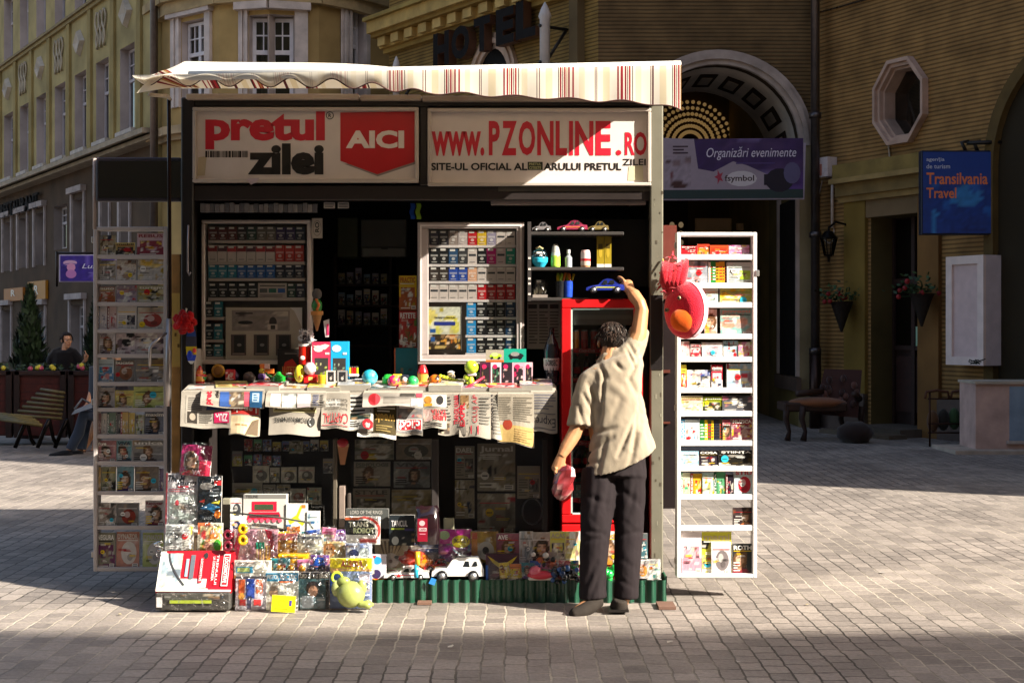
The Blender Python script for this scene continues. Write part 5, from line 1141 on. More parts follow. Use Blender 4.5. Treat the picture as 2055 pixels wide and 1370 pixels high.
packs(xs9, 535, 564, 9.262, [('38302c', 'dark brown'), ('38302c', 'dark brown'), ('28489a', 'blue'), ('28489a', 'blue'), ('d0a080', 'peach'), wh, wh, wh, wh], 'right', 'the third row')
packs(xs9, 570, 601, 9.262, [wh] * 5 + [rd] * 4, 'right', 'the fourth row')
for row, (y0, y1) in enumerate(((606, 636), (642, 672), (677, 708))): packs(lerp(936, 1034, 5), y0, y1, 9.262, [('2c8ac4', 'bright blue'), bk_, bk_, bk_, ('1c3a58', 'navy')], 'right', ['the fifth', 'the sixth', 'the lowest'][row] + ' row')
def poster_r(f):
    f.rect(0, 0, 1, 1, '2c2620'); f.rect(.03, .03, .97, .97, 'd8d49a'); f.scene(.03, .35, .97, .97, ['d8d8c4', 'e0d868', 'd8c838', 'd8d8c8', 'e0dc90'], 7, 10, 9, 6); f.scene(.03, .03, .97, .36, ['3a2c1c', 'c8742c', 'e0a040', '2c2820', '584030', '3a2c1c', 'e8c878'], 9, 14, 7, 16)
    f.text(.2, .70, .82, .76, 'TR\u0102IE\u015eTE DIN PLIN', '2c3040', .03); f.rect(.2, .56, .82, .64, '2c3a8a'); f.rect(.08, .4, .24, .48, '2c5a9a'); f.rect(.1, .2, .22, .3, '2c5a9a')
card('wall_poster', 'yellow concert advert in a dark frame in the right cabinet', 'poster', (858, 613, 926, 703), 9.26, .012, draw=poster_r)

# ================================================================ open shelf unit above the fridge
su = thing('shelf_unit', 'black three-tier shelf unit of toys and jars above the red fridge', 'shelves', P(1155, 602, 9.14))
for y in (465, 536, 597):
    mb = MB(); mb.pbev((1060, y, 1252, y + 7), 9.13, .3, '3c3836', 'paint', .004); mb.build('shelf', su)
mb = MB(); mb.pbox((1059, 445, 1066, 604), 9.128, .31, '3a3534', 'paint'); mb.pbox((1066, 440, 1300, 600), 9.45, .02, '120e0e', 'paint')
for y in (516, 538, 557, 567, 588): mb.pbox((1060, y, 1065, y + 4), 9.124, .004, 'd0c8c0', 'paint')
mb.build('case', su)
Ys = 9.2
card('price_list', 'white price list with columns of small print beside the fridge', 'notice', (1058, 606, 1125, 700), 9.36, .004, draw=lambda f: (f.rect(0, 0, 1, 1, '9c928a'), [f.lines(x, .1, x + .26, .82, 11, '5a5250') for x in (.05, .36, .68)], [f.rect(x, .86, x + .26, .95, '2c2624') for x in (.03, .36, .68)]))
def lathe_item(name, label, cat, px, ybot, ytop, wpx, Y, prof, cols, m='plastic', group=None, n=14):
    """turned thing; prof in fractions (radius of half-width, height)"""
    b = P(px, ybot, Y); h = P(0, ytop, Y).z - b.z; r = wpx / 2 * Y / F; mb = MB(); mb.lathe(b, [(q[0] * r, q[1] * h) for q in prof], 'white', m, n, cols); return tag(mb.build(name), label, cat, group), b, r, h
o, b, r, h = lathe_item('glass_jar', 'round glass jar half full of bright blue liquid on the middle shelf above the fridge', 'jar', 1083, 536, 497, 34, Ys, [(.55, 0), (.95, .25), (1, .45), (.95, .5)], ['30b8d8'] * 3, 'plastic')
mb = MB(); mb.lathe(b, [(r * 1.0, h * .5), (r * .85, h * .8), (r * .35, h * .92), (r * .4, h)], 'white', 'film', 14); mb.build('glass', o); mb = MB(); mb.pbox((1077, 505, 1088, 509), Ys - r - .002, .002, 'd8d8d0'); mb.tube([b + V((r * .4 * math.cos(t), r * .4 * math.sin(t), h * .98 + .008 * math.sin(3 * t))) for t in [i * PI / 4 for i in range(9)]], .006, 'b8a878', 'fabric', 5); mb.build('tie', o)
lathe_item('liquid_bottle', 'tall bottle of lime green liquid with a silver cap above the fridge', 'bottle', 1115, 536, 490, 19, Ys, [(.9, 0), (1, .05), (1, .45), (.95, .5), (.9, .62), (.7, .9), (.4, 1)], ['a8d84a', 'a8d84a', 'a0d040', 'dce8d0', 'b8b8b0', 'c8c8c0'], 'plastic')
lathe_item('clear_bottle', 'small clear bottle with a white cap above the fridge', 'bottle', 1141, 536, 501, 14, Ys, [(1, 0), (1, .55), (.45, .7), (.45, .78), (.5, .8), (.5, 1)], ['a8b0b4', '8a9094', '8a9094', 'd8d8d8', 'd8d8d8'], 'plastic')
lathe_item('sauce_jar', 'clear jar with a red band and white lid on the middle shelf above the fridge', 'jar', 1175, 536, 502, 20, Ys, [(.9, 0), (1, .1), (1, .35), (1, .5), (.95, .85), (.8, 1)], ['c89068', 'c8b0a0', 'c02028', 'd0c0c0', 'd8b0b0'], 'plastic')
for k, x in enumerate((1198, 1213)): card('yellow_box', f'{["left", "right"][k]} of two tall yellow boxes with white feet above the fridge', 'box', (x, 474, x + 14, 536), Ys, .06, 0, draw=lambda f: (f.rect(0, 0, 1, 1, '9a8420'), f.rect(0, 0, 1, .1, 'd8d4cc'), f.ell(.5, .5, .25, .2, 'b89c30'), f.rect(.2, .6, .8, .75, '5a4a18')), side='8a7418', group='yellow boxes above the fridge')
mb = MB(); mb.pbev((1069, 560, 1099, 594), Ys, .1, 'white', 'film', .02); o = tag(mb.build('display_box'), 'clear display box with small trinkets on the lowest shelf above the fridge', 'box'); mb = MB()
for k in range(7): mb.ball(P(1074 + k * 3.4, 586 - (k % 3) * 4, Ys + .05), (.01, .012, .022), ['c8c0a0', 'd8d0b0', '8a8a6a'][k % 3], 'plastic', 8, 6)
mb.pbox((1077, 562, 1086, 567), Ys - .003, .002, 'd8d8d0'); mb.pbox((1069, 591, 1099, 597), Ys, .1, '8a8078'); mb.build('contents', o)
for (x, c, lab) in ((1124, '16181c', 'black pencil cup on the lowest shelf above the fridge'), (1140, '2448b8', 'blue pencil cup on the lowest shelf above the fridge')):
    o, b, r, h = lathe_item('pencil_cup', lab, 'cup', x, 596, 564, 20, Ys, [(.85, 0), (1, 1)], [c]); mb = MB(); rr = random.Random(x)
    for k in range(6): a = b + V((rr.uniform(-.6, .6) * r, rr.uniform(-.4, .4) * r, h * .8)); mb.tube([a, a + V((rr.uniform(-.03, .03), 0, .05 + rr.uniform(0, .03)))], .009, rr.choice(['a8c83a', 'e07828', 'd8b828', 'e04828']), 'plastic', 5)
    mb.build('pencils', o)
def toycar(label, x0, yb_, L, hgt, Y, c, name='toy_car', yaw=0., suv=False, trim='1c2024', group=None, wheel='b8b4b0', stripe=None, dirn=-1):
    """a small toy car: body, cabin, windows, four wheels; nose towards dirn along the picture"""
    b = P(x0, yb_, Y); l = L * Y / F; h = hgt * Y / F; wd = l * .36; root = thing(name, label, 'toy car', b + V((l / 2, 0, 0)), group)
    ca, sa = math.cos(yaw), math.sin(yaw); c0 = b + V((l / 2, wd / 2, 0))
    def T(x, y, z): x = (x - .5) * l * -dirn; y = (y - .5) * wd; return c0 + V((x * ca - y * sa, x * sa + y * ca, z * h))
    side = [(0.0, .2), (.01, .42), (.06, .5), (.28, .56), (.4, .9), (.5, 1), (.9, .98), (.98, .6), (1, .5), (1, .2)] if suv else [(0, .18), (.01, .38), (.12, .5), (.32, .58), (.45, .9), (.55, .98), (.68, .95), (.85, .62), (.98, .58), (1, .2)]
    mb = MB(); n = len(side); secs = []
    for y in (0, .12, .88, 1):
        k = .93 if y in (0, 1) else 1
        secs.append([T(x, y + (.13 * (1 if y < .5 else -1) if z > .57 and y in (0, 1) else 0), .2 + (z - .2) * k) for x, z in side])
    vs = [p for s_ in secs for p in s_]; fs = [(i * n + j, i * n + (j + 1) % n, (i + 1) * n + (j + 1) % n, (i + 1) * n + j) for i in range(3) for j in range(n)] + [tuple(range(n)), tuple(range(3 * n, 4 * n))]
    mb.mesh(vs, fs, c, 'shiny', False); mb.build('body', root)
    mb = MB()
    wins = ((.43, .6, .55, .83), (.59, .6, .73, .84), (.77, .63, .88, .83)) if suv else ((.42, .6, .56, .86), (.58, .62, .74, .86))
    for (xa, za, xb_, zb_) in wins:
        for y in (.07, .93):
            mb.face([T(xa + .0, y, za), T(xb_, y, za), T(xb_ - .02, y + (.05 if y < .5 else -.05), zb_), T(xa + .05, y + (.05 if y < .5 else -.05), zb_)], trim, 'shiny')
    mb.build('windows', root)
    if stripe:
        mb = MB(); mb.face([T(.2, -.003, .36), T(.8, -.003, .36), T(.8, -.003, .42), T(.2, -.003, .42)], stripe); mb.build('trim', root)
    for x in (.2, .8):
        for y in (0.0, 1.0):
            mb = MB(); r = h * (.24 if suv else .23); cc = T(x, y, .22); ax = V((-sa, ca, 0)) * (wd * .1)
            mb.tube([cc - ax, cc - ax * .9, cc + ax * .9, cc + ax], [r * .85, r, r, r * .85], '1a1a1c', 'plastic', 12); mb.tube([cc - ax * 1.1, cc + ax * 1.1], r * .62, wheel, 'metal', 8); mb.build('wheel', root)
    return root
mb = MB(); a = P(1130, 466, Ys)
toycar('pink and orange toy racing car on the top shelf above the fridge', 1118, 465, 62, 24, Ys, '8a2c48', stripe='c8782c'); toycar('white and grey toy car at the left end of the top shelf above the fridge', 1068, 465, 38, 20, Ys, '6a6668'); toycar('olive toy car at the right end of the top shelf above the fridge', 1180, 465, 42, 22, Ys, '6a5a34')
tr = toycar('blue and yellow toy racing car gripped by the reaching man', 1176, 588, 78, 30, 9.06, '1e2c80', stripe='c8c828', wheel='c8c8d8')

# ================================================================ fridge
Yr = 9.1
fr = thing('drinks_fridge', 'red glass-fronted drinks fridge behind the reaching man', 'fridge', P(1210, 1150, Yr))
RED = 'd20c12'
mb = MB(); mb.pbox((1127, 600, 1290, 1150), Yr + .5, .03, 'a8b0a8', 'paint')
for q in ((1127, 600, 1136, 1150), (1281, 600, 1290, 1150)): mb.pbox(q, Yr + .05, .45, RED, 'paint')
mb.pbox((1136, 600, 1281, 612), Yr + .05, .45, RED, 'paint'); mb.pbox((1136, 1060, 1281, 1150), Yr + .05, .45, RED, 'paint'); mb.build('body', fr)
mb = MB()
for q in ((1127, 600, 1290, 618), (1127, 1032, 1290, 1049), (1127, 618, 1146, 1032), (1272, 618, 1290, 1032)): mb.pbev(q, Yr, .045, RED, 'paint', .006)
mb.pbev((1127, 1052, 1290, 1120), Yr, .045, RED, 'paint', .006); dd = mb.build('door', fr)
mb = MB()
for q in ((1146, 618, 1149, 1032), (1146, 1029, 1272, 1032), (1146, 618, 1272, 621)): mb.pbox(q, Yr + .01, .02, 'b8d0c8', 'paint')
mb.build('gasket', dd); mb = MB(); mb.face([P(1149, 1029, Yr + .03), P(1272, 1029, Yr + .03), P(1272, 621, Yr + .03), P(1149, 621, Yr + .03)], 'white', 'glass'); mb.build('pane', dd)
mb = MB(); mb.pbox((1150, 622, 1272, 652), Yr + .06, .1, '9a9490', 'paint'); mb.pbox((1155, 632, 1268, 640), Yr + .055, .006, 'b0aaa4', 'paint'); mb.build('lamp_cover', fr)
for y in (700, 760, 822, 885, 940, 1000):
    mb = MB(); mb.pbox((1140, y, 1281, y + 3), Yr + .06, .4, 'b0b0b0', 'metal'); s_ = mb.build('shelf', fr); mb = MB(); mb.pbox((1150, y - 1, 1272, y + 8), Yr + .052, .006, 'b81424', 'printed')
    a = P(1162, y + 6, Yr + .05); 
    for k in range(3): mb.text('Coca-Cola', a + V((k * .13, 0, 0)), V((.1, 0, 0)), V((0, 0, .018)), 'e0d0d0', 'printed', .0, .3)
    mb.build('label_strip', s_)
def can(x, yb_, Y, c, lab, h=38, w_=14, name='drink_can'):
    o, b, r, hh = lathe_item(name, lab, 'can', x, yb_, yb_ - h, w_, Y, [(.8, 0), (1, .05), (1, .5), (1, .93), (.8, 1)], [c, c, mixc(c, 'white', .15), 'b8b8b8'], 'shiny', 'cans in the fridge'); return o
for k, (x, c, cn) in enumerate(((1156, 'e88018', 'orange'), (1173, 'b81c28', 'red'), (1192, 'a81420', 'red'), (1210, 'a81420', 'red'), (1250, 'a81420', 'red'), (1265, 'a81420', 'red'))): can(x, 700, Yr + .1, c, f'{cn} drink can, {wds[k]} from the left on the top fridge shelf')
for (yb_, hh, n_) in ((760, 50, 'second'), (822, 52, 'third'), (885, 52, 'fourth'), (940, 46, 'fifth')):
    for k in range(6):
        x = 1158 + k * 20; c, lab = (('2c1410', 'cola'), ('1c3a20', 'green'))[int((yb_ > 900) and k == 1)]
        o, b, r, h = lathe_item('drink_bottle', f'dark {lab} bottle, {wds[k]} from the left on the {n_} fridge shelf', 'bottle', x, yb_, yb_ - hh, 15, Yr + .12, [(.9, 0), (1, .08), (1, .55), (.9, .66), (.35, .85), (.35, .93), (.42, .94), (.42, 1)], [c, c, c, c, c, 'b81424', 'b81424'], 'shiny', 'bottles in the fridge')
        mb = MB(); mb.lathe(b, [(r * 1.03, h * .22), (r * 1.03, h * .48)], 'b81424', 'printed', 14); mb.build('label', o)
for k in range(3): card('carton_pack', f'{["left", "middle", "right"][k]} of the green cartons at the bottom of the fridge', 'carton', (1152 + k * 40, 958, 1186 + k * 40, 999), Yr + .1, .1, 0, ('B', '2c5a58', '8ab0b0', '', 50 + k), '3c6a68', 'green cartons in the fridge')
o, b, r, h = lathe_item('water_bottle', 'large dark water bottle with a white label standing left of the fridge', 'bottle', 1107, 772, 658, 32, 9.2, [(.85, 0), (.95, .04), (.75, .15), (.95, .3), (1, .42), (1, .6), (.8, .72), (.3, .88), (.28, .93), (.33, .94), (.33, 1)], ['28303c'] * 8 + ['2c1c28'] * 2, 'shiny'); mb = MB(); mb.lathe(b, [(r * .9, h * .26), (r * 1.02, h * .34), (r * 1.03, h * .47)], 'c8c8cc', 'printed', 16); mb.ptext('BORSEC', (1095, 722, 1119, 734), 9.2 - r * 1.06, '38383c', bold=.02); mb.build('label', o)
# ================================================================ magazine racks
def rack(label, r, lips, Y, col, lip_h, depth=.09):
    root = thing('magazine_rack', label, 'rack', P((r[0] + r[2]) / 2, r[3], Y)); t = 8
    mb = MB()
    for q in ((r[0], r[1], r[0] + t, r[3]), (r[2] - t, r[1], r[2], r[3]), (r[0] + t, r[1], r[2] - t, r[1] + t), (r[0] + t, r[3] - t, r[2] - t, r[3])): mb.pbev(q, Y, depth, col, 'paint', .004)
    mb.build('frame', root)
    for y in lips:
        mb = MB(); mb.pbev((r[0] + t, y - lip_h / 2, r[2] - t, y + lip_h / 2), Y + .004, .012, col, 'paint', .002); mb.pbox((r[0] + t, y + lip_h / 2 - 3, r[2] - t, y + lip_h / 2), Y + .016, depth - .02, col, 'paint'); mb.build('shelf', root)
    mb = MB(); mb.face([P(r[0] + t, r[3] - t, Y + depth - .004), P(r[2] - t, r[3] - t, Y + depth - .004), P(r[2] - t, r[1] + t, Y + depth - .004), P(r[0] + t, r[1] + t, Y + depth - .004)], 'white', 'acrylic'); mb.build('back_pane', root)
    mb = MB()
    for y in (r[1] + 20, (r[1] + r[3]) / 2, r[3] - 40): mb.pbev((r[0] - 4, y, r[0] + 1, y + 12), Y + .02, .03, 'b8b0a8', 'metal', .003)
    mb.pbev((r[2] - 3, r[1] + 76, r[2] + 5, r[1] + 88), Y - .006, .03, 'c8c4c0', 'metal', .003); mb.build('hinge', root)
    return root
LL = [515, 566, 610, 664, 714, 770, 822, 875, 929, 989, 1058]; LR = [516, 573, 612, 675, 721, 783, 830, 889, 940, 997, 1059]
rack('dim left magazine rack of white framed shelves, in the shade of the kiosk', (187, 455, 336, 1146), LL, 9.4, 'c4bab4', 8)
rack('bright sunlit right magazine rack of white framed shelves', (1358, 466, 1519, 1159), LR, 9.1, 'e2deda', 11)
def stock(side, Y, lips, data):
    """data: shelf number -> items (x0, x1, height, kind, background, accent, title, description)"""
    seed = 100 if side == 'left' else 500
    for sh, items in data.items():
        base = lips[sh] - 3 if sh < len(lips) else (1139 if side == 'left' else 1151)
        n = len(items)
        for i, (x0, x1, h, kind, bg_, ac_, tt, desc) in enumerate(items):
            seed += 1; back = i % 2 * .006
            pos = '' if n == 1 else ORD[i] + ' '
            nm, cat = ('book', 'book') if (x1 - x0) < 24 or 'book' in desc else ('magazine', 'magazine')
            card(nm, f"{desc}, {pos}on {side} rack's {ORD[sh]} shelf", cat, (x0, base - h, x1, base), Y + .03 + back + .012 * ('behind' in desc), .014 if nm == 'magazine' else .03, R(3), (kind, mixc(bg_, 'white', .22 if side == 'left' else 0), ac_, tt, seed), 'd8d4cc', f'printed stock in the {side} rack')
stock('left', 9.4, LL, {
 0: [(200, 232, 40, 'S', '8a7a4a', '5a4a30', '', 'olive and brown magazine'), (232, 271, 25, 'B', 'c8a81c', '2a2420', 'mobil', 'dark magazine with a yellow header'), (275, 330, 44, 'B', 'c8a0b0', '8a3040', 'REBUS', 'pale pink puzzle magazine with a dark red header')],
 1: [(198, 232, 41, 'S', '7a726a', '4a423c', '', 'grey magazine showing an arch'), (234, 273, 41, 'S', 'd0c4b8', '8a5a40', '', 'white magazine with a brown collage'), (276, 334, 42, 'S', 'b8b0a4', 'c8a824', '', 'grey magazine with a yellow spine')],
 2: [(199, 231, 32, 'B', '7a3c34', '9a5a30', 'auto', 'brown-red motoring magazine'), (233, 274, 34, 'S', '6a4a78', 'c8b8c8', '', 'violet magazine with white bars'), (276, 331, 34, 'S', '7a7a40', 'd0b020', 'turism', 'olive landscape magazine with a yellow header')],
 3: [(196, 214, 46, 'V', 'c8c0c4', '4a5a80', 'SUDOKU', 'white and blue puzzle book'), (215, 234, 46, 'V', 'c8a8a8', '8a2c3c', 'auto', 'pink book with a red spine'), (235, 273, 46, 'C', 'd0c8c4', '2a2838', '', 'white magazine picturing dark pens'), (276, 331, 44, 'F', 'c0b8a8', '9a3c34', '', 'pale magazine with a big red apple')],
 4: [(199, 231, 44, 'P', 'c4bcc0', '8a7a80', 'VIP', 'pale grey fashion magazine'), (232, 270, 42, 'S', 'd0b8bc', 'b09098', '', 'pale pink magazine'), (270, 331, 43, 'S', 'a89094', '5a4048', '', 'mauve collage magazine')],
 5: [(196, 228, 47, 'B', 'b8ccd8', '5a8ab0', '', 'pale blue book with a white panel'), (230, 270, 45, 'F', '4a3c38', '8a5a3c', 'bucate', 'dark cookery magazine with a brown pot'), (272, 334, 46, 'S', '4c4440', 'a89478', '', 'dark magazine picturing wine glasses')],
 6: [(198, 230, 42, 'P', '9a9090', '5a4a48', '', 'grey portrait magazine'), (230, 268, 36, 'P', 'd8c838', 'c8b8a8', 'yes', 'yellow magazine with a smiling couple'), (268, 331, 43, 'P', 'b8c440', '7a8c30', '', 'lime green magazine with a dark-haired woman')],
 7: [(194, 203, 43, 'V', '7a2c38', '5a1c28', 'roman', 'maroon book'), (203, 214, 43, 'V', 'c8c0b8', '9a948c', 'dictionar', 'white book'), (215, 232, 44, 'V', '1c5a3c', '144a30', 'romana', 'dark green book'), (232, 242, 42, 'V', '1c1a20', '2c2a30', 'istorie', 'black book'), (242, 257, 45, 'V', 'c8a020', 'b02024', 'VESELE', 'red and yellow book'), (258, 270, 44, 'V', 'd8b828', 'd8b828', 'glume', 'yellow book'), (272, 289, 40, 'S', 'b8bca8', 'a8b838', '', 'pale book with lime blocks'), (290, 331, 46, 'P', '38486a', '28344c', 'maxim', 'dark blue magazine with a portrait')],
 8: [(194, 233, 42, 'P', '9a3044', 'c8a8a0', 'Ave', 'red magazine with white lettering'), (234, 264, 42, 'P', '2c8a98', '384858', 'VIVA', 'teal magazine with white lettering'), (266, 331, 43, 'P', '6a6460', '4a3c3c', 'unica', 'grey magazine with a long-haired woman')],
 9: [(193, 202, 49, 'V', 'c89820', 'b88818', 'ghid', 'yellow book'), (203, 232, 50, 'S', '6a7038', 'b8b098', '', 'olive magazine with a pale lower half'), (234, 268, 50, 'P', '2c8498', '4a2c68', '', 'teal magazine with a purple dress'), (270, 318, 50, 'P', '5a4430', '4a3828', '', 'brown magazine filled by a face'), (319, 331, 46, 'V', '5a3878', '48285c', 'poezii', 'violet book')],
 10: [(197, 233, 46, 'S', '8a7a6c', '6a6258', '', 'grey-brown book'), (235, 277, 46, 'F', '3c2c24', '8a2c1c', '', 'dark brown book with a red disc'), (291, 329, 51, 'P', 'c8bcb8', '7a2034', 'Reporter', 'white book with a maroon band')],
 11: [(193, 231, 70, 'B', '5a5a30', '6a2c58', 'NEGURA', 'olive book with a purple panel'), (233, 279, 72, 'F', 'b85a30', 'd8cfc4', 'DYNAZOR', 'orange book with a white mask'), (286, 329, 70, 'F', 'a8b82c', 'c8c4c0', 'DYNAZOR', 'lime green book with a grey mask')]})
stock('right', 9.1, LR, {
 0: [(1367, 1399, 19, 'B', 'c81c28', 'b01420', 'ENJOY', 'red flat box'), (1400, 1424, 24, 'B', 'c83a20', 'd89028', '', 'red and orange box'), (1425, 1462, 21, 'B', 'd84a20', 'c83018', '', 'orange-red box'), (1463, 1504, 21, 'S', 'd8a0c0', 'd060a0', '', 'pink box')],
 1: [(1368, 1420, 46, 'S', 'a8b0b8', '7a848c', '', 'grey-blue magazine with a palace drawing'), (1422, 1457, 46, 'K', '28304a', 'e0a020', '', 'pack of coloured crayons under a blue header'), (1459, 1509, 44, 'C', 'd0d8d0', 'a8c83c', '', 'spiral notebook with a lime edge')],
 2: [(1410, 1441, 30, 'B', 'b8dcc8', 'c0d8d0', 'ici', 'mint book'), (1445, 1509, 30, 'S', 'b0c460', 'd8c0a0', '', 'green-topped picture book with two faces')],
 3: [(1414, 1439, 52, 'P', 'dcd4cc', 'd8a890', '', 'white magazine partly behind the round plush'), (1446, 1510, 53, 'S', '8ab8b0', 'd0a090', 'povesti', 'cartoon magazine in teal and pink')],
 4: [(1366, 1384, 33, 'S', 'd8b8b8', 'c08888', '', 'pale pink booklet'), (1386, 1408, 28, 'B', 'dcd0cc', 'c02838', 'GHID', 'white booklet with a red label'), (1409, 1450, 31, 'F', 'd8d8d8', 'b0b0b8', '', 'white booklet with a grey bear'), (1452, 1481, 34, 'S', 'a8ccd8', '80b0c8', '', 'pale blue booklet'), (1482, 1509, 32, 'S', 'd890b0', 'b8d060', '', 'pink and green booklet')],
 5: [(1366, 1378, 48, 'B', 'd8c040', 'c83828', '', 'yellow and red booklet'), (1379, 1427, 38, 'S', 'd8d4d0', '4a60a8', '', 'white colouring book with blue and brown toys'), (1428, 1450, 48, 'B', 'c82438', 'd8d0d0', 'cadou', 'booklet with a red header'), (1459, 1511, 50, 'S', 'a8c4d8', 'c83848', '', 'pale blue colouring book with red cars')],
 6: [(1366, 1410, 33, 'S', 'd8ccb0', 'c0a860', 'INTEGRAME', 'beige puzzle book'), (1411, 1449, 31, 'B', 'a8b828', '3a3a24', 'Julia', 'lime and black booklet'), (1450, 1510, 33, 'S', '5a5a60', 'c07088', '', 'grey and pink booklet')],
 7: [(1366, 1404, 44, 'V', 'd0dce0', '2c8ac0', 'SUDOKU', 'white puzzle book with a blue spine'), (1405, 1449, 46, 'K', '2a2c38', '5a5a34', '', 'set of dark and olive books'), (1450, 1466, 44, 'P', 'b05060', '8a2838', '', 'red book with a face'), (1468, 1511, 46, 'S', '8a3a4c', 'c8848c', 'MUZICA', 'maroon book')],
 8: [(1366, 1402, 32, 'S', 'a0ccdc', 'd8e4ec', 'MARI', 'sky blue booklet'), (1403, 1442, 33, 'B', '241c24', '2c2430', 'COSA', 'black booklet with pink lettering'), (1443, 1511, 34, 'S', '1c1810', '6a5420', '\u015eTIIN\u0162A', 'black science magazine with gold lettering')],
 9: [(1366, 1385, 46, 'V', 'c8c8a8', '3a9a6a', 'andre', 'pale book with green lettering'), (1386, 1409, 44, 'V', 'd8a828', 'c02020', 'REGIE', 'red and yellow book'), (1410, 1432, 46, 'S', 'b8d4d0', 'd8d880', '', 'pale blue book with yellow flowers'), (1433, 1456, 47, 'V', '5aa070', '1c5a34', 'STICA', 'green book'), (1457, 1472, 42, 'V', '241c28', 'a82840', 'drama', 'black book'), (1474, 1511, 52, 'F', 'd0e4e8', 'c82838', 'STIU', 'white and blue book with a red heart')],
 10: [(1471, 1511, 38, 'P', '3a2c2c', 'c07040', '', 'dark book with a portrait')],
 11: [(1368, 1408, 84, 'B', 'e0d4d4', 'd890a0', '', 'white magazine with a pink script'), (1409, 1468, 84, 'S', 'd8d440', 'c8b888', 'mami', 'yellow-titled magazine behind the others'), (1428, 1467, 64, 'F', 'dcd4d4', '7a7070', '', 'white book with a grey bird'), (1470, 1511, 60, 'P', '2c3030', '8a2430', 'ROTH', 'dark book with red lettering')]})

# ================================================================ newspapers hung over the counter edge
def paper(label, r, Y, draw, lift=0., cols='9e968a', bot=None, curl=.02):
    """a folded newspaper hanging over the edge of the counter; r is its visible drop"""
    mb = MB(); x0, y0, x1, y1 = r; b = bot or (y1, y1); n, m = 8, 7; rr = random.Random(int(x0 * 3 + y1)); ph = rr.uniform(0, 6)
    def pos(u, v, d=0):                                    # u across, v up the drop
        yb_ = b[0] + (b[1] - b[0]) * u; y = y0 + (yb_ - y0) * (1 - v); p = P(x0 + (x1 - x0) * u, y, Y - lift)
        e = .012 * math.sin(v * 6 + ph) * (1 - v); return p + V((0, -.03 * (1 - v) ** 2 - curl * .8 * math.sin(u * 5 + ph) * (1 - v) + e + d, .006 * math.sin(u * 7 + ph) * (1 - v)))
    for k, d in enumerate((0, .008)):
        vs = [pos(i / n, j / m, d) for j in range(m + 1) for i in range(n + 1)]
        if k == 0: front = vs
        mb.mesh(vs, [(j * (n + 1) + i, j * (n + 1) + i + 1, (j + 1) * (n + 1) + i + 1, (j + 1) * (n + 1) + i) for j in range(m) for i in range(n)], cols, 'newsprint', True)
    for i in range(n): mb.face([pos(i / n, 0), pos((i + 1) / n, 0), pos((i + 1) / n, 0, .008), pos(i / n, 0, .008)], cols, 'newsprint')
    for u in (0, 1):
        for j in range(m): mb.face([pos(u, j / m), pos(u, (j + 1) / m), pos(u, (j + 1) / m, .008), pos(u, j / m, .008)], cols, 'newsprint')
    t = [P(x0 + 1, y0, Y - lift), P(x1 - 1, y0, Y - lift), V((P(x1 - 4, 0, Y).x, Y + .16, cz(Y + .16) + .02)), V((P(x0 + 5, 0, Y).x, Y + .16, cz(Y + .16) + .02))]; mb.face(t, cols, 'newsprint')
    class PF(Face):
        def pt(s, u, v): return pos(u, v, -.0012 - .0007 * s.k)
        def sub(s, u0, v0, u1, v1, c, n, m):
            for i in range(n):
                for j in range(m): a, e, q, t = u0 + (u1 - u0) * i / n, u0 + (u1 - u0) * (i + 1) / n, v0 + (v1 - v0) * j / m, v0 + (v1 - v0) * (j + 1) / m; mb.face([s.pt(a, q), s.pt(e, q), s.pt(e, t), s.pt(a, t)], c, 'newsprint')
        def rect(s, u0, v0, u1, v1, c): s.k += 1; s.sub(u0, v0, u1, v1, c, max(1, int((u1 - u0) * 9)), max(1, int((v1 - v0) * 8)))
        def lines(s, u0, v0, u1, v1, n, c, rnd=None):
            s.k += 1; h = (v1 - v0) / n
            for i in range(n): s.sub(u0, v0 + i * h + h * .25, u1 - (u1 - u0) * rr.choice((0, 0, .1, .3)), v0 + i * h + h * .7, c, 3, 1)
    fc = PF(mb, pos(0, 0), pos(1, 0) - pos(0, 0), pos(0, 1) - pos(0, 0), 'newsprint'); 
    def txt(u0, v0, u1, v1, s, c, bold=.02, rot=0, shear=0):
        fc.k += 1; vs, fs = text_tris(s, bold, shear)
        f = {0: lambda a, q: (a, q), 180: lambda a, q: (1 - a, 1 - q), 90: lambda a, q: (1 - q, a), 270: lambda a, q: (q, 1 - a)}[rot]
        q = [fc.pt(u0 + (u1 - u0) * f(a, e)[0], v0 + (v1 - v0) * f(a, e)[1]) for a, e in vs]; mb.mesh(q, fs, c, 'newsprint', False)
    fc.text = txt; draw(fc)
    return tag(mb.build('newspaper'), label, 'newspaper', 'newspapers hanging over the counter')
TX = '4a4642'
def n1(f): f.rect(.1, .1, .98, .9, 'a49c90'); f.lines(.14, .48, .42, .85, 7, TX); f.rect(.14, .12, .33, .44, '3c3630'); f.ell(.24, .3, .06, .1, 'a09484'); f.lines(.37, .14, .62, .42, 5, '4a4640'); f.rect(.66, .14, .97, .44, 'c02858'); f.text(.69, .18, .94, .4, 'ZIUA', 'e4d8dc', .03, 180); f.poly([(.5, .5), (.98, .5), (.98, .92), (.6, .92)], '3c4a6a'); f.poly([(.7, .5), (.9, .5), (.8, .62)], 'a8b8d0')
paper('white newspaper at the left end of the counter with a pink block printed upside down', (364, 785, 464, 858), 8.94, n1, bot=(856, 860))
def n3(f): f.rect(.05, .5, .95, .82, 'c83a34'); f.text(.1, .54, .9, .78, 'Lapok', 'e8dcd4', .03, 180); f.rect(.05, .02, .95, .46, 'd0bc98'); f.poly([(.55, .02), (.95, .02), (.95, .4), (.75, .36)], '6a5a48'); f.lines(.2, .2, .6, .28, 1, 'a87850'); f.lines(.1, .86, .9, .98, 2, TX)
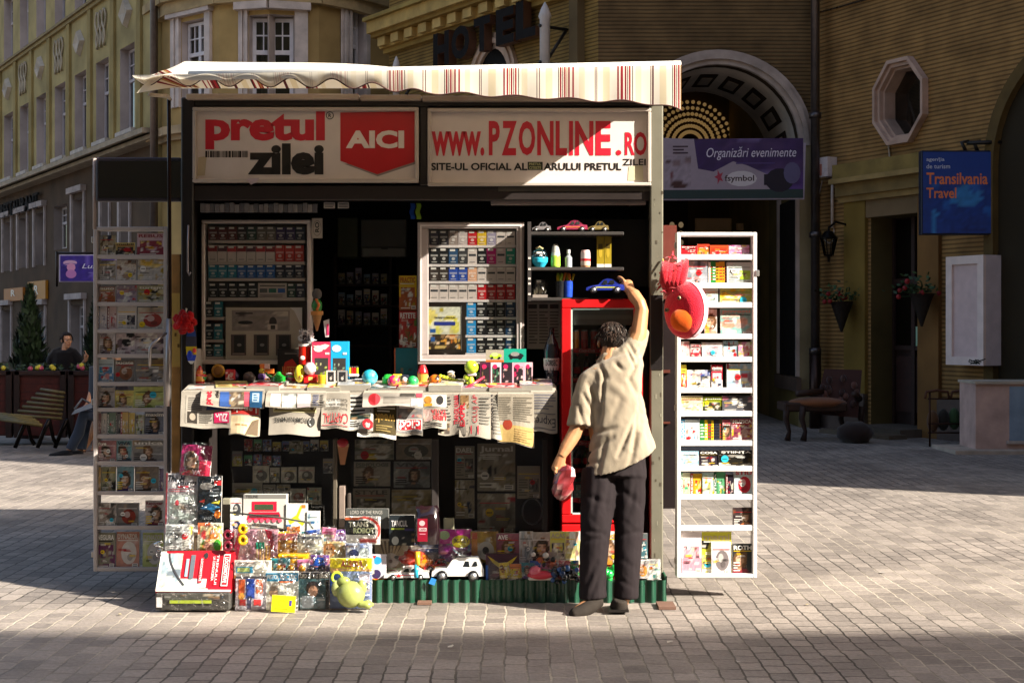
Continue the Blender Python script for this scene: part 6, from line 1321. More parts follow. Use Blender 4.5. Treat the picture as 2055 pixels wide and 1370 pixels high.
paper('newspaper with an upside-down red Lapok title block below the counter', (461, 790, 522, 872), 8.937, n3, bot=(870, 874))
def n2(f): f.text(.08, .1, .2, .95, 'pret', 'c02838', .04, 90); f.text(.22, .55, .28, .98, 'zilei', '2a2624', .03, 90); f.rect(.3, .08, .5, .92, '3a5a9a'); f.scene(.44, .08, .68, .92, ['6a5a4c', 'a08c70', '3a3430', 'c8bca8'], 3, 6, 6, 6); f.rect(.68, .08, .76, .92, 'd05868'); f.rect(.77, .04, .97, .96, '2c5a84'); f.rect(.81, .35, .92, .85, 'a8c0d0'); f.lines(.83, .4, .9, .8, 3, '2c5a84')
paper('folded newspaper with blue photographs lying over the two papers at the left end', (404, 783, 531, 818), 8.93, n2, .012, bot=(814, 821))
def n5(f): f.rect(.08, .62, .92, .96, 'd8d0a0'); f.rect(.1, .66, .9, .7, '9a8a50'); f.ell(.14, .82, .04, .12, '4a443c'); f.ell(.84, .82, .05, .12, '5a4a3c'); f.rect(.25, .74, .72, .92, 'c8c080'); f.text(.1, .3, .74, .48, 'ROM\u00c2NIA MARE', '3a3a38', .01, 180); f.ell(.83, .38, .07, .13, '3a3a38'); f.ell(.83, .38, .05, .1, 'c8c4bc'); f.text(.79, .33, .87, .43, 'RM', '3a3a38', .02, 180)
paper('white newspaper with an upside-down dark title and a small round crest', (540, 800, 643, 872), 8.937, n5, bot=(870, 873))
def n4(f): f.scene(.08, .08, .25, .95, ['e0d4cc', 'c86878', 'e0c8c0', 'dcd4cc'], 4, 5, 5, 6); f.scene(.27, .08, .5, .95, ['d8dcd4', '8a9490', 'd8d8d0'], 5, 5, 5, 6); f.rect(.52, .05, .74, .95, 'e0d0d0'); f.lines(.78, .1, .88, .9, 6, '5a6080'); f.lines(.9, .1, .98, .9, 6, TX)
paper('pale folded newspaper of small columns lying over the white title-crest paper', (534, 788, 655, 818), 8.928, n4, .012, bot=(817, 819))
def n7(f): f.rect(.02, .02, .98, .98, 'c8c4bc'); f.lines(.1, .48, .9, .95, 4, '242220'); f.scene(.1, .3, .9, .46, ['2a3a34', '5a4a40', '1c2420'], 6, 5, 4, 5); f.lines(.05, .1, .5, .28, 3, '3a3634'); f.ell(.8, .17, .22, .14, 'c03038')
paper('newspaper with heavy black headlines behind the red circle', (698, 790, 750, 862), 8.936, n7)
def n6(f): f.lines(.1, .5, .9, .95, 1, 'd8d4cc'); f.text(.12, .74, .9, .86, 'Cauza jertfei', '55504a', .0, 180); f.text(.12, .62, .9, .73, 'Lupta solara', '55504a', .0, 180); f.text(.12, .52, .9, .61, 'bani pierduti', '55504a', .0, 180); f.text(.06, .17, .94, .44, 'CAPITAL', 'c83840', .0, 180); f.rect(.04, .1, .96, .12, 'd05058')
paper('newspaper with the red upside-down title Capital under grey headlines', (645, 788, 703, 860), 8.932, n6, bot=(858, 861))
def n9(f): f.rect(.02, .14, .4, .98, 'a49c92'); f.ell(.19, .5, .17, .26, 'c43038'); f.lines(.07, .44, .3, .56, 1, 'e8d8d4'); f.rect(.4, .12, 1, .98, '4a4028'); f.text(.44, .4, .97, .66, 'week', 'c8a050', .03, 180); f.lines(.5, .7, .96, .94, 3, 'd8d0c0'); f.lines(.48, .16, .9, .36, 3, '9a8450'); f.rect(.0, .0, 1, .1, 'ded8cc')
paper('dark brown newspaper with a gold upside-down title and a red circle', (718, 806, 796, 877), 8.938, n9, bot=(873, 879))
def n10(f): f.rect(.0, .1, 1, .98, '8a8684'); f.scene(.05, .55, .95, .95, ['7a7674', '4a4648', 'b83040', '9a9694'], 7, 7, 5, 8); f.lines(.1, .8, .8, .95, 1, 'e8e0dc'); f.rect(.05, .16, .97, .5, 'dcd4cc'); f.rect(.08, .18, .94, .48, 'c02c34'); f.text(.12, .2, .9, .46, 'click!', 'e8e0dc', .03, 180)
paper('newspaper with an upside-down red title box click in white lettering', (796, 808, 849, 873), 8.934, n10)
def n8(f): f.rect(0, .02, 1, .98, 'a69e94'); f.ell(.19, .55, .1, .42, 'c83038'); f.rect(.18, .3, .2, .8, 'e8dcd8'); f.lines(.34, .2, .9, .75, 6, '7c766e'); f.rect(.62, .78, .86, .97, '4a4640'); f.rect(.88, .7, .98, .97, 'c05060'); f.scene(.8, .1, .98, .6, ['b8c0c8', '8a98a8', 'c8ccd0'], 8, 5, 5, 5)
paper('white folded newspaper with a red circle lying over the brown and red papers', (728, 788, 850, 815), 8.926, n8, .012)
def n11(f): f.rect(.05, .62, .98, .97, 'e0d8cc'); f.ell(.22, .82, .16, .12, 'c88c3c'); f.rect(.06, .64, .4, .72, 'd8a834'); f.ell(.72, .82, .14, .13, '3a3838'); f.scene(.03, .2, .4, .55, ['c8a8a0', 'a05058', '6a4a44', 'd0b8ac'], 9, 6, 6, 6); f.text(.36, .4, .98, .54, 'TATEA', 'c03840', .02, 180); f.text(.4, .24, .98, .38, 'LIBER', 'c03840', .02, 180); f.lines(.04, .06, .9, .18, 2, TX)
paper('newspaper with yellow flower picture and upside-down red lettering', (848, 790, 897, 858), 8.935, n11)
def n12(f): f.text(.55, .25, .74, .98, 'TRANSILVANIA', 'c43848', .02, 90); f.text(.76, .2, .95, .98, 'EXPRES', 'c02838', .03, 90); f.scene(.05, .05, .4, .3, ['5a5048', '8a7a68', '3a342c'], 3, 5, 5, 5); f.lines(.08, .35, .45, .95, 8, TX)
paper('newspaper with sideways red title lettering near the middle of the counter', (880, 790, 936, 872), 8.937, n12)
def n13(f): f.scene(.03, .66, .3, .97, ['8a6a44', 'b89468', '4a3828', 'c8a888'], 4, 6, 6, 7); f.lines(.06, .1, .28, .6, 8, '6a6660'); f.text(.42, .32, .62, .98, 'CLUJ AP', 'b83844', .0, 90); f.rect(.36, .06, .4, .26, 'c83848'); f.rect(.58, .06, .62, .26, 'c83848'); f.lines(.66, .3, .98, .95, 9, '7a766e')
paper('newspaper with a thin sideways red serif title beside the red lettered one', (922, 790, 985, 876), 8.931, n13, bot=(874, 878))
def n14(f): f.text(.1, .18, .42, .98, 'ZIARUL FIN', '35333a', .02, 90); f.lines(.5, .1, .95, .95, 12, '7a766c')
paper('newspaper with a sideways black serif title next to the salmon pages', (976, 790, 1008, 880), 8.936, n14)
def n15(f): f.rect(.02, .34, .98, .99, 'a09686'); f.rect(.02, .02, .98, .36, 'b4965e'); f.ell(.28, .37, .13, .11, '9a3c28'); f.lines(.05, .45, .38, .95, 11, '7c7466'); f.lines(.45, .45, .95, .95, 11, '7c7466'); f.lines(.48, .06, .95, .32, 6, 'a88c5c')
paper('salmon-bottomed newspaper with a red seal hanging lowest of all', (998, 790, 1072, 890), 8.925, n15, bot=(884, 896))
def n16(f): f.lines(.08, .55, .95, .96, 6, '6a6870'); f.text(.08, .14, .94, .42, 'Expres', '3a3840', .0, 180); f.rect(.06, .08, .94, .1, '5a5860'); f.rect(.06, .45, .94, .47, '5a5860')
paper('shaded newspaper with an upside-down black title at the right end of the counter', (1064, 786, 1118, 866), 8.94, n16, bot=(864, 868))
# magazines lying flat on the counter
rr = random.Random(8)
tops = [('white', 'white and grey'), ('d8c878', 'cream and yellow'), ('8a94a0', 'grey-blue'), ('d8a8a0', 'pinkish'), ('c8c43c', 'lime-edged'), ('d0d4d8', 'pale'), ('a8c8c8', 'pale teal'), ('c87078', 'rose red'), ('dcd0a8', 'cream'), ('b8a0b8', 'lilac'), ('d8b8a8', 'peach'), ('8a7a90', 'purple-grey')]
for k, (c, cn) in enumerate(tops):
    x0 = 372 + k * 61; mb = MB(); a = 8.955 + .01 * (k % 2); th = .012 + .01 * (k % 3) + rr.uniform(0, .006); d_ = .2; X0, X1 = P(x0, 0, a).x, P(x0 + 66, 0, a).x; sk = rr.uniform(-.05, .05)
    lo = [(X0, a, cz(a) + .002), (X1, a, cz(a) + .002), (X1 + sk, a + d_, cz(a + d_) + .002), (X0 + sk, a + d_, cz(a + d_) + .002)]; hi = [(x, y, z + th) for x, y, z in lo]
    mb.hexa([lo[0], lo[1], hi[1], hi[0], lo[3], lo[2], hi[2], hi[3]], '908a80', 'newsprint'); U = V(hi[1]) - V(hi[0]); W_ = V(hi[3]) - V(hi[0]); fc = Face(mb, hi[0], U, W_); cover(fc, 'SCBS'[k % 4], mixc(c, 'dgrey', .35), rr.choice(['3a5a8a', 'b83038', '3a3a3a', 'c8a030']), '', 900 + k)
    tag(mb.build('flat_magazine'), f'{cn} magazine lying flat on the counter, {ORD[k]} from the left', 'magazine', 'magazines lying flat on the counter')

# ================================================================ toys and trinkets on the counter
def at(px, Y): return P(px, 0, Y).x
def stand(px, Y, w_px): return V((P(px, 0, Y).x, Y, cz(Y) + .03))
def cbox(name, label, cat, r, Y, d, draw, side, group=None): return card(name, label, cat, r, Y, d, 0, draw=draw, side=side, group=group)
o, b, r, h = lathe_item('gnome_bottle', 'orange and red bottle-shaped figure at the left end of the counter', 'figure', 401, 772, 733, 20, 9.15, [(.8, 0), (1, .2), (.8, .45), (.9, .55), (.6, .75), (.4, .9), (.15, 1)], ['d83020', 'e8a040', 'd82818', 'e07830', 'c02018', 'b01c18'], 'shiny')
mb = MB(); mb.ball(P(438, 744, 9.25), (.045, .03, .045), 'c89430', 'plastic'); mb.ball(P(438, 744, 9.225), (.032, .012, .032), '8a5a20', 'plastic'); tag(mb.build('toy_drum'), 'golden toy drum in the shade under the left cabinet', 'toy')
for (x, y, r_, c, lab) in ((470, 755, .035, '4a3458', 'dark purple toy ball under the left cabinet'), (500, 758, .04, '6a5a54', 'grey-brown toy ball under the left cabinet'), (420, 758, .028, '8a6a50', 'small brown toy ball beside the golden drum')): mb = MB(); mb.ball(P(x, y, 9.25), r_, c, 'plastic', fn=lambda d: 1 + .07 * math.sin(8 * d.x) * math.cos(7 * d.z)); tag(mb.build('toy_ball'), lab, 'toy')
mb = MB()
for (x, y, c) in ((526, 735, 'd87838'), (535, 735, 'd8b8b0'), (535, 745, 'd07030'), (535, 755, 'c8b8b8'), (544, 745, 'd06a28'), (526, 745, 'd0c0b8'), (535, 765, 'c86830')): mb.pbev((x - 5, y - 5, x + 5, y + 5), 9.15, .03, c, 'plastic', .004)
tag(mb.build('puzzle_toy'), 'orange and white cube puzzle toy stacked as a cross', 'toy')
mb = MB(); c0 = P(559, 760, 9.12); mb.lathe(c0 - V((0, 0, .035)), [(.03, 0), (.048, .02), (.045, .05), (.02, .065), (.012, .08)], '1c8a30', 'shiny'); mb.tube([c0 + V((-.03, 0, 0)), c0 + V((-.07, 0, .025)), c0 + V((-.08, 0, .04))], [.012, .008, .006], '1c8a30', 'shiny'); tag(mb.build('toy_teapot'), 'small bright green toy teapot on the counter', 'toy')
cbox('black_box', 'black box with a red dome picture at the back of the counter', 'box', (557, 700, 606, 770), 9.28, .08, lambda f: (f.rect(0, 0, 1, 1, '1c1614'), f.poly([(.08, .08), (.92, .08), (.85, .5), (.6, .72), (.3, .62)], 'c02418'), f.text(.2, .3, .75, .5, 'LUTETI', 'd89048', .02), f.lines(.3, .84, .8, .9, 1, '7c766e')), '1c1614')
mb = MB(); mb.ball(P(601, 750, 9.1), (.035, .03, .056), 'd8c830', 'shiny'); mb.ball(P(604, 756, 9.075), (.014, .01, .016), 'd8a040', 'shiny'); tag(mb.build('toy_egg'), 'large yellow toy egg on the counter', 'toy')
o, b, r, h = lathe_item('toy_can', 'tall red toy can with a white lid on the counter', 'toy', 612, 733, 690, 25, 9.2, [(.85, 0), (1, .05), (1, .3), (1, .88), (1.1, .9), (1.1, 1)], ['d8b830', 'c01c18', 'd02818', 'e0d8d0', 'e0d8d0'], 'shiny'); mb = MB(); mb.ball(b + V((-.01, -r, h * .35)), (.016, .004, .014), 'd8d0c8'); mb.build('badge', o)
mb = MB(); rr = random.Random(12)
for k in range(60):
    a = P(rr.uniform(603, 628), rr.uniform(662, 690), 9.2); d = V((rr.gauss(0, 1), rr.gauss(0, 1), rr.gauss(0, 1))).normalized() * .03; mb.face([a - d, a + d.orthogonal() * .4, a + d], rr.choice(['dcd8d4', 'b8b8c0', 'e0e0e0']), 'film' if k % 3 == 0 else 'printed')
mb.pbox((607, 672, 622, 690), 9.19, .004, '3a3438', 'printed'); tag(mb.build('wrapped_trinket'), 'crumpled clear-wrapped trinket on top of the red toy can', 'trinket')
o, b, r, h = lathe_item('gumball_toy', 'pink and white round medallion toy standing on a small red box', 'toy', 622, 752, 727, 24, 9.1, [(.5, 0), (1, .3), (1, .7), (.5, 1)], ['d8a0a8', 'e0c8cc', 'd8a0a8'], 'shiny'); mb = MB(); mb.tube([b + V((0, -r * .6, h * .5)), b + V((0, -r * 1.05, h * .5))], .032, 'e0ccd0', 'shiny', 14); mb.build('dial', o)
cbox('red_box', 'small red box with a yellow label under the medallion toy', 'box', (610, 752, 635, 768), 9.08, .05, lambda f: (f.rect(0, 0, 1, 1, 'c0181c'), f.rect(.35, .3, .7, .75, 'd8b868')), 'a81418')
def win_box(lab, r, c, c2, toy, tc, draw2):
    def d(f): f.rect(0, 0, 1, 1, c); f.rect(.14, .08, .86, .62, '3a3836'); f.scene(.18, .1, .82, .5, ['3a3836', tc, mixc(tc, 'white', .3), mixc(tc, 'black', .4)], 14, 7, 7, 9); f.ell(.35, .84, .26, .08, c2); f.rect(.7, .7, .92, .75, 'd8d0c8'); draw2(f)
    return cbox('window_box', lab, 'toy box', r, 9.14, .07, d, mixc(c, 'black', .15))
win_box('pink toy box with a clear window and a lime toy inside', (626, 686, 664, 770), 'c83454', 'e0d4d0', 0, 'a8c820', lambda f: f.poly([(.06, .92), (.3, .9), (.7, .95), (.94, .92), (.7, .82), (.3, .82)], 'd8d4c8'))
win_box('bright blue toy box with a clear window and a green dragon inside', (663, 685, 699, 773), '1ca0d8', 'c8e4f0', 0, '3a8a68', lambda f: None)
for k, (r, c, lab) in enumerate((((655, 743, 673, 772), 'd0c8c0', 'white framed card with a dark picture, in front of the pink toy box'), ((677, 743, 697, 772), '9a9894', 'grey framed card with a dark picture, in front of the blue toy box'))):
    cbox('framed_card', lab, 'card', r, 9.05, .012, lambda f: (f.rect(0, 0, 1, 1, c), f.rect(.16, .22, .84, .9, '2c2a2c'), f.ell(.5, .45, .14, .12, 'b8b0a8'), f.ell(.62, .6, .06, .06, '7c766e')), c)
lathe_item('toy_cup', 'small yellow cup in front of the pink toy box', 'cup', 646, 771, 752, 18, 9.06, [(.8, 0), (1, .9), (1, 1)], ['d0a028', 'd8b030'])
mb = MB(); mb.pbev((699, 750, 719, 756), 9.1, .05, 'd8d0d0', 'plastic'); o = tag(mb.build('lighter_tray'), 'white tray of small red and lime lighters on the counter', 'tray'); mb = MB()
for k in range(4): mb.pbev((700 + k * 5, 737, 704 + k * 5, 750), 9.11, .014, ['b8c828', 'c82828', 'b8201c', 'b8c828'][k], 'shiny', .002); mb.pbox((700.5 + k * 5, 735, 703.5 + k * 5, 737), 9.11, .012, 'b8b8b8', 'metal')
mb.build('lighters', o)
def tball(label, x, y, rp, c, fn=None, m='shiny', vcf=None, Y=9.06): mb = MB(); mb.ball(P(x, y, Y), rp * Y / F, c, m, 18, 12, fn, vcf); return tag(mb.build('toy_ball'), label, 'toy', 'toy balls on the counter')
rr = random.Random(3); HS = [V((rr.gauss(0, 1), rr.gauss(0, 1), rr.gauss(0, 1))).normalized() for _ in range(14)]
spots = lambda base, sp, k=.9: (lambda d: sp if any(d.dot(q) > k for q in HS) else base)
tball('cyan glittery toy ball near the middle of the counter', 742, 757, 16, '30b0c4', None, 'shiny', spots('28a4bc', '60d0dc', .93)); tball('green spiky toy ball half hidden behind the pink one', 779, 763, 12, '2cb43c', lambda d: 1 + .12 * abs(math.sin(9 * d.x) * math.sin(9 * d.z)), 'plastic', None, 9.12)
tball('hot pink spotted toy ball on the counter', 790, 765, 13, 'd81c68', None, 'shiny', spots('d81c68', 'd88838', .94)); tball('shiny green toy ball on the counter', 828, 766, 12.5, '1c9a4c', None, 'shiny', spots('1c9a4c', '48c070', .94)); tball('orange black-spotted toy ball on the counter', 873, 764, 13, 'd87018', None, 'plastic', spots('d87018', '2c2018', .93))
o, b, r, h = lathe_item('toy_cup', 'red patterned toy tub behind the green ball', 'toy', 848, 768, 732, 22, 9.14, [(.8, 0), (1, .5), (1, .6), (.8, .8), (.5, 1)], ['d8a048', 'c82820', 'd02028', 'b81c20'], 'shiny')
mb = MB(); mb.pbev((805, 752, 820, 772), 9.14, .04, '2c3040', 'plastic'); mb.ball(P(812, 762, 9.13), (.018, .01, .018), 'd8d0d0'); tag(mb.build('toy_block'), 'dark toy block with a white badge between the pink and green balls', 'toy')
mb = MB()
for k in range(9): p = P(884 + k * 6.4, 754 + k * 1.9, 9.1); mb.ball(p, (.013, .011, .011), 'c0d428', 'shiny', 10, 6)
tag(mb.build('bead_chain'), 'lime green twisted bead chain stretched across the counter', 'toy')
o, b, r, h = lathe_item('toy_figure', 'lime green round-headed toy figure leaning on the counter', 'toy', 945, 772, 752, 14, 9.06, [(.8, 0), (1, .3), (.7, .8), (.6, 1)], ['b8d038']); mb = MB(); mb.ball(P(946, 737, 9.06), (.045, .042, .045), 'a8c830', 'shiny', 16, 10); mb.pbev((938, 748, 956, 755), 9.04, .03, 'c8b8c0', 'plastic'); mb.ball(P(936, 757, 9.06), (.02, .016, .02), 'b0c830', 'shiny'); mb.build('head', o)
mb = MB(); mb.tube([P(924, 786, 8.98), P(946, 772, 9.0), P(972, 756, 9.05)], [.012, .009, .006], 'd03048', 'plastic', 8); mb.ball(P(926, 784, 8.98), (.02, .014, .02), 'c8285c', 'plastic'); tag(mb.build('toy_wand'), 'red and pink toy wand lying slantwise on the counter', 'toy')
for k, (r, c, c2, lab) in enumerate((((975, 702, 1011, 726), 'a09686', 'a8c830', 'white model box with a lime car, left of the two on top of the boxes'), ((1011, 700, 1056, 727), '1c9a80', '1c2028', 'teal model box with a dark car, right of the two on top of the boxes'))):
    cbox('model_box', lab, 'toy box', r, 9.1, .06, lambda f: (f.rect(0, 0, 1, 1, c), f.rect(0, 0, 1, .16, 'd06028' if k == 0 else c), f.ell(.55, .5, .34, .22, c2), f.ell(.5, .62, .2, .16, mixc(c2, 'white', .3)), f.ell(.35, .34, .07, .1, 'black'), f.ell(.75, .34, .07, .1, 'black')), c)
for k, (x0, x1, c, c2) in enumerate(((963, 985, '4a1c38', 'c83058'), (985, 1006, 'd8c4cc', '2c6a4c'), (1006, 1028, '2c2430', 'd8a0b0'), (1028, 1053, 'd8a4b4', 'c0285c'), (1053, 1069, 'd8b4bc', '3a5038'))):
    cbox('doll_box', f'narrow boxed doll set, {wds[k]} in the row near the right counter end', 'toy box', (x0, 727, x1, 773), 9.1, .06, lambda f: (f.rect(0, 0, 1, 1, c), f.rect(.14, .1, .86, .8, '2a2428'), f.scene(.16, .12, .84, .78, ['2a2428', c2, mixc(c2, 'white', .4), '2a2428'], 20 + k, 5, 8, 7), f.ell(.4, .82, .22, .1, 'c8285c')), mixc(c, 'black', .15), 'doll boxes on the counter')
# things hanging
mb = MB(); c0 = P(371, 646, 9.02)
for ring in range(3):
    for k in range(7 - ring):
        t = 2 * PI * k / (7 - ring) + ring * .5; r_ = .055 - ring * .017; p = c0 + V((r_ * math.cos(t), -.012 * ring, r_ * math.sin(t))); mb.ball(p, (.026, .02, .026), ['a80c10', 'b81014', '980a10'][(k + ring) % 3], 'fabric', 8, 6, lambda d: 1 + .15 * math.sin(5 * d.x + 3 * d.z))
o = tag(mb.build('fabric_rose'), 'red fabric rose hanging at the left post of the kiosk', 'flower'); mb = MB(); mb.tube([P(374, 618, 9.02), P(373, 630, 9.02)], .005, 'b8b0a0', 'fabric', 5); mb.build('loop', o)
mb = MB(); vs = []; 
for (t, wd_) in ((660, 7), (675, 10), (695, 11), (712, 10), (724, 7), (730, 2)): vs.append((t, wd_))
cs = ['2a4a98', '3a3a4a', 'd8c028', '2848c0', 'd8d8d4']
for k in range(5):
    (t0, a0), (t1, a1) = vs[k], vs[k + 1]; mb.hexa([P(384 - a1, t1, 9.03), P(384 + a1, t1, 9.03), P(384 + a0, t0, 9.03), P(384 - a0, t0, 9.03), P(384 - a1, t1, 9.06), P(384 + a1, t1, 9.06), P(384 + a0, t0, 9.06), P(384 - a0, t0, 9.06)], cs[k], 'printed')
mb.ball(P(381, 712, 9.025), (.018, .01, .028), '1c3cb8'); mb.ball(P(390, 703, 9.025), (.012, .01, .016), 'd83828'); tag(mb.build('hanging_toy_bag'), 'bag of blue and yellow toys hanging below the red rose', 'toy')
mb = MB(); c0 = P(637, 600, 9.2); mb.lathe(P(636, 664, 9.2), [(.005, 0), (.025, .07), (.035, .11)], 'a07848', 'fabric', 12); mb.lathe(P(636, 632, 9.2), [(.04, 0), (.04, .025)], 'c88848', 'fabric', 12); mb.ball(P(636, 614, 9.2), (.035, .03, .045), '3a8a3c', 'plastic'); mb.ball(P(636, 590, 9.2), (.032, .03, .035), '5a5450', 'fabric'); mb.tube([P(634, 600, 9.17), P(640, 612, 9.165), P(636, 622, 9.17)], .009, 'd07028', 'plastic', 6); tag(mb.build('hanging_cone_toy'), 'green and grey cone-shaped toy hanging between the two cabinets', 'toy')
mb = MB(); mb.hexa([P(653, 676, 9.2), P(660, 676, 9.2), P(661, 640, 9.2), P(649, 644, 9.2), P(653, 676, 9.22), P(660, 676, 9.22), P(661, 640, 9.22), P(649, 644, 9.22)], 'dcd8d4', 'printed'); mb.pbox((656, 650, 660, 672), 9.195, .004, 'd03060', 'printed'); tag(mb.build('hanging_pack'), 'white and pink pack hanging right of the cone-shaped toy', 'pack')
mb = MB(); mb.hexa([P(683, 932, 9.1), P(692, 932, 9.1), P(700, 893, 9.1), P(677, 893, 9.1), P(683, 932, 9.12), P(692, 932, 9.12), P(700, 893, 9.12), P(677, 893, 9.12)], 'b8805c', 'printed'); mb.ball(P(688, 888, 9.1), (.036, .014, .03), '9a1c28', 'printed'); mb.pbox((677, 890, 700, 896), 9.095, .006, 'c8a080', 'printed'); tag(mb.build('cone_sticker'), 'cut-out ice cream cone on the pillar below the counter', 'sticker')
# round plush hanging on the right post
pl = thing('round_plush', 'round red plush cushion bird with an orange front hanging over the right rack', 'plush toy', P(1378, 680, 8.98))
c0 = P(1376, 622, 8.98); ax = V((-.55, -.83, 0)).normalized(); sd = V((.83, -.55, 0)); up = V((0, 0, 1)); rx = .165
def pp(a, b, d): return c0 + sd * (a * .135) + up * (b * .175) + ax * d
mb = MB(); n0 = 28; rings = ((0., .075, 'red'), (.5, .075, 'red'), (.86, .058, 'red'), (1.0, .03, 'red'), (1.03, 0, 'red'), (1.0, -.03, 'red'), (.86, -.05, 'red'), (.5, -.06, 'red'), (0., -.06, 'red')); vs = []; vc = []
for q, d, c in rings:
    for i in range(n0): t = 2 * PI * i / n0; vs.append(pp(q * math.cos(t), q * math.sin(t), d))
mb.mesh(vs, [(i * n0 + j, i * n0 + (j + 1) % n0, (i + 1) * n0 + (j + 1) % n0, (i + 1) * n0 + j) for i in range(8) for j in range(n0)], 'd81030', 'fluff', True); mb.build('cushion', pl)
mb = MB(); mb.ball(pp(.12, -.32, .05), (.088, .055, .085), 'd85808', 'fabric', 16, 10, lambda d: 1 - .18 * max(0, d.z) + .04 * math.sin(6 * d.x)); mb.build('beak', pl)
for (a, b) in ((-.05, .42), (-.7, -.0)):
    mb = MB(); mb.ball(pp(a, b, .072), .014, '8a7a50', 'plastic', 10, 6); mb.ball(pp(a, b, .08), .0095, '141010', 'shiny', 10, 6); mb.build('eye', pl)
mb = MB()
for i in range(16):
    t0, t1 = -1.25 + 2.5 * i / 16, -1.25 + 2.5 * (i + 1) / 16; mb.face([pp(1.045 * math.cos(t), 1.045 * math.sin(t), d) for t, d in ((t0, .026), (t0, -.03), (t1, -.03), (t1, .026))], 'd8a8b4', 'fabric')
mb.build('side_band', pl); mb = MB(); rr = random.Random(5)
for k in range(5):
    x = 1370 - k * 7; mb.tube([P(x, 588, 8.98 + .01 * k), P(x - 4 - k, 562, 8.97), P(x + 2 - 2 * k, 540 - 3 * k, 8.98), P(x + 8 - 3 * k, 520 + 5 * k, 9.0)], [.03, .036, .03, .012], ['c40c24', 'd01630', 'b00a1c', 'c80f28', 'b80c20'][k], 'fluff', 10)
for k in range(240):
    a = P(rr.gauss(1352, 12), rr.gauss(556, 18), 8.95 + rr.uniform(0, .08)); d = V((rr.gauss(0, 1), rr.gauss(0, .5) - .4, rr.gauss(0, 1))).normalized() * .028; e = d.orthogonal().normalized() * .009
    mb.face([a - d * .4 - e, a + d, a - d * .4 + e], rr.choice(['d81c38', 'b80c20', 'e03048', '98081a']), 'fluff')
mb.build('tuft', pl); mb = MB(); mb.tube([P(1350, 590, 8.98), P(1336, 560, 9.0), P(1330, 520, 9.09)], .006, 'c8a040', 'fabric', 5); mb.build('cord', pl)
for row, (yb_, n_, wd_) in enumerate(((905, 9, 'upper'), (934, 4, 'lower'))):
    for k in range(n_):
        x = 490 + k * 19; c = rr.choice(['b8904a', '7a90c0', 'd0d0c8', 'b05050', '6ab080', 'd8c868']); card('small_box', f'dim small box, {ORD[k]} along the {wd_} high shelf behind the left lower window', 'box', (x, yb_ - rr.uniform(18, 24), x + 16, yb_), 9.34, .03, 0, (rr.choice('SBF'), c, rr.choice(['3a3a44', '6a5040', '8a8a80']), '', 700 + k + row * 20), group='small boxes in the left lower window')
# goods behind the lower windows
def goods(Y, items, back=.012, group=None):
    for (r, kind, bg_, ac_, tt, nm, lab) in items: lt = .38 if Y > 9.2 else .12; card(nm, lab, nm.replace('_', ' '), r, Y, back, R(2), (kind, mixc(bg_, 'cream', lt), mixc(ac_, 'cream', lt * .4), tt, int(r[0] * 3 + r[1])), group=group)
goods(9.3, [((710, 926, 783, 975), 'P', '8a8480', '4a5a54', 'PSIHOLOGII', 'magazine', 'grey psychology magazine with a dark-haired woman behind the lower glass'), ((790, 926, 862, 978), 'P', '3a5a74', '2c3a4a', 'VIVA', 'magazine', 'blue star magazine behind the lower glass'), ((786, 982, 866, 1042), 'S', 'a89c80', 'b8a058', '', 'magazine', 'beige magazine behind the lower glass'), ((708, 980, 782, 1040), 'B', '7a7068', '3a302c', 'STYLE', 'magazine', 'grey-brown magazine behind the lower glass'), ((712, 882, 790, 922), 'S', '5a5a48', '3c4c40', '', 'magazine', 'dim green magazine high behind the lower glass'), ((795, 880, 868, 922), 'F', '4a2c20', '24302c', '', 'magazine', 'dim brown magazine with a dark disc high behind the lower glass'), ((913, 895, 952, 960), 'C', '5c5650', '3a3a3a', 'DAEL', 'magazine', 'dim grey magazine at the left of the right-hand lower window'), ((913, 963, 952, 1040), 'S', '6a5c48', '8a7a3a', '', 'magazine', 'dim beige magazine below it in the right-hand lower window'), ((958, 890, 1034, 985), 'S', '4c4840', '6a6038', 'Jurnal', 'magazine', 'dim olive magazine in the middle of the right-hand lower window'), ((958, 990, 1034, 1070), 'S', '3c3430', '584a34', '', 'magazine', 'dim brown magazine low in the right-hand lower window'), ((1038, 935, 1084, 1000), 'C', '6a645c', '3a4448', '', 'magazine', 'dim pale magazine at the right of the right-hand lower window')])
mb = MB(); mb.tube([P(1068 + 20 * math.cos(t), 1025 + 26 * math.sin(t), 9.28) for t in [i * 2 * PI / 20 for i in range(21)]], .006, '6a6c70', 'plastic', 6); tag(mb.build('hoop'), 'grey oval hoop in the right-hand lower window', 'hoop')
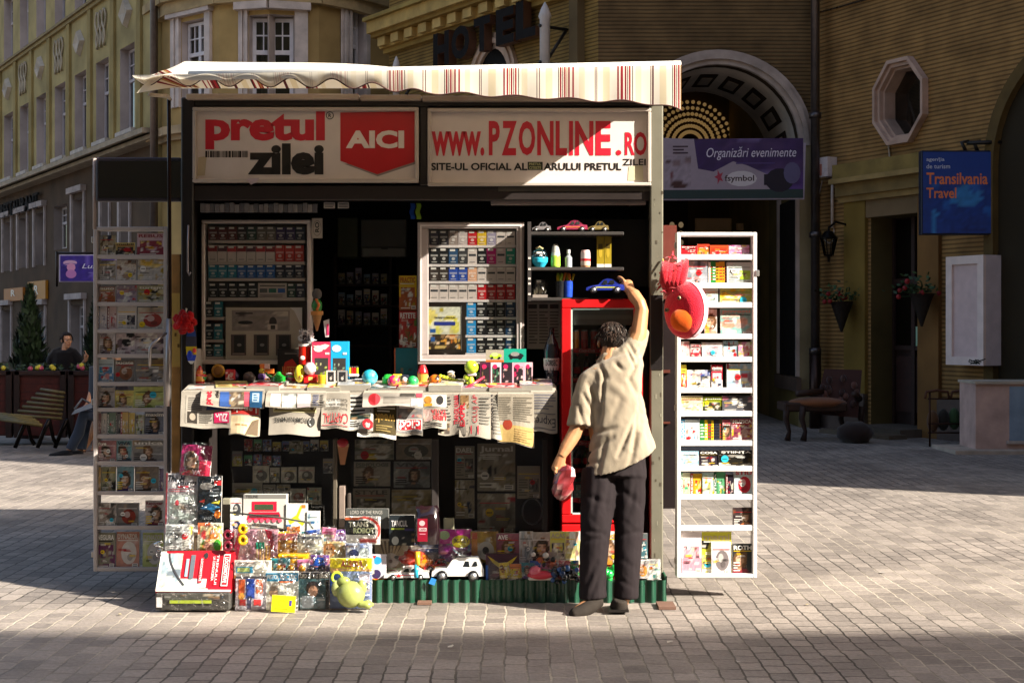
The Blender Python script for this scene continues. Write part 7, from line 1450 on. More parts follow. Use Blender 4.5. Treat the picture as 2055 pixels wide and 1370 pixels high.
goods(9.32, [((507, 934, 540, 968), 'F', 'b0a8a0', '3a3a40', '', 'model_box', 'white model box with a dark motorcycle, first in its row behind the lower glass'), ((542, 938, 561, 968), 'B', 'a09890', '4a4a4c', '', 'model_box', 'narrow grey model box, second in its row behind the lower glass'), ((564, 937, 595, 968), 'F', 'b0a8a0', '4a403c', '', 'model_box', 'white model box with a brown motorcycle, third in its row behind the lower glass'), ((599, 936, 631, 968), 'F', 'b4aca4', '2c2c34', '', 'model_box', 'white model box with a black motorcycle, last in its row behind the lower glass'),
 ((466, 969, 526, 1000), 'B', '8a8680', '5a6a4c', '', 'model_box', 'grey box with a green label behind the lower glass'), ((528, 972, 552, 992), 'B', '6a6664', '4a4a4c', '', 'model_box', 'small grey box behind the lower glass'), ((555, 972, 582, 992), 'S', '6e6a66', '444', '', 'model_box', 'small dark grey box behind the lower glass') if 0 else ((555, 972, 582, 992), 'S', '6e6a66', '444444', '', 'model_box', 'small dark grey box behind the lower glass'), ((582, 980, 613, 1010), 'F', 'c0b8b0', '9a3c30', '', 'model_box', 'white model box with a red robot behind the lower glass'), ((616, 978, 645, 1012), 'S', '5a6660', '3c4a48', '', 'model_box', 'dim green model box behind the lower glass'), ((648, 920, 668, 950), 'B', '7a7884', '4a4a60', '', 'model_box', 'dim violet model box at the edge of the lower window'), ((466, 905, 486, 935), 'B', '4a5a7a', 'c8c040', '', 'model_box', 'dim blue and yellow model box behind the lower glass'), ((580, 885, 608, 910), 'S', '6a6c38', '4a4c28', '', 'model_box', 'dim olive model box high behind the lower glass')])
# ================================================================ goods piled at the foot of the kiosk
def bag(name, label, cat, r, Y, draw, tilt=.12, puff=.03, side='d8d4cc', group=None, lean=0., sheen=True):
    """a carded toy in a clear crackling bag: printed card as the thing, the film as its part"""
    o = card(name, label, cat, r, Y, .012, tilt, draw=draw, side=side, group=group, lean=lean)
    if sheen:
        a = P(r[0] - 1, r[3] + 1, Y); b = P(r[2] + 1, r[1] - 3, Y); w_, h_ = b.x - a.x, b.z - a.z; n, m = 9, 9; rr = random.Random(int(r[0] + r[1])); vs = []
        for j in range(m + 1):
            for i in range(n + 1):
                u, v = i / n, j / m; e = min(1, 4 * u * (1 - u) + .15) * min(1, 4 * v * (1 - v) + .1)
                x, z = a.x + w_ * u - math.sin(lean) * h_ * v, a.z + h_ * v * math.cos(tilt)
                vs.append(V((x, Y + math.sin(tilt) * h_ * v - .006 - puff * e - rr.uniform(0, .014), z)))
        mb = MB(); mb.mesh(vs, [(j * (n + 1) + i, j * (n + 1) + i + 1, (j + 1) * (n + 1) + i + 1, (j + 1) * (n + 1) + i) for j in range(m) for i in range(n)], 'white', 'film', False); mb.build('clear_bag', o)
    return o
def cv(kind, bg_, ac_, tt='', seed=1): return lambda f: cover(f, kind, bg_, ac_, tt, seed)
# upper left: hanging bag, magazines in film
bag('wrapped_magazine', 'magenta wrapped magazine with a dark-haired portrait hanging at the top of the left pile', 'magazine', (360, 890, 421, 952), 9.0, lambda f: (f.rect(0, 0, 1, 1, '8a1c48'), f.rect(.0, .7, 1, 1, 'a8205c'), f.portrait(.35, .45, .95, 1, 'hair', 'skin', 'c02840'), f.rect(.62, 0, 1, .5, 'c82848'), f.text(.4, .04, .7, .2, 'VA', 'd8b8c0', .03)), .1, .03, lean=-.08)
bag('wrapped_newspaper', 'white newspaper with slanted lettering in crackling film, left side of the pile', 'newspaper', (331, 950, 396, 1068), 8.98, lambda f: (f.rect(0, 0, 1, 1, 'd8d4d4'), f.rect(0, 0, .05, 1, 'c04048'), f.text(.06, .86, .6, .97, 'The M', '3a3438', .03, 0, .3), f.text(.3, .8, .94, .89, 'Sturm', '4a4448', .03, 0, .2), f.rect(.36, .76, .7, .79, 'c83040'), f.lines(.1, .68, .9, .75, 2, 'c87078'), f.rect(.12, .18, .95, .64, 'c8d4cc'), f.scene(.15, .12, .95, .5, ['b8c4bc', '8a8a8c', '5a5658', 'd8d8dc', '4a4a4c'], 5, 9, 8, 10), f.ell(.36, .5, .06, .05, 'c84850')), .1, .035)
bag('toy_plane_pack', 'black pack with colourful toy planes in the left pile', 'toy pack', (396, 955, 444, 1048), 8.97, lambda f: (f.rect(0, 0, 1, 1, '141c20'), f.rect(.68, .8, 1, .9, 'b81c1c'), f.ell(.36, .78, .28, .08, 'b8b4ac'), f.poly([(.1, .3), (.5, .42), (.95, .33), (.6, .26)], '2c88c0'), f.poly([(.05, .45), (.3, .5), (.28, .42)], 'd83828'), f.poly([(.55, .42), (.95, .48), (.9, .4)], 'c8c038'), f.poly([(.4, .3), (.9, .22), (.7, .2)], '3a9ad0'), f.ell(.84, .18, .13, .09, 'e07818'), f.text(.2, .07, .6, .13, 'TURBO', 'a8b0b4', .02), f.lines(.5, .55, .9, .75, 3, '8a9498')), .08, .02)
bag('wrapped_card', 'pale wrapped card with small green corners under the white newspaper', 'card', (331, 1052, 387, 1104), 8.9, cv('S', 'c8ccc8', '9aa09c', '', 41), .12, .035); bag('puzzle_bag', 'orange and green bag of small toys beside the pale card', 'toy pack', (396, 1049, 446, 1106), 8.9, lambda f: (f.rect(0, 0, 1, 1, 'd8d0b8'), f.rect(0, .6, .5, 1, 'd86838'), f.scene(.1, .02, 1, .9, ['d8c890', 'c8d048', '58b838', 'e08838', 'd8d8c8', 'd83838'], 6, 9, 9, 14), f.ell(.8, .22, .16, .2, '48b030')), .12, .04)
# big train-set box leaning at the front left
tb = thing('train_set_box', 'large slanted white and red train set box standing at the left front of the goods', 'toy box', P(392, 1226, 8.68)); mb = MB()
q = lambda x, y, Y: P(x, y, Y); a, b, c, d = q(312, 1186, 8.66), q(463, 1187, 8.66), q(471, 1103, 8.84), q(324, 1106, 8.84); dn = V((0, .06, -.10))
mb.hexa([a, b, c, d, a + dn, b + dn, c + dn, d + dn], 'b81420', 'printed'); mb.build('box', tb)
mb = MB(); fc = Face(mb, a, b - a, d - a); fc.U = b - a; fc.rect(0, 0, .69, 1, 'd8d8d0'); fc.rect(.69, 0, 1.0, 1, 'cc1424'); fc.rect(0, 0, 1, .05, 'd8c0b8')
fc.scene(.04, .08, .66, .95, ['c8d0c8', 'd8d8c8', '9ab0b8', 'd8c888', '8a98a0', 'e0e0dc', '6a747c'], 15, 14, 12, 22); 
for i in range(9): t = i / 9; fc.poly([(.1 + .25 * t ** 1.6, .95 - .8 * t), (.13 + .25 * t ** 1.6, .95 - .8 * t), (.13 + .25 * (t + .12) ** 1.6, .95 - .8 * (t + .12)), (.1 + .25 * (t + .12) ** 1.6, .95 - .8 * (t + .12))], '3a3a3c')
fc.rect(.42, .3, .48, .9, '5a6068'); fc.rect(.36, .35, .4, .8, '8a9aa8'); fc.ell(.62, .88, .03, .08, '2c2c2c'); fc.poly([(.55, .2), (.6, .2), (.6, .84), (.55, .84)], 'b82830'); fc.text(.56, .24, .59, .8, 'LOCOMOTIVE', 'e0d0d0', .02, 270)
fc.poly([(.86, .12), (.95, .12), (.95, .92), (.86, .92)], 'd8c8c8'); fc.poly([(.87, .15), (.94, .15), (.94, .89), (.87, .89)], 'b8141c'); fc.text(.88, .2, .93, .84, 'LOCOMOTIVE', 'e8d8d4', .03, 270); fc.text(.72, .25, .755, .85, 'LA CONDUCEREA', 'e0c8c8', .02, 270); fc.text(.77, .15, .8, .9, 'TRENULUI', 'e0c8c8', .02, 270); mb.build('printed_front', tb)
mb = MB(); mb.pbev((311, 1189, 462, 1224), 8.64, .2, '3c3a36', 'paint', .01); mb.build('lower_tray', tb); mb = MB(); mb.pbox((340, 1204, 424, 1210), 8.63, .006, 'a8b838', 'printed'); mb.pbox((314, 1198, 325, 1218), 8.632, .004, 'd8d4d0', 'printed')
fc = Face(mb, P(330, 1203, 8.634), V((.33, 0, 0)), V((0, 0, .035))); fc.scene(0, 0, 1, 1, ['4a4a44', '5a5a50', '8a6a5a', '3c3a36', '6a6a68'], 3, 14, 3, 10); mb.build('tray_print', tb)
mb = MB(); vs = [P(312 + i * 18.7, 1188 + j * 12, 8.622 - .006 * random.random()) for j in range(4) for i in range(9)]; mb.mesh(vs, [(j * 9 + i, j * 9 + i + 1, (j + 1) * 9 + i + 1, (j + 1) * 9 + i) for j in range(3) for i in range(8)], 'white', 'film', False); mb.build('clear_wrap', tb)
mb = MB(); rr = random.Random(2); pts = [P(318 + 8 * math.sin(k * .9), 1104 - k * 2.2, 8.86 - .01 * k) for k in range(9)]; mb.tube(pts, .01, '8a8c94', 'film', 6); mb.ball(P(320, 1110, 8.83), (.025, .02, .025), '6a6c74', 'film'); tag(mb.build('wrap_scrap'), 'twisted scrap of clear wrapping at the corner of the train set box', 'wrapping')
# middle of the left pile
bag('craft_kit', 'pink craft kit bag with pencils and a ribbon in the left pile', 'toy pack', (468, 1062, 556, 1148), 8.88, lambda f: (f.rect(0, 0, 1, 1, 'b88a98'), f.scene(0, 0, 1, 1, ['b88a98', 'd0a8a8', '9a6a80', 'c89a90', 'd8b8b0'], 8, 9, 9, 10), f.poly([(.0, .6), (.12, 1), (.2, 1), (.08, .2)], 'c83048'), f.poly([(.7, 1), (.86, .95), (.95, .5), (.85, .55)], 'b82840'), [f.rect(.52 + i * .07, .12, .56 + i * .07, .62, ['c8b088', 'c8a068', 'd0a878', 'd8b060', 'c89858'][i]) for i in range(5)], [f.rect(.51 + i * .07, .55, .565 + i * .07, .7, '1c9a78') for i in range(3)]), .15, .03)
for (x, y, c, lab) in ((457, 1084, '6a1c2c', 'dark red bow-shaped toy sunglasses beside the craft kit'), (487, 1072, 'd8a818', 'yellow toy sunglasses standing on end in the left pile')):
    mb = MB()
    for dy in (-11, 11): mb.tube([P(x + 7 * math.cos(t), y + dy + 8 * math.sin(t), 8.8) for t in [i * 2 * PI / 14 for i in range(15)]], .011, c, 'shiny', 7); mb.ball(P(x, y + dy, 8.805), (.017, .004, .02), '2c1c18' if c[0] == '6' else '8a6a10', 'shiny')
    tag(mb.build('toy_sunglasses'), lab, 'sunglasses')
card('train_box', 'white box with a red house-shaped train printed on it behind the left pile', 'toy box', (488, 992, 574, 1062), 9.05, .08, .05, draw=lambda f: (f.rect(0, 0, 1, 1, 'c0bcb4'), f.rect(0, .88, 1, 1, '7a7874'), f.text(.05, .9, .34, .98, 'TEELINE', '3a3836', .02), f.rect(.2, .52, .78, .8, 'c81c38'), f.rect(.26, .56, .7, .72, '3c4a34'), f.poly([(.08, .28), (.9, .28), (.84, .5), (.14, .5)], 'c81c38'), f.rect(.14, .34, .84, .44, '4a2c30'), [f.ell(.16 + i * .14, .26, .05, .06, 'd85068') for i in range(6)], f.scene(.2, .04, .8, .18, ['a8a8a8', '6a7070', 'c0bcb4'], 4, 8, 3, 6)))
card('plane_box', 'white box with a yellow toy plane behind the left pile', 'toy box', (574, 1011, 615, 1066), 9.04, .06, .05, draw=lambda f: (f.rect(0, 0, 1, 1, 'd0d0cc'), f.poly([(.1, .4), (.5, .6), (.7, .95), (.8, .9), (.6, .5), (.9, .3), (.8, .2), (.5, .4), (.2, .25)], 'c8cc28'), f.rect(.75, .85, .95, .97, 'c87838'), f.rect(.02, .0, .25, .25, '2c68a8')))
card('robot_box', 'pale blue robot box behind the left pile', 'toy box', (616, 1026, 640, 1076), 9.03, .06, .05, draw=cv('S', 'c8d8d8', '2c78b0', '', 19)); card('train_card', 'pale small card at the left edge of the lower window', 'card', (462, 999, 486, 1040), 9.06, .03, .05, draw=cv('F', 'c8c8c4', '3a3c40', '', 20)); card('shoe_box', 'pale box with a dark shoe at the left edge of the lower window', 'box', (462, 1036, 486, 1070), 9.0, .05, .05, draw=cv('F', 'c8c8d8', '28284a', '', 21))
mb = MB(); mb.tube([P(462, 1028, 9.0), P(560, 1038, 9.0), P(620, 1048, 9.0), P(628, 1060, 8.98)], .006, '4a4a44', 'plastic', 6); tag(mb.build('cable'), 'thin dark cable slung across the boxes behind the left pile', 'cable')
bag('gold_bag', 'maroon-topped bag of golden toys in the left pile', 'toy pack', (546, 1070, 596, 1118), 8.9, lambda f: (f.rect(0, 0, 1, 1, '9a7030'), f.rect(0, .72, 1, 1, '9a4a4c'), f.text(.2, .78, .8, .92, 'safari', 'c89878', .0), f.scene(.05, .02, .95, .7, ['8a5c20', 'b88828', '6a4418', 'c89c38'], 6, 8, 8, 12)), .14, .03)
bag('grey_bag', 'grey bag with a face picture and white lettering in the left pile', 'toy pack', (594, 1072, 648, 1122), 8.9, lambda f: (f.rect(0, 0, 1, 1, '9a9a90'), f.scene(0, 0, 1, .7, ['9a9a90', '6a7470', 'b8b4a0', 'b8c068', '7a3c38'], 7, 8, 8, 9), f.text(.05, .78, .95, .95, 'Descopera', '4a4c58', .03), f.text(.1, .62, .95, .76, 'ANIMALE', 'd8d4cc', .03)), .14, .03)
bag('lion_card', 'card with a lion cub picture in the left pile', 'card', (646, 1086, 692, 1124), 8.92, lambda f: (f.rect(0, 0, 1, 1, 'c8b078'), f.scene(.4, 0, 1, 1, ['b8a878', '8a8a58', 'd0c090', 'c89858'], 5, 8, 8, 9), f.ell(.32, .55, .28, .36, 'c88848'), f.ell(.3, .4, .16, .18, 'd8b890'), f.ell(.22, .62, .04, .05, 'hair', 6), f.ell(.42, .62, .04, .05, 'hair', 6), f.ell(.3, .42, .05, .04, '7a4a3c', 6)), .1, .015)
bag('robot_card', 'white card lettered TRANS ROBOT on black with a red curve', 'toy pack', (692, 1036, 763, 1092), 8.98, lambda f: (f.rect(0, 0, 1, 1, 'd8d4cc'), f.ell(.55, .5, .46, .5, 'c83c34', 20), f.ell(.5, .47, .44, .46, 'd8d4cc', 20), f.poly([(.0, .35), (.88, .35), (.84, .68), (.6, .86), (0, .86)], '1a1c14'), f.text(.1, .62, .66, .82, 'TRANS', 'd8d8c0', .04), f.text(.24, .4, .84, .6, 'ROBOT', 'c8d0a0', .05), f.rect(.4, .05, .9, .22, 'c88078'), f.lines(.44, .07, .86, .2, 1, 'c83c34'), f.rect(.0, .88, .4, .97, 'd86838')), .08, .01)
card('book', 'grey fantasy part-work with thin lettering behind the robot card', 'book', (694, 1020, 780, 1060), 9.06, .01, .06, draw=lambda f: (f.rect(0, 0, 1, 1, '4a4c4a'), f.text(.1, .72, .85, .9, 'LORD OF THE RINGS', 'b8b4ac', .0)))
card('dvd_case', 'black film case with the white title TANCUL', 'case', (781, 1033, 832, 1094), 9.02, .02, .06, draw=lambda f: (f.rect(0, 0, 1, 1, '20262a'), f.text(.08, .62, .72, .82, 'TANCUL', 'd0ccc8', .02), f.rect(.08, .52, .6, .57, '8a9a38'), f.rect(.6, .48, .98, .56, '3a3460'), f.ell(.24, .16, .14, .14, 'a8aca8'), f.scene(.4, .0, 1, .4, ['20262a', '2c3c34', '1c2428'], 3, 5, 5, 5)))
cb = thing('coffee_bag', 'shiny dark red and black coffee bag standing in the goods', 'bag', P(858, 1090, 8.97)); mb = MB(); n_ = 16; vs = []; rr = random.Random(4)
for (y, w_, d_, jz) in ((1090, 24, .05, 0), (1075, 26, .07, .004), (1050, 25, .07, .006), (1034, 24, .05, .008), (1026, 22, .03, .01), (1018, 24, .012, .016)):
    for i in range(n_): t = 2 * PI * i / n_; e = .7; x = math.copysign(abs(math.cos(t)) ** e, math.cos(t)); z = math.copysign(abs(math.sin(t)) ** e, math.sin(t)); p = P(858 + w_ * x, y, 8.97); vs.append(p + V((0, d_ * z, rr.uniform(-jz, jz))))
mb.mesh(vs, [(i * n_ + j, i * n_ + (j + 1) % n_, (i + 1) * n_ + (j + 1) % n_, (i + 1) * n_ + j) for i in range(5) for j in range(n_)], '1c0e12', 'shiny', True); mb.mesh(vs[:n_], [tuple(range(n_))], '1c0e12', 'shiny'); mb.mesh(vs[-n_:], [tuple(range(n_))], '241418', 'shiny'); mb.build('foil', cb)
mb = MB(); fc = Face(mb, P(838, 1086, 8.888), V((P(858, 0, 8.89).x - P(838, 0, 8.89).x, 0, 0)), V((0, 0, P(0, 1040, 8.89).z - P(0, 1086, 8.89).z))); fc.rect(0, 0, 1, 1, '8a1028'); fc.ell(.45, .8, .3, .12, 'c8a8a8'); fc.rect(.15, .45, .9, .6, 'c8b8b8'); fc.text(.2, .48, .85, .58, 'CAFEA', '8a1028', .02); fc.lines(.2, .28, .8, .38, 1, 'c87888'); mb.build('printed_front', cb)
bag('toy_pack', 'magenta toy pack with yellow bubble lettering', 'toy pack', (880, 1062, 946, 1126), 9.1, lambda f: (f.rect(0, 0, 1, 1, 'b8148c'), f.scene(0, 0, 1, .55, ['8a1480', '1c7a98', 'b8148c', '2c9a4c', 'c83848', '3a2c80'], 9, 9, 7, 14), f.ell(.18, .82, .16, .14, 'a8c890'), f.ell(.68, .62, .28, .2, 'd8c818'), f.text(.44, .54, .94, .72, 'JIGGLY', '5a4a10', .03), f.poly([(.4, .4), (.95, .1), (.9, .02), (.5, .3)], '2c8ac0')), .08, .02)
bag('soccer_pack', 'yellow pack with a football and a small orange bottle', 'toy pack', (944, 1066, 1000, 1128), 9.1, lambda f: (f.rect(0, 0, 1, 1, 'b88c1c'), f.scene(0, 0, 1, 1, ['b88c1c', 'd0a828', '8a7420', 'a08030'], 3, 8, 8, 6), f.ell(.55, .38, .3, .3, 'c8c4b8'), f.ell(.55, .38, .12, .13, '2c2c2c'), f.rect(.05, .1, .25, .85, 'd88c28'), f.rect(.06, .75, .24, .95, 'd05828')), .08, .015)
goods(9.1, [((996, 1070, 1042, 1126), 'P', '8a3454', '6a2440', 'AVE', 'magazine', 'plum magazine lettered AVE standing in the goods'), ((1042, 1066, 1070, 1128), 'S', 'c0c0c0', '9aa0a4', '', 'magazine', 'pale film-wrapped magazine next to the plum one'), ((1066, 1068, 1104, 1130), 'P', 'a89c94', '5a2c20', '', 'magazine', 'magazine with a long-haired woman standing in the goods')])
goods(9.03, [((1104, 1066, 1136, 1132), 'B', 'c8c450', 'a89890', 'ACAS', 'magazine', 'grey magazine with a yellow header standing in the goods'), ((1134, 1066, 1165, 1132), 'S', 'd8d080', 'c89c8c', '', 'magazine', 'cream and yellow magazine beside the man\'s left leg'), ((1207, 1066, 1240, 1132), 'P', 'd0d0d4', 'd89018', 'World', 'magazine', 'white children\'s magazine seen between the man\'s legs'), ((1280, 1070, 1300, 1120), 'B', '1c3a48', '28606c', '', 'book', 'dark teal book beside the right post')])
bag('blue_pack', 'blue pack behind the red glossy toy', 'toy pack', (790, 1090, 884, 1130), 9.11, cv('S', '1c3a78', '28509c', '', 37), .06, .01)
bag('cat_face_pack', 'wrapped card with a striped tabby cat face', 'toy pack', (752, 1082, 818, 1150), 9.07, lambda f: (f.rect(0, 0, 1, 1, 'c8b898'), f.ell(.48, .5, .42, .42, 'c0a880'), [f.poly([(.12 + i * .14, .95), (.2 + i * .14, .95), (.3 + i * .07, .55), (.26 + i * .08, .55)], '6a5438') for i in range(6)], f.ell(.48, .38, .26, .22, 'd0c0b4'), f.ell(.3, .48, .07, .05, '3a3428'), f.ell(.66, .48, .07, .05, '3a3428'), f.ell(.48, .36, .06, .05, '8a6058'), f.lines(.1, .02, .9, .18, 2, 'c8d0a8')), .1, .02)
bag('bird_pack', 'pack with blue and white birds above the yellow-topped toy', 'toy pack', (694, 1090, 746, 1124), 8.9, lambda f: (f.rect(0, 0, 1, 1, 'b0bcd0'), f.scene(0, 0, 1, 1, ['b0bcd0', '38488a', 'd0d8d8', '2c2c58', '7a8cb8'], 8, 9, 7, 11), f.ell(.3, .4, .2, .25, '2c3868'), f.ell(.7, .45, .2, .3, 'c8d4d0')), .12, .02)
# toy vehicles and front rank
mb = MB()
for (q_, c) in (((532, 1122, 556, 1140), 'd8981c'), ((556, 1112, 618, 1140), 'd8a014'), ((548, 1118, 560, 1126), 'b87c10'), ((560, 1116, 610, 1122), 'e0b030')): mb.pbev(q_, 8.82, .1, c, 'shiny', .008)
o = tag(mb.build('toy_bulldozer'), 'yellow plastic toy bulldozer on the left pile', 'toy'); mb = MB()
for x in (540, 562, 584, 606): mb.tube([P(x, 1140, 8.8), P(x, 1140, 8.83)], .022, 'c88c18', 'plastic', 10)
mb.build('wheels', o)
toycar('small blue toy car standing upright on the left pile', 620, 1148, 32, 30, 8.8, '1c5ac0', suv=True, stripe='d87828')
bag('water_pistol_pack', 'white toy pistol pack with an orange edge at the front of the left pile', 'toy pack', (470, 1124, 544, 1160), 8.76, lambda f: (f.rect(0, 0, 1, 1, 'd8d4c8'), f.poly([(0, 0), (1, 0), (1, .2), (.6, .12), (0, .16)], 'd8a828'), f.rect(.05, .3, .5, .65, '38a0c8'), f.rect(.08, .35, .42, .6, 'b8cc78'), f.poly([(.5, .3), (.95, .3), (.95, .55), (.75, .95), (.6, .9), (.55, .6)], 'e0dccc'), f.lines(.1, .8, .6, .95, 1, 'b8a098')), .1, .03)
bag('action_figure_bag', 'bagged red and blue robot figure at the front of the left pile', 'toy pack', (472, 1156, 534, 1224), 8.7, lambda f: (f.rect(0, 0, 1, 1, 'c0b8bc'), f.rect(0, .93, 1, 1, '3a3638'), f.rect(.34, .35, .62, .92, '2848a0'), f.rect(.38, .03, .52, .4, '3a3c58'), f.rect(.1, .5, .3, .9, 'd06028'), f.rect(.68, .5, .88, .9, 'd8683c'), f.ell(.2, .4, .1, .12, 'd89838'), f.ell(.78, .66, .08, .07, 'e0c8b8'), f.rect(.14, .14, .34, .32, 'c82c24'), f.rect(.6, .14, .84, .32, 'c83434'), f.ell(.22, .08, .14, .07, 'b8b4b8'), f.ell(.7, .08, .14, .07, 'b8b0b4')), .1, .045)
bag('toy_pistol_pack', 'blue-topped toy pistol pack with a square yellow label at the front of the left pile', 'toy pack', (532, 1146, 598, 1224), 8.71, lambda f: (f.rect(0, 0, 1, 1, 'c8c8bc'), f.rect(0, .74, 1, .95, '2c88b0'), f.text(.05, .79, .95, .91, 'PISTOL ELECTRIC', 'd8dcd8', .03), f.rect(.4, .7, .85, .75, 'd87038'), f.scene(0, 0, 1, .7, ['c8c8bc', 'd8d0b8', 'b8c0b0', 'a89070', 'd8d4c8'], 9, 9, 9, 10), f.ell(.25, .45, .14, .1, 'b89474'), f.rect(.16, .5, .38, .62, '7a6a58')), .1, .035)
card('price_label', 'square yellow price label propped on the paving before the pistol pack', 'label', (544, 1193, 592, 1226), 8.62, .004, .1, lean=-.06, draw=lambda f: (f.rect(0, 0, 1, 1, 'e0d418'), f.lines(.2, .62, .75, .8, 1, 'b8a818'), f.ell(.45, .5, .16, .14, 'd8b418'), f.rect(.74, .4, .84, .72, '4a3c90'), f.lines(.15, .15, .8, .3, 1, 'c0b018')))
bag('part_work', 'dark teal fantasy part-work bag at the front of the goods', 'magazine', (596, 1148, 660, 1222), 8.72, lambda f: (f.rect(0, 0, 1, 1, '3c5a5c'), f.rect(0, .82, 1, 1, '241f1c'), f.text(.04, .84, .96, .95, 'LORD OF THE RINGS', 'b8b0a0', .0), f.ell(.48, .56, .2, .2, '3a2c24'), f.ell(.5, .48, .15, .16, 'b08468'), f.rect(.9, 0, 1, .8, '1c1614'), f.scene(.1, .02, .88, .34, ['6a8488', 'a8b4b8', '8ca0a8', 'c8d0d0', '4a6a70'], 7, 8, 5, 9), f.rect(.16, .05, .52, .36, 'a8b0b4')), .1, .03)
bag('creature_pack', 'tall yellow-topped toy pack with a green creature inside', 'toy pack', (662, 1120, 746, 1220), 8.74, lambda f: (f.rect(0, 0, 1, 1, '8a9cc4'), f.rect(0, .74, 1, 1, 'd8c420'), f.poly([(.02, .7), (.5, .78), (.98, .72), (.98, .78), (.02, .8)], 'd8a868'), f.text(.26, .82, .8, .95, 'A.I.SOUL', 'b85038', .03), f.rect(.0, .3, .3, .7, '2850a0'), f.scene(.3, .1, .95, .7, ['8a9cc4', 'a8b4cc', '98a8c8'], 3, 6, 6, 6), f.rect(.7, .5, .95, .68, 'c8c0d0')), .06, .04)
mb = MB(); c0 = P(704, 1192, 8.66); mb.ball(c0, (.085, .07, .08), '98a058', 'plastic', 18, 12); mb.ball(P(726, 1178, 8.66), (.03, .02, .045), '98a058', 'plastic'); mb.ball(P(690, 1166, 8.68), (.04, .03, .03), '8c9850', 'plastic'); mb.ball(P(735, 1212, 8.64), (.05, .04, .025), '949c54', 'plastic', fn=lambda d: 1 + .15 * math.sin(6 * d.x)); mb.ball(P(675, 1180, 8.68), (.03, .02, .05), 'a4ac6c', 'plastic'); tag(mb.build('creature_toy'), 'round pale green rubber creature toy in front of the yellow-topped pack', 'toy')
mb = MB(); mb.tube([P(676 + 10 * math.cos(t), 1158 + 10 * math.sin(t), 8.69) for t in [i * 2 * PI / 16 for i in range(17)]], .009, 'b8d038', 'shiny', 6); tag(mb.build('toy_ring'), 'lime green toy ring on the yellow-topped pack', 'toy')
sc_ = toycar('white toy sports car with a red triangle mark on the edge of the platform', 770, 1164, 92, 27, 8.965, 'd8d4d0', stripe='b83838', dirn=-1)
ov_ = toycar('white toy off-road car with roof rails on the edge of the platform', 866, 1165, 105, 46, 8.965, 'dcdad6', suv=True, dirn=-1, wheel='d0d0d0')
mb = MB(); mb.face([P(796, 1157, 8.962), P(805, 1157, 8.962), P(800, 1150, 8.962)], 'c02028', 'printed'); mb.build('emblem', sc_)
for Y_ in (8.985, 9.06): mb = MB(); mb.tube([P(912, 1121, Y_), P(916, 1116, Y_), P(956, 1116, Y_), P(961, 1121, Y_)], .004, '5a5c60', 'metal', 5); mb.build('roof_rail', ov_)
toycar('glossy red toy racing car tilted behind the two white cars', 848, 1146, 62, 26, 9.08, 'c01c20', stripe='d8a030', yaw=.2)
mb = MB(); mb.ball(P(828, 1118, 9.1), (.09, .05, .05), 'c83418', 'shiny', 14, 9, lambda d: 1 + .2 * math.sin(5 * d.x + 4 * d.z)); mb.ball(P(850, 1128, 9.1), (.06, .04, .05), 'd87818', 'shiny', 12, 8, lambda d: 1 + .2 * math.sin(7 * d.z)); tag(mb.build('toy_dragon'), 'glossy red and orange bagged toy behind the white sports car', 'toy')
card('blister_card', 'pale card with a blue bird and a dark disc left of the white sports car', 'toy pack', (745, 1112, 775, 1168), 9.0, .01, .06, draw=lambda f: (f.rect(0, 0, 1, 1, 'c8c4d0'), f.ell(.4, .78, .3, .14, '2c98c8'), f.poly([(.1, .95), (.35, .95), (.2, .84)], 'd82c28'), f.ell(.35, .3, .3, .16, '3c3058'), f.rect(0, .02, 1, .14, 'c8201c'), f.text(.1, .03, .9, .12, 'TURBO', 'd8c020', .03)))
mb = MB(); mb.pbev((780, 1136, 800, 1152), 9.07, .05, 'd05848', 'shiny', .01); tag(mb.build('toy_block'), 'coral toy block behind the nose of the white sports car', 'toy')
mb = MB(); mb.tube([P(835, 1158, 8.93), P(836, 1132, 8.94)], .014, '30a0c0', 'plastic', 8); mb.tube([P(838, 1134, 8.94), P(838, 1106, 8.95)], .016, 'd8a828', 'plastic', 8); tag(mb.build('marker_pen'), 'blue and yellow marker standing by the white sports car', 'pen')
mb = MB(); mb.hexa([P(860, 1170, 8.92), P(872, 1174, 8.92), P(876, 1162, 8.92), P(866, 1158, 8.92), P(860, 1170, 8.93), P(872, 1174, 8.93), P(876, 1162, 8.93), P(866, 1158, 8.93)], '2c80c8', 'shiny'); tag(mb.build('candy_wrapper'), 'crumpled blue wrapper between the two white toy cars', 'wrapper')
card('bat_toy_box', 'dark purple toy vehicle box with a yellow bat shape right of the white off-road car', 'toy box', (975, 1112, 1042, 1166), 8.97, .07, .05, draw=lambda f: (f.rect(0, 0, 1, 1, '3a1c2c'), f.rect(0, 0, .07, .6, '2458a8'), f.poly([(.05, .95), (.5, .6), (.95, .95), (.8, .7), (.5, .4), (.2, .7)], 'b8a024'), f.scene(.1, .15, .95, .5, ['3a1c2c', '5a2440', '2a1420', '6a2c48'], 3, 8, 5, 7), f.rect(.82, .1, .97, .5, 'b0a8b0'), f.poly([(.2, .04), (.6, .04), (.75, .2), (.97, .2), (.97, .14), (.8, .02)], 'c0b8b8'), f.text(.1, .02, .5, .1, 'NEW CITY', 'c8c0c0', .02)), side='2c1420')
mb = MB(); mb.ball(P(1085, 1153, 8.96), (.085, .05, .03), 'c83848', 'plastic', 14, 8); mb.ball(P(1074, 1146, 8.96), (.04, .045, .035), 'd86878', 'plastic'); mb.pbev((1060, 1158, 1110, 1164), 8.93, .08, 'd8d0c8', 'plastic'); tag(mb.build('toy_shoe'), 'red and white child\'s shoe-shaped toy on the platform edge', 'toy')
mb = MB(); rr = random.Random(7)
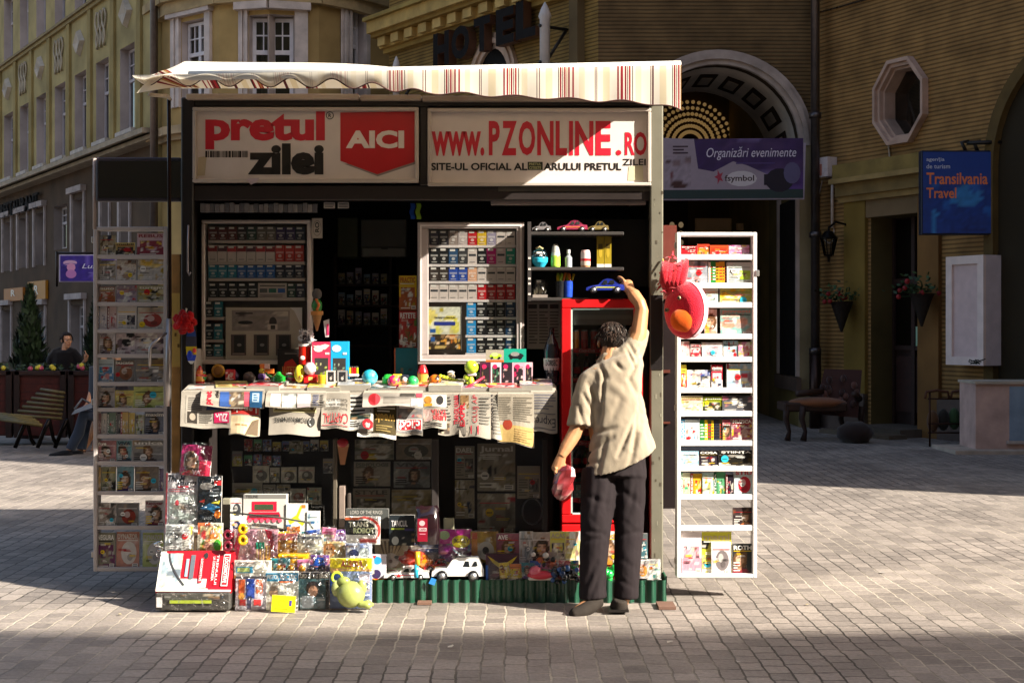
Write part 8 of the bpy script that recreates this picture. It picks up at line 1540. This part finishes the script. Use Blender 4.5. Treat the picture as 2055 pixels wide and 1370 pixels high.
for k in range(26): a = P(rr.uniform(1108, 1160), rr.uniform(1138, 1168), 8.93 + rr.uniform(0, .05)); mb.ball(a, rr.uniform(.012, .028), rr.choice(['1c3a6a', '2c5a9a', '12161c', '6a7078', '20242c']), 'shiny', 8, 6)
tag(mb.build('toy_motorcycle'), 'dark blue bagged toy motorcycle beside the man\'s left leg', 'toy')
mb = MB()
for k in range(16): a = P(rr.uniform(1068, 1112), rr.uniform(1112, 1140), 8.98 + rr.uniform(0, .03)); mb.ball(a, rr.uniform(.014, .03), rr.choice(['d86828', '1c1c1c', 'c8c0b8', 'd8a030', '8a2420']), 'plastic', 8, 6)
tag(mb.build('toy_truck'), 'orange and black bagged toy truck in front of the long-haired magazine', 'toy')
mb = MB()
for k in range(10): a = P(rr.uniform(1212, 1236), rr.uniform(1132, 1162), 8.95 + rr.uniform(0, .03)); mb.ball(a, rr.uniform(.018, .03), rr.choice(['1c9a40', '148030', '28b050']), 'shiny', 8, 6)
tag(mb.build('green_toy'), 'bright green plastic toy seen between the man\'s legs', 'toy')
card('craft_box', 'pale box with an orange picture beside the right post', 'box', (1276, 1124, 1302, 1160), 8.98, .05, .05, draw=cv('F', 'c0bcb8', 'd89040', '', 66))
o = bag('wrapped_toy', 'clear bag of small teal and gold toys at the right end of the platform', 'toy pack', (1298, 1122, 1326, 1166), 8.98, cv('S', 'c8c8c4', '3a9a90', '', 67), .12, .05)
# crammed small packs between the bigger ones
rr = random.Random(31); PC = [('red', 'c02830'), ('blue', '2c58b0'), ('yellow', 'd8c030'), ('green', '3a9a50'), ('pink', 'd878a0'), ('orange', 'd87828'), ('white', 'd4d0cc'), ('purple', '6a4090'), ('teal', '2c8a90'), ('cream', 'd8c8a0')]
def crammed(n, x0, x1, yb_, h, Y, where, grp):
    for k in range(n):
        cn, c = PC[(k * 3 + n) % 10]; x = x0 + (x1 - x0) * (k + rr.uniform(-.2, .2)) / n; w_ = rr.uniform(.8, 1.25) * (x1 - x0) / n + 6
        q = rr.uniform(.75, 1.15) * h; bag('toy_pack', f'small {cn} toy pack, {ORD[k]} in the crammed row {where}', 'toy pack', (x, yb_ - q, x + w_, yb_), Y + rr.uniform(0, .02), cv(rr.choice('SSBFP'), c, rr.choice(PC)[1], '', rr.randint(0, 9999)), rr.uniform(.05, .18), .02, group=grp, lean=rr.uniform(-.12, .12))
crammed(11, 752, 960, 1150, 44, 9.09, 'behind the white toy cars', 'crammed packs behind the toy cars')
crammed(9, 985, 1160, 1160, 34, 8.96, 'left of the man\'s legs', 'crammed packs left of the legs')
crammed(10, 462, 690, 1098, 36, 8.95, 'behind the craft kit', 'crammed packs in the left pile')
crammed(8, 540, 750, 1152, 34, 8.80, 'below the bulldozer', 'crammed packs under the bulldozer')
for k in range(12):
    cn, c = PC[(k * 7 + 3) % 10]; x = 412 + k * 55 + rr.uniform(-8, 8); b = V((P(x, 0, 9.16).x, 9.16, cz(9.16) + .03)); mb = MB(); h = rr.uniform(.03, .07)
    if k % 3 == 0: mb.lathe(b, [(.02, 0), (.028, h * .4), (.02, h * .7), (.026, h * .85), (.008, h)], 'white', 'shiny', 10, [hx(c), hx(PC[k % 10][1]), hx(c), hx('white')])
    elif k % 3 == 1: mb.bevbox((b.x - .03, b.y, b.z), (b.x + .03, b.y + .03, b.z + h), c, 'printed', .004); fc = Face(mb, b + V((-.026, -.001, .003)), V((.052, 0, 0)), V((0, 0, h - .006))); cover(fc, 'S', c, 'white', '', k)
    else: mb.ball(b + V((0, 0, .025)), .026, c, 'shiny', 12, 8); mb.ball(b + V((0, -.005, .058)), .019, PC[k % 10][1], 'shiny', 12, 8); mb.ball(b + V((.012, -.02, .06)), .005, 'black', 'shiny', 6, 5)
    tag(mb.build('small_toy'), f'small {cn} trinket, {ORD[k]} along the back of the counter', 'toy', 'trinkets at the back of the counter')
# bits of paper and a mat on the paving
mb = MB(); mb.box((P(1318, 0, 8.85).x, 8.72, .003), (P(1352, 0, 8.85).x, 8.9, .02), '6e5448', 'matte'); tag(mb.build('brick'), 'flat broken brick at the right corner of the green skirt', 'brick')
mb = MB(); mb.box((P(838, 0, 8.9).x, 8.87, .003), (P(866, 0, 8.9).x, 8.945, .018), '765a4c', 'matte'); tag(mb.build('brick'), 'flat broken brick under the green skirt below the white sports car', 'brick')

rr = random.Random(77)
for k, (x, y) in enumerate(((1345, 1290), (1620, 1215), (1770, 1150), (905, 1300), (240, 1235), (1480, 1330))):
    c = P(x, 0, 1.71 * F / (y - CY)); c.z = .004; mb = MB(); s_ = rr.uniform(.012, .022); q = [c + V((s_ * math.cos(t + .4 * k) * rr.uniform(.7, 1.3), s_ * math.sin(t + .4 * k) * rr.uniform(.7, 1.3), rr.uniform(.001, .012))) for t in (0, 1.2, 2.6, 3.7, 5)]; mb.face(q, ['d8d0c0', 'c8b890', 'b8b0a8'][k % 3], 'newsprint')
    tag(mb.build('paper_scrap'), 'tiny scrap of pale paper lying on the open paving', 'paper scrap', 'paper scraps on the paving')

# ================================================================ people
def limb(mb, pts, rad, n=12, ell=None): mb.tube(pts, rad, 'skin', 'skin', n, True, ell)
def hand(mb, wrist, fwd, palm, size=.18, curl=.9, side=1, spread=.12):
    """palm, four unequal bent fingers and a thumb from the side of the palm; fwd runs to the fingertips, palm is the palm's normal"""
    f = V(fwd).normalized(); p = V(palm).normalized(); s_ = f.cross(p).normalized() * side; k = size / .18; W_ = V(wrist)
    limb(mb, [W_ - f * .01 * k, W_ + f * .03 * k, W_ + f * .075 * k, W_ + f * .092 * k], [.024 * k, .03 * k, .034 * k, .026 * k], 10, [(1.2, .75)] * 4)
    for i, (o, L) in enumerate(((-.03, .068), (-.01, .078), (.011, .073), (.03, .056))):
        a = W_ + f * .085 * k + s_ * o * k; d = (f + s_ * (o * spread * 12)).normalized(); pts = [a - f * .02 * k, a]; ang = 0
        for j in range(3): ang += curl * (.55 + .2 * j); v = d * math.cos(ang) + p * math.sin(ang); pts.append(pts[-1] + v * L * k * (.44, .32, .24)[j])
        limb(mb, pts, [.0095 * k, .0095 * k, .009 * k, .008 * k, .0065 * k], 8)
    a = W_ + f * .03 * k - s_ * .028 * k; v1 = (f * .6 - s_ * .75 + p * .35).normalized(); v2 = (f * .8 - s_ * .15 + p * .65).normalized(); limb(mb, [W_ + f * .02 * k - s_ * .012 * k, a, a + v1 * .038 * k, a + v1 * .038 * k + v2 * .03 * k], [.014 * k, .014 * k, .011 * k, .009 * k], 8)
def head(mb, c, h, yaw, pitch=0., roll=0.):
    """skull, jaw, nose, ears, brows and lips; faces -y before yaw; returns the map from head space"""
    M = Matrix.Rotation(yaw, 3, 'Z') @ Matrix.Rotation(pitch, 3, 'X') @ Matrix.Rotation(roll, 3, 'Y'); k = h / .23; c = V(c)
    T = lambda x, y, z: c + M @ V((x * k, y * k, z * k))
    def e(x, y, z, r):
        vs = []; 
        for i in range(9):
            ph = PI * i / 8 - PI / 2
            for j in range(14): th = 2 * PI * j / 14; vs.append(T(x + r[0] * math.cos(ph) * math.cos(th), y + r[1] * math.cos(ph) * math.sin(th), z + r[2] * math.sin(ph)))
        mb.mesh(vs, [(i * 14 + j, i * 14 + (j + 1) % 14, (i + 1) * 14 + (j + 1) % 14, (i + 1) * 14 + j) for i in range(8) for j in range(14)], 'skin', 'skin')
    e(0, .012, .035, (.074, .093, .082)); e(0, -.03, -.045, (.052, .058, .062)); e(0, -.088, -.012, (.012, .016, .022)); e(0, -.078, .032, (.05, .016, .012)); e(0, -.083, -.052, (.024, .01, .009)); e(0, -.066, -.09, (.026, .022, .02))
    for s_ in (-1, 1): e(s_ * .076, .012, -.005, (.01, .022, .032)); e(s_ * .042, -.062, -.012, (.02, .02, .022))
    return T
def hair_cap(T, par, col, r=(.081, .1, .09), front=-.045, low=-.06, seed=1, vox=.006):
    mb = MB(); rr = random.Random(seed); n, m = 26, 16; vs = []; vc = []
    def col_(d): return mixc(col, '4a3628', .3 * rr.random())
    for i in range(m + 1):
        ph = PI * i / m - PI / 2
        for j in range(n):
            th = 2 * PI * j / n; d = V((math.cos(ph) * math.cos(th), math.cos(ph) * math.sin(th), math.sin(ph))); b = 1 + .03 * math.sin(9 * th + 4 * ph) + .02 * rr.uniform(-1, 1)
            x, y, z = d.x * r[0] * b, .012 + d.y * r[1] * b, .037 + d.z * r[2] * b
            if y < front and z < .075: y = front + .02; x *= .86; z = z * .9
            if z < low: z = low + (z - low) * .2; x *= .8; y *= .8
            vs.append(T(x, y, z)); vc.append(col_(d))
    mb.mesh(vs, [(i * n + j, i * n + (j + 1) % n, (i + 1) * n + (j + 1) % n, (i + 1) * n + j) for i in range(m) for j in range(n)], col, 'hairy', True, vc)
    for k in range(420):                                   # loose locks
        th, ph = rr.uniform(0, 2 * PI), rr.uniform(-.3, 1.4); d = V((math.cos(ph) * math.cos(th), math.cos(ph) * math.sin(th), math.sin(ph)))
        if d.y * r[1] < front: continue
        a = (d.x * r[0] * .98, .012 + d.y * r[1] * .98, .037 + d.z * r[2] * .98); L = rr.uniform(.02, .045); sx = rr.uniform(-.014, .014); e1 = (a[0] * 1.07 + sx, a[1] * 1.05 + .004, a[2] * 1.03 - L * .35); e = (a[0] * 1.06 + sx * 1.8, a[1] * 1.06 + .008, a[2] - L); mb.tube([T(*a), T(*e1), T(*e)], [.0035, .0035, .001], mixc(col, '5a4030', rr.random() ** 2 * .55) if rr.random() < .85 else '6a625c', 'hairy', 4)
    return mb.build('hair', par)
def skinmesh(mb, par, vox, name='body', col='skin', mat='skin', it=4, fn=None):
    vs, fs, ns = remesh(mb, vox, it)
    if fn: vs = [v + fn(v, n) for v, n in zip(vs, ns)]
    o = MB(); o.mesh(vs, fs, col, mat, True); return o.build(name, par)
def eyes(T, par):
    for s_ in (-1, 1): mb = MB(); mb.ball(T(s_ * .03, -.07, .01), .011, 'd8d0c8', 'shiny', 10, 7); mb.ball(T(s_ * .03, -.079, .01), .006, '2a1c14', 'shiny', 8, 6); mb.build('eye', par)
    mb = MB(); mb.tube([T(-.022, -.088, -.052), T(0, -.094, -.053), T(.022, -.088, -.052)], [.003, .005, .003], '9a5048', 'skin', 6); mb.build('mouth', par)

# ---- the man reaching up, seen from behind
YM = 8.66
man = thing('person', 'man in a pale short-sleeved shirt seen from behind, reaching up into the kiosk', 'person', P(1215, 1228, YM))
LN = lambda y: .00058 * max(0, 1150 - y)                  # he leans in as he reaches
M = lambda x, y, d=0: P(x, y, YM + d + LN(y))
mb = MB()
T = head(mb, M(1228, 689, .02), .235, R(172), R(16), R(-6))
limb(mb, [M(1227, 695, .0), M(1222, 720, .0), M(1222, 752, .0)], [.054, .056, .08])                                  # neck
limb(mb, [M(1222, 740), M(1226, 800), M(1236, 880), M(1240, 960)], [.14, .16, .15, .15], 14, [(1.05, .62)] * 4)          # trunk
limb(mb, [M(1235, 728), M(1268, 706), M(1281, 672, .0), M(1288, 622, .0), M(1284, 608, .0), M(1272, 592, .03), M(1264, 582, .07)], [.07, .066, .053, .043, .039, .042, .025], 12)
limb(mb, [M(1205, 748), M(1180, 770), M(1170, 812, -.02), M(1163, 848, -.03), M(1152, 872, -.03), M(1136, 898, -.04), M(1126, 916, -.05)], [.065, .064, .054, .046, .045, .039, .027], 12)
hand(mb, M(1264, 582, .07), V((-.25, .9, .55)), V((-.75, .1, -.5)), .19, .3, 1, .3)
hand(mb, M(1126, 917, -.05), V((-.3, .1, -1)), V((.75, -.35, .2)), .18, .75, 1)
limb(mb, [M(1208, 950), M(1194, 1075), M(1190, 1190)], [.07, .05, .035]); limb(mb, [M(1260, 950), M(1262, 1000, .03), M(1261, 1080, .03), M(1256, 1190)], [.07, .06, .05, .035])
limb(mb, [M(1192, 1185, .0), M(1196, 1200, .0), M(1176, 1216, -.05), M(1150, 1229, -.08)], [.04, .042, .04, .025]); limb(mb, [M(1256, 1185), M(1246, 1212, 0), M(1240, 1218, .1), M(1238, 1220, .17)], [.04, .042, .04, .025])
skinmesh(mb, man, .004, 'body', 'b8845c', 'skin', 3)
hair_cap(T, man, '1c1511', (.083, .104, .092), -.05, -.07, 3)
eyes(T, man)
# shirt: sheared rings, sleeves, then folds pressed along the creases seen in the photo
rings = [((1203, 724), (1252, 708), .075, 0), ((1192, 736), (1262, 704), .10, 0), ((1178, 752), (1284, 700), .125, 0), ((1175, 775), (1292, 735), .15, 0), ((1183, 815), (1291, 785), .16, 0), ((1188, 860), (1297, 836), .165, 2), ((1180, 912), (1309, 874), .175, 6), ((1173, 952), (1317, 896), .18, 14)]
mb = MB(); n = 30; vs = []
for (l, r_, dp, sag) in rings:
    cx_, cy_ = (l[0] + r_[0]) / 2, (l[1] + r_[1]) / 2; hx_, hy_ = (r_[0] - l[0]) / 2, (r_[1] - l[1]) / 2
    for j in range(n):
        t = 2 * PI * j / n; c_, s_ = math.cos(t), math.sin(t); e = .8; c_ = math.copysign(abs(c_) ** e, c_); s_ = math.copysign(abs(s_) ** e, s_)
        vs.append(P(cx_ + hx_ * c_, cy_ + hy_ * c_ + sag * (1 - c_ * c_), YM + LN(cy_)) + V((0, dp * s_ * .95, 0)))
fs = [(i * n + j, i * n + (j + 1) % n, (i + 1) * n + (j + 1) % n, (i + 1) * n + j) for i in range(len(rings) - 1) for j in range(n)] + [tuple(range(n - 1, -1, -1)), tuple(range((len(rings) - 1) * n, len(rings) * n))]
mb.mesh(vs, fs, 'skin')
mb.tube([M(1236, 735), M(1262, 714, 0), M(1274, 694, .01), M(1280, 676, .03), M(1283, 661, .04)], [.085, .088, .074, .066, .064], 'skin', 'skin', 14)
mb.tube([M(1212, 752), M(1186, 768), M(1175, 800, -.02), M(1168, 835, -.02), M(1166, 856, -.02)], [.085, .09, .083, .084, .088], 'skin', 'skin', 14, True, [(1, 1)] * 2 + [(1, .95)] * 3)
mb.tube([M(1200, 727, .0), M(1212, 713, -.035), M(1236, 704, -.04), M(1255, 704, 0), M(1240, 716, .045), M(1210, 722, .045), M(1200, 727, .0)], .019, 'skin', 'skin', 8)
CR = [((1292, 700), (1262, 760), 5, .013), ((1262, 760), (1285, 800), 6, .010), ((1290, 740), (1288, 860), 5, .014), ((1288, 790), (1270, 900), 5, .016), ((1278, 830), (1240, 915), 5, .015), ((1205, 735), (1218, 760), 5, .012), ((1235, 728), (1248, 742), 5, .013), ((1212, 748), (1208, 800), 4, .016), ((1208, 800), (1202, 850), 5, .013), ((1180, 770), (1200, 812), 5, .013), ((1170, 790), (1188, 822), 4, .01), ((1190, 870), (1235, 858), 5, .011), ((1182, 905), (1230, 878), 5, .012), ((1180, 930), (1200, 925), 5, .012), ((1215, 880), (1200, 950), 6, .009), ((1262, 690), (1280, 720), 4, .012), ((1258, 700), (1275, 735), 4, .012), ((1160, 815), (1172, 855), 5, .010), ((1296, 850), (1308, 900), 6, .012), ((1250, 790), (1225, 850), 9, .007), ((1228, 770), (1260, 800), 9, -.006), ((1290, 830), (1262, 940), 6, .012)]
def fold(v, nrm):
    x, y = CX + v.x * F / v.y, CY - (v.z - EYE) * F / v.y; d = 0
    if nrm.y < .35:
        for (a, b, w_, h_) in CR:
            ux, uy = b[0] - a[0], b[1] - a[1]; L2 = ux * ux + uy * uy; t = max(0, min(1, ((x - a[0]) * ux + (y - a[1]) * uy) / L2)); q = math.hypot(x - a[0] - ux * t, y - a[1] - uy * t) / w_
            if q < 3.2: d -= h_ * (1 - q * q * .55) * math.exp(-q * q / 1.6) * math.sin(PI * (.15 + .7 * t))
    d += .0035 * MN.noise(v * 11) + .0016 * MN.noise(V((v.x * 34, v.y * 34, v.z * 22))) - .004 * max(0, MN.noise(V((v.x * 18 + v.z * 14, v.y * 8, v.z * 9))) - .15)
    return nrm * d
def open_hem(vs, fs): pass
skinmesh(mb, man, .0075, 'shirt', '9a8c78', 'fabric', 7, fold)
mb = MB()
mb.tube([M(1236, 905, .0), M(1238, 960, .0)], [.165, .17], 'skin', 'skin', 18, True, [(1.08, .72)] * 2)
mb.tube([M(1202, 940), M(1200, 1000, -.01), M(1194, 1070, -.02), M(1191, 1130, 0), M(1189, 1180, .0), M(1190, 1199, .0)], [.112, .108, .092, .084, .082, .086], 'skin', 'skin', 16)
mb.tube([M(1262, 940), M(1262, 1000, .03), M(1262, 1070, .03), M(1259, 1130, .02), M(1257, 1180, .02), M(1256, 1199, .02)], [.105, .100, .088, .080, .076, .078], 'skin', 'skin', 16)
CR = [((1170, 990), (1215, 1010), 6, .01), ((1200, 970), (1188, 1040), 6, .011), ((1225, 960), (1215, 1020), 5, .012), ((1168, 1062), (1215, 1072), 5, .011), ((1166, 1085), (1212, 1078), 5, .010), ((1170, 1110), (1210, 1120), 5, .008), ((1195, 1130), (1172, 1180), 6, .012), ((1205, 1150), (1185, 1195), 5, .012), ((1245, 980), (1280, 1010), 6, .009), ((1240, 1075), (1282, 1066), 5, .01), ((1240, 1092), (1280, 1096), 5, .008), ((1244, 1120), (1276, 1140), 6, .007), ((1280, 960), (1262, 1030), 6, .010), ((1240, 1160), (1275, 1180), 5, .008)]
CR = [(a_, b_, w_ * 1.1, h_ * .62) for a_, b_, w_, h_ in CR if abs(a_[1] - b_[1]) > 12 or h_ > .0095]
skinmesh(mb, man, .0085, 'trousers', '211a1c', 'matte', 6, fold)
for nm, pts, rad, el in (('shoe', [M(1205, 1196, -.01), M(1201, 1204, -.02), M(1186, 1215, -.05), M(1168, 1226, -.08), M(1150, 1232, -.1), M(1142, 1234, -.1)], [.02, .042, .045, .043, .036, .015], None), ('shoe', [M(1244, 1203, -.05), M(1243, 1212, -.045), M(1242, 1217, .04), M(1240, 1218, .14), M(1239, 1221, .2)], [.036, .052, .055, .05, .03], None)):
    m2 = MB(); m2.tube(pts, rad, 'skin', 'skin', 14); sh = skinmesh(m2, man, .006, nm, '2e2823', 'matte', 5)
mb = MB(); mb.hexa([M(1222, 1228, -.09), M(1262, 1228, -.09), M(1262, 1223, -.09), M(1222, 1223, -.09), M(1226, 1216, .2), M(1258, 1216, .2), M(1258, 1212, .2), M(1226, 1212, .2)], '1a1614', 'plastic'); mb.build('shoe_sole', man)
# red packet in his lowered hand
mb = MB(); rr = random.Random(9); n = 12; vs = []; c0 = M(1131, 968, -.09)
for i in range(9):
    ph = PI * i / 8 - PI / 2
    for j in range(n): th = 2 * PI * j / n; b = 1 + rr.uniform(-.22, .18); vs.append(c0 + V((.07 * math.cos(ph) * math.cos(th) * b + .02 * math.sin(ph), .035 * math.cos(ph) * math.sin(th) * b, .105 * math.sin(ph) * (1 + rr.uniform(-.06, .06)))))
mb.mesh(vs, [(i * n + j, i * n + (j + 1) % n, (i + 1) * n + (j + 1) % n, (i + 1) * n + j) for i in range(8) for j in range(n)], '8a2c30', 'shiny', False, [hx(rr.choice(['8a2c30', '6a2024', '98444a', '581a1c', 'b89088', '802428'])) for _ in vs])
tag(mb.build('red_packet'), 'crumpled shiny red packet in the man\'s lowered left hand', 'packet')

# ---- woman standing behind the planters
YW2 = 21.5; wm = thing('person', 'woman in a black short-sleeved top standing behind the red planters on the terrace', 'person', P(132, 872, YW2)); Q = lambda x, y, d=0: P(x, y, YW2 + d)
mb = MB(); T = head(mb, Q(134, 683), .225, R(38), R(6)); limb(mb, [Q(132, 690), Q(130, 702), Q(129, 712)], [.05, .05, .07])
limb(mb, [Q(129, 708), Q(129, 740), Q(130, 790), Q(130, 870)], [.13, .13, .13, .1], 14, [(1.1, .62)] * 4); limb(mb, [Q(117, 708), Q(106, 718), Q(103, 738), Q(108, 757, -.1)], [.055, .048, .04, .028]); limb(mb, [Q(143, 708), Q(154, 718), Q(162, 736, -.05), Q(172, 722, -.25)], [.055, .045, .038, .027])
hand(mb, Q(172, 722, -.25), V((.2, -.3, 1)), V((-.8, -.3, 0)), .17, .4, 1); hand(mb, Q(108, 757, -.1), V((.6, -.6, -.5)), V((0, 0, -1)), .17, .4, 1); skinmesh(mb, wm, .009, 'body', 'c08c6c', 'skin', 3); hair_cap(T, wm, '1c120e', (.082, .105, .09), -.045, -.03, 8); eyes(T, wm)
mb = MB(); mb.ball(T(0, .11, .07), .04, '1c120e', 'hairy'); mb.build('hair_bun', wm)
mb = MB(); mb.tube([Q(129, 702), Q(129, 707), Q(129, 730), Q(130, 760), Q(130, 800)], [.11, .165, .18, .165, .17], 'skin', 'skin', 16, True, [(1.1, .72)] * 5); mb.tube([Q(124, 706), Q(113, 709), Q(104, 720), Q(102, 732)], [.08, .085, .078, .072], 'skin', 'skin', 12); mb.tube([Q(136, 706), Q(146, 709), Q(156, 720), Q(159, 730)], [.08, .085, .078, .072], 'skin', 'skin', 12)
skinmesh(mb, wm, .012, 'top', '141012', 'fabric', 5); mb = MB()
for x in (122, 138): mb.tube([Q(x, 795), Q(x, 840), Q(x, 872)], [.095, .07, .06], 'skin', 'skin', 12)
skinmesh(mb, wm, .014, 'trousers', '1c1a20', 'fabric', 3)
# ---- two people sitting on the bench, their upper bodies mostly behind the left rack
def seated(label, dx, Yp, skin_, top_, leg_, bare, seed, shoe):
    pr = thing('person', label, 'person', P(190 + dx, 905, Yp)); Q = lambda x, y, d=0: P(x + dx, y, Yp + d); mb = MB()
    T = head(mb, Q(206, 702), .225, R(-40 + seed * 5)); limb(mb, [Q(206, 712), Q(206, 735)], [.05, .08]); limb(mb, [Q(206, 735), Q(205, 780), Q(203, 835)], [.14, .14, .15], 14, [(1.1, .65)] * 3)
    for s_ in (0, 1):
        limb(mb, [Q(203, 836, s_ * .2), Q(168 + s_ * 8, 832, s_ * .22 - .1), Q(158 + s_ * 10, 868, s_ * .2 - .05), Q(138 + s_ * 22, 905, s_ * .2 - .05)], [.085, .06, .052, .036]); limb(mb, [Q(138 + s_ * 22, 905, s_ * .2 - .05), Q(122 + s_ * 22, 913, s_ * .2 - .1), Q(106 + s_ * 22, 916, s_ * .2 - .15)], [.036, .036, .022])
    limb(mb, [Q(196, 742), Q(186, 780), Q(176, 812, -.1)], [.055, .045, .032]); limb(mb, [Q(214, 742), Q(222, 780), Q(205, 815, -.1)], [.055, .045, .032])
    hand(mb, Q(176, 812, -.1), V((-.5, -.2, -.6)), V((0, 0, -1)), .17, .5, 1); hand(mb, Q(205, 815, -.1), V((-.7, -.2, -.4)), V((0, 0, -1)), .17, .5, 1)
    skinmesh(mb, pr, .011, 'body', skin_, 'skin', 3); hair_cap(T, pr, '241a14', (.083, .105, .092), -.045, -.05 - .1 * bare, seed); eyes(T, pr)
    mb = MB(); mb.tube([Q(206, 735), Q(205, 780), Q(203, 838)], [.165, .165, .175], 'skin', 'skin', 14, True, [(1.1, .68)] * 3)
    for a in ((196, 742, 187, 775), (214, 742, 221, 775)): mb.tube([Q(a[0], a[1]), Q(a[2], a[3])], [.07, .06], 'skin', 'skin', 10)
    skinmesh(mb, pr, .013, 'shirt', top_, 'fabric', 4); mb = MB()
    for s_ in (0, 1):
        pts = [Q(205, 836, s_ * .2), Q(168 + s_ * 8, 831, s_ * .22 - .1)]; rad = [.11, .085]
        if not bare: pts += [Q(158 + s_ * 10, 868, s_ * .2 - .05), Q(141 + s_ * 22, 901, s_ * .2 - .05)]; rad += [.075, .068]
        mb.tube(pts, rad, 'skin', 'skin', 12)
    skinmesh(mb, pr, .013, 'trousers' if not bare else 'skirt', leg_, 'fabric', 4)
    for s_ in (0, 1):
        mb = MB(); mb.tube([Q(144 + s_ * 22, 908, s_ * .2 - .04), Q(126 + s_ * 22, 911, s_ * .2 - .1), Q(102 + s_ * 22, 916, s_ * .2 - .16), Q(97 + s_ * 22, 917, s_ * .2 - .17)], [.045, .052, .045, .02], shoe, 'fabric', 12); mb.build('shoe', pr)
        mb = MB(); mb.tube([Q(143 + s_ * 22, 917, s_ * .2 - .04), Q(98 + s_ * 22, 919, s_ * .2 - .17)], [.03, .03], 'c8ccd8' if not bare else '5a3a2c', 'plastic', 8, True, [(1, 1), (1, 1)]); mb.build('shoe_sole', pr)
    return pr
seated('person in blue jeans and dark trainers on the bench, mostly hidden by the left rack', 0, 19.3, 'b88464', '2c3440', '2c3648', 0, 2, '14161c')
seated('bare-legged person in a dark skirt and sandals sitting beside the one in jeans', 28, 19.75, 'c08c68', '28242c', '14141a', 1, 4, '6a4432')
mb = MB(); mb.hexa([P(143, 832, 18.95), P(186, 818, 18.95), P(183, 808, 19.0), P(150, 822, 19.0), P(143, 832, 19.15), P(186, 818, 19.15), P(183, 808, 19.15), P(150, 822, 19.15)], '6a7078', 'fabric'); o = tag(mb.build('shoulder_bag'), 'grey bag lying on the knees of the person in jeans', 'bag'); mb = MB(); mb.tube([P(150, 820, 19.02), P(165, 800, 19.1), P(180, 808, 19.1)], .015, '5a6068', 'fabric', 6); mb.build('strap', o)
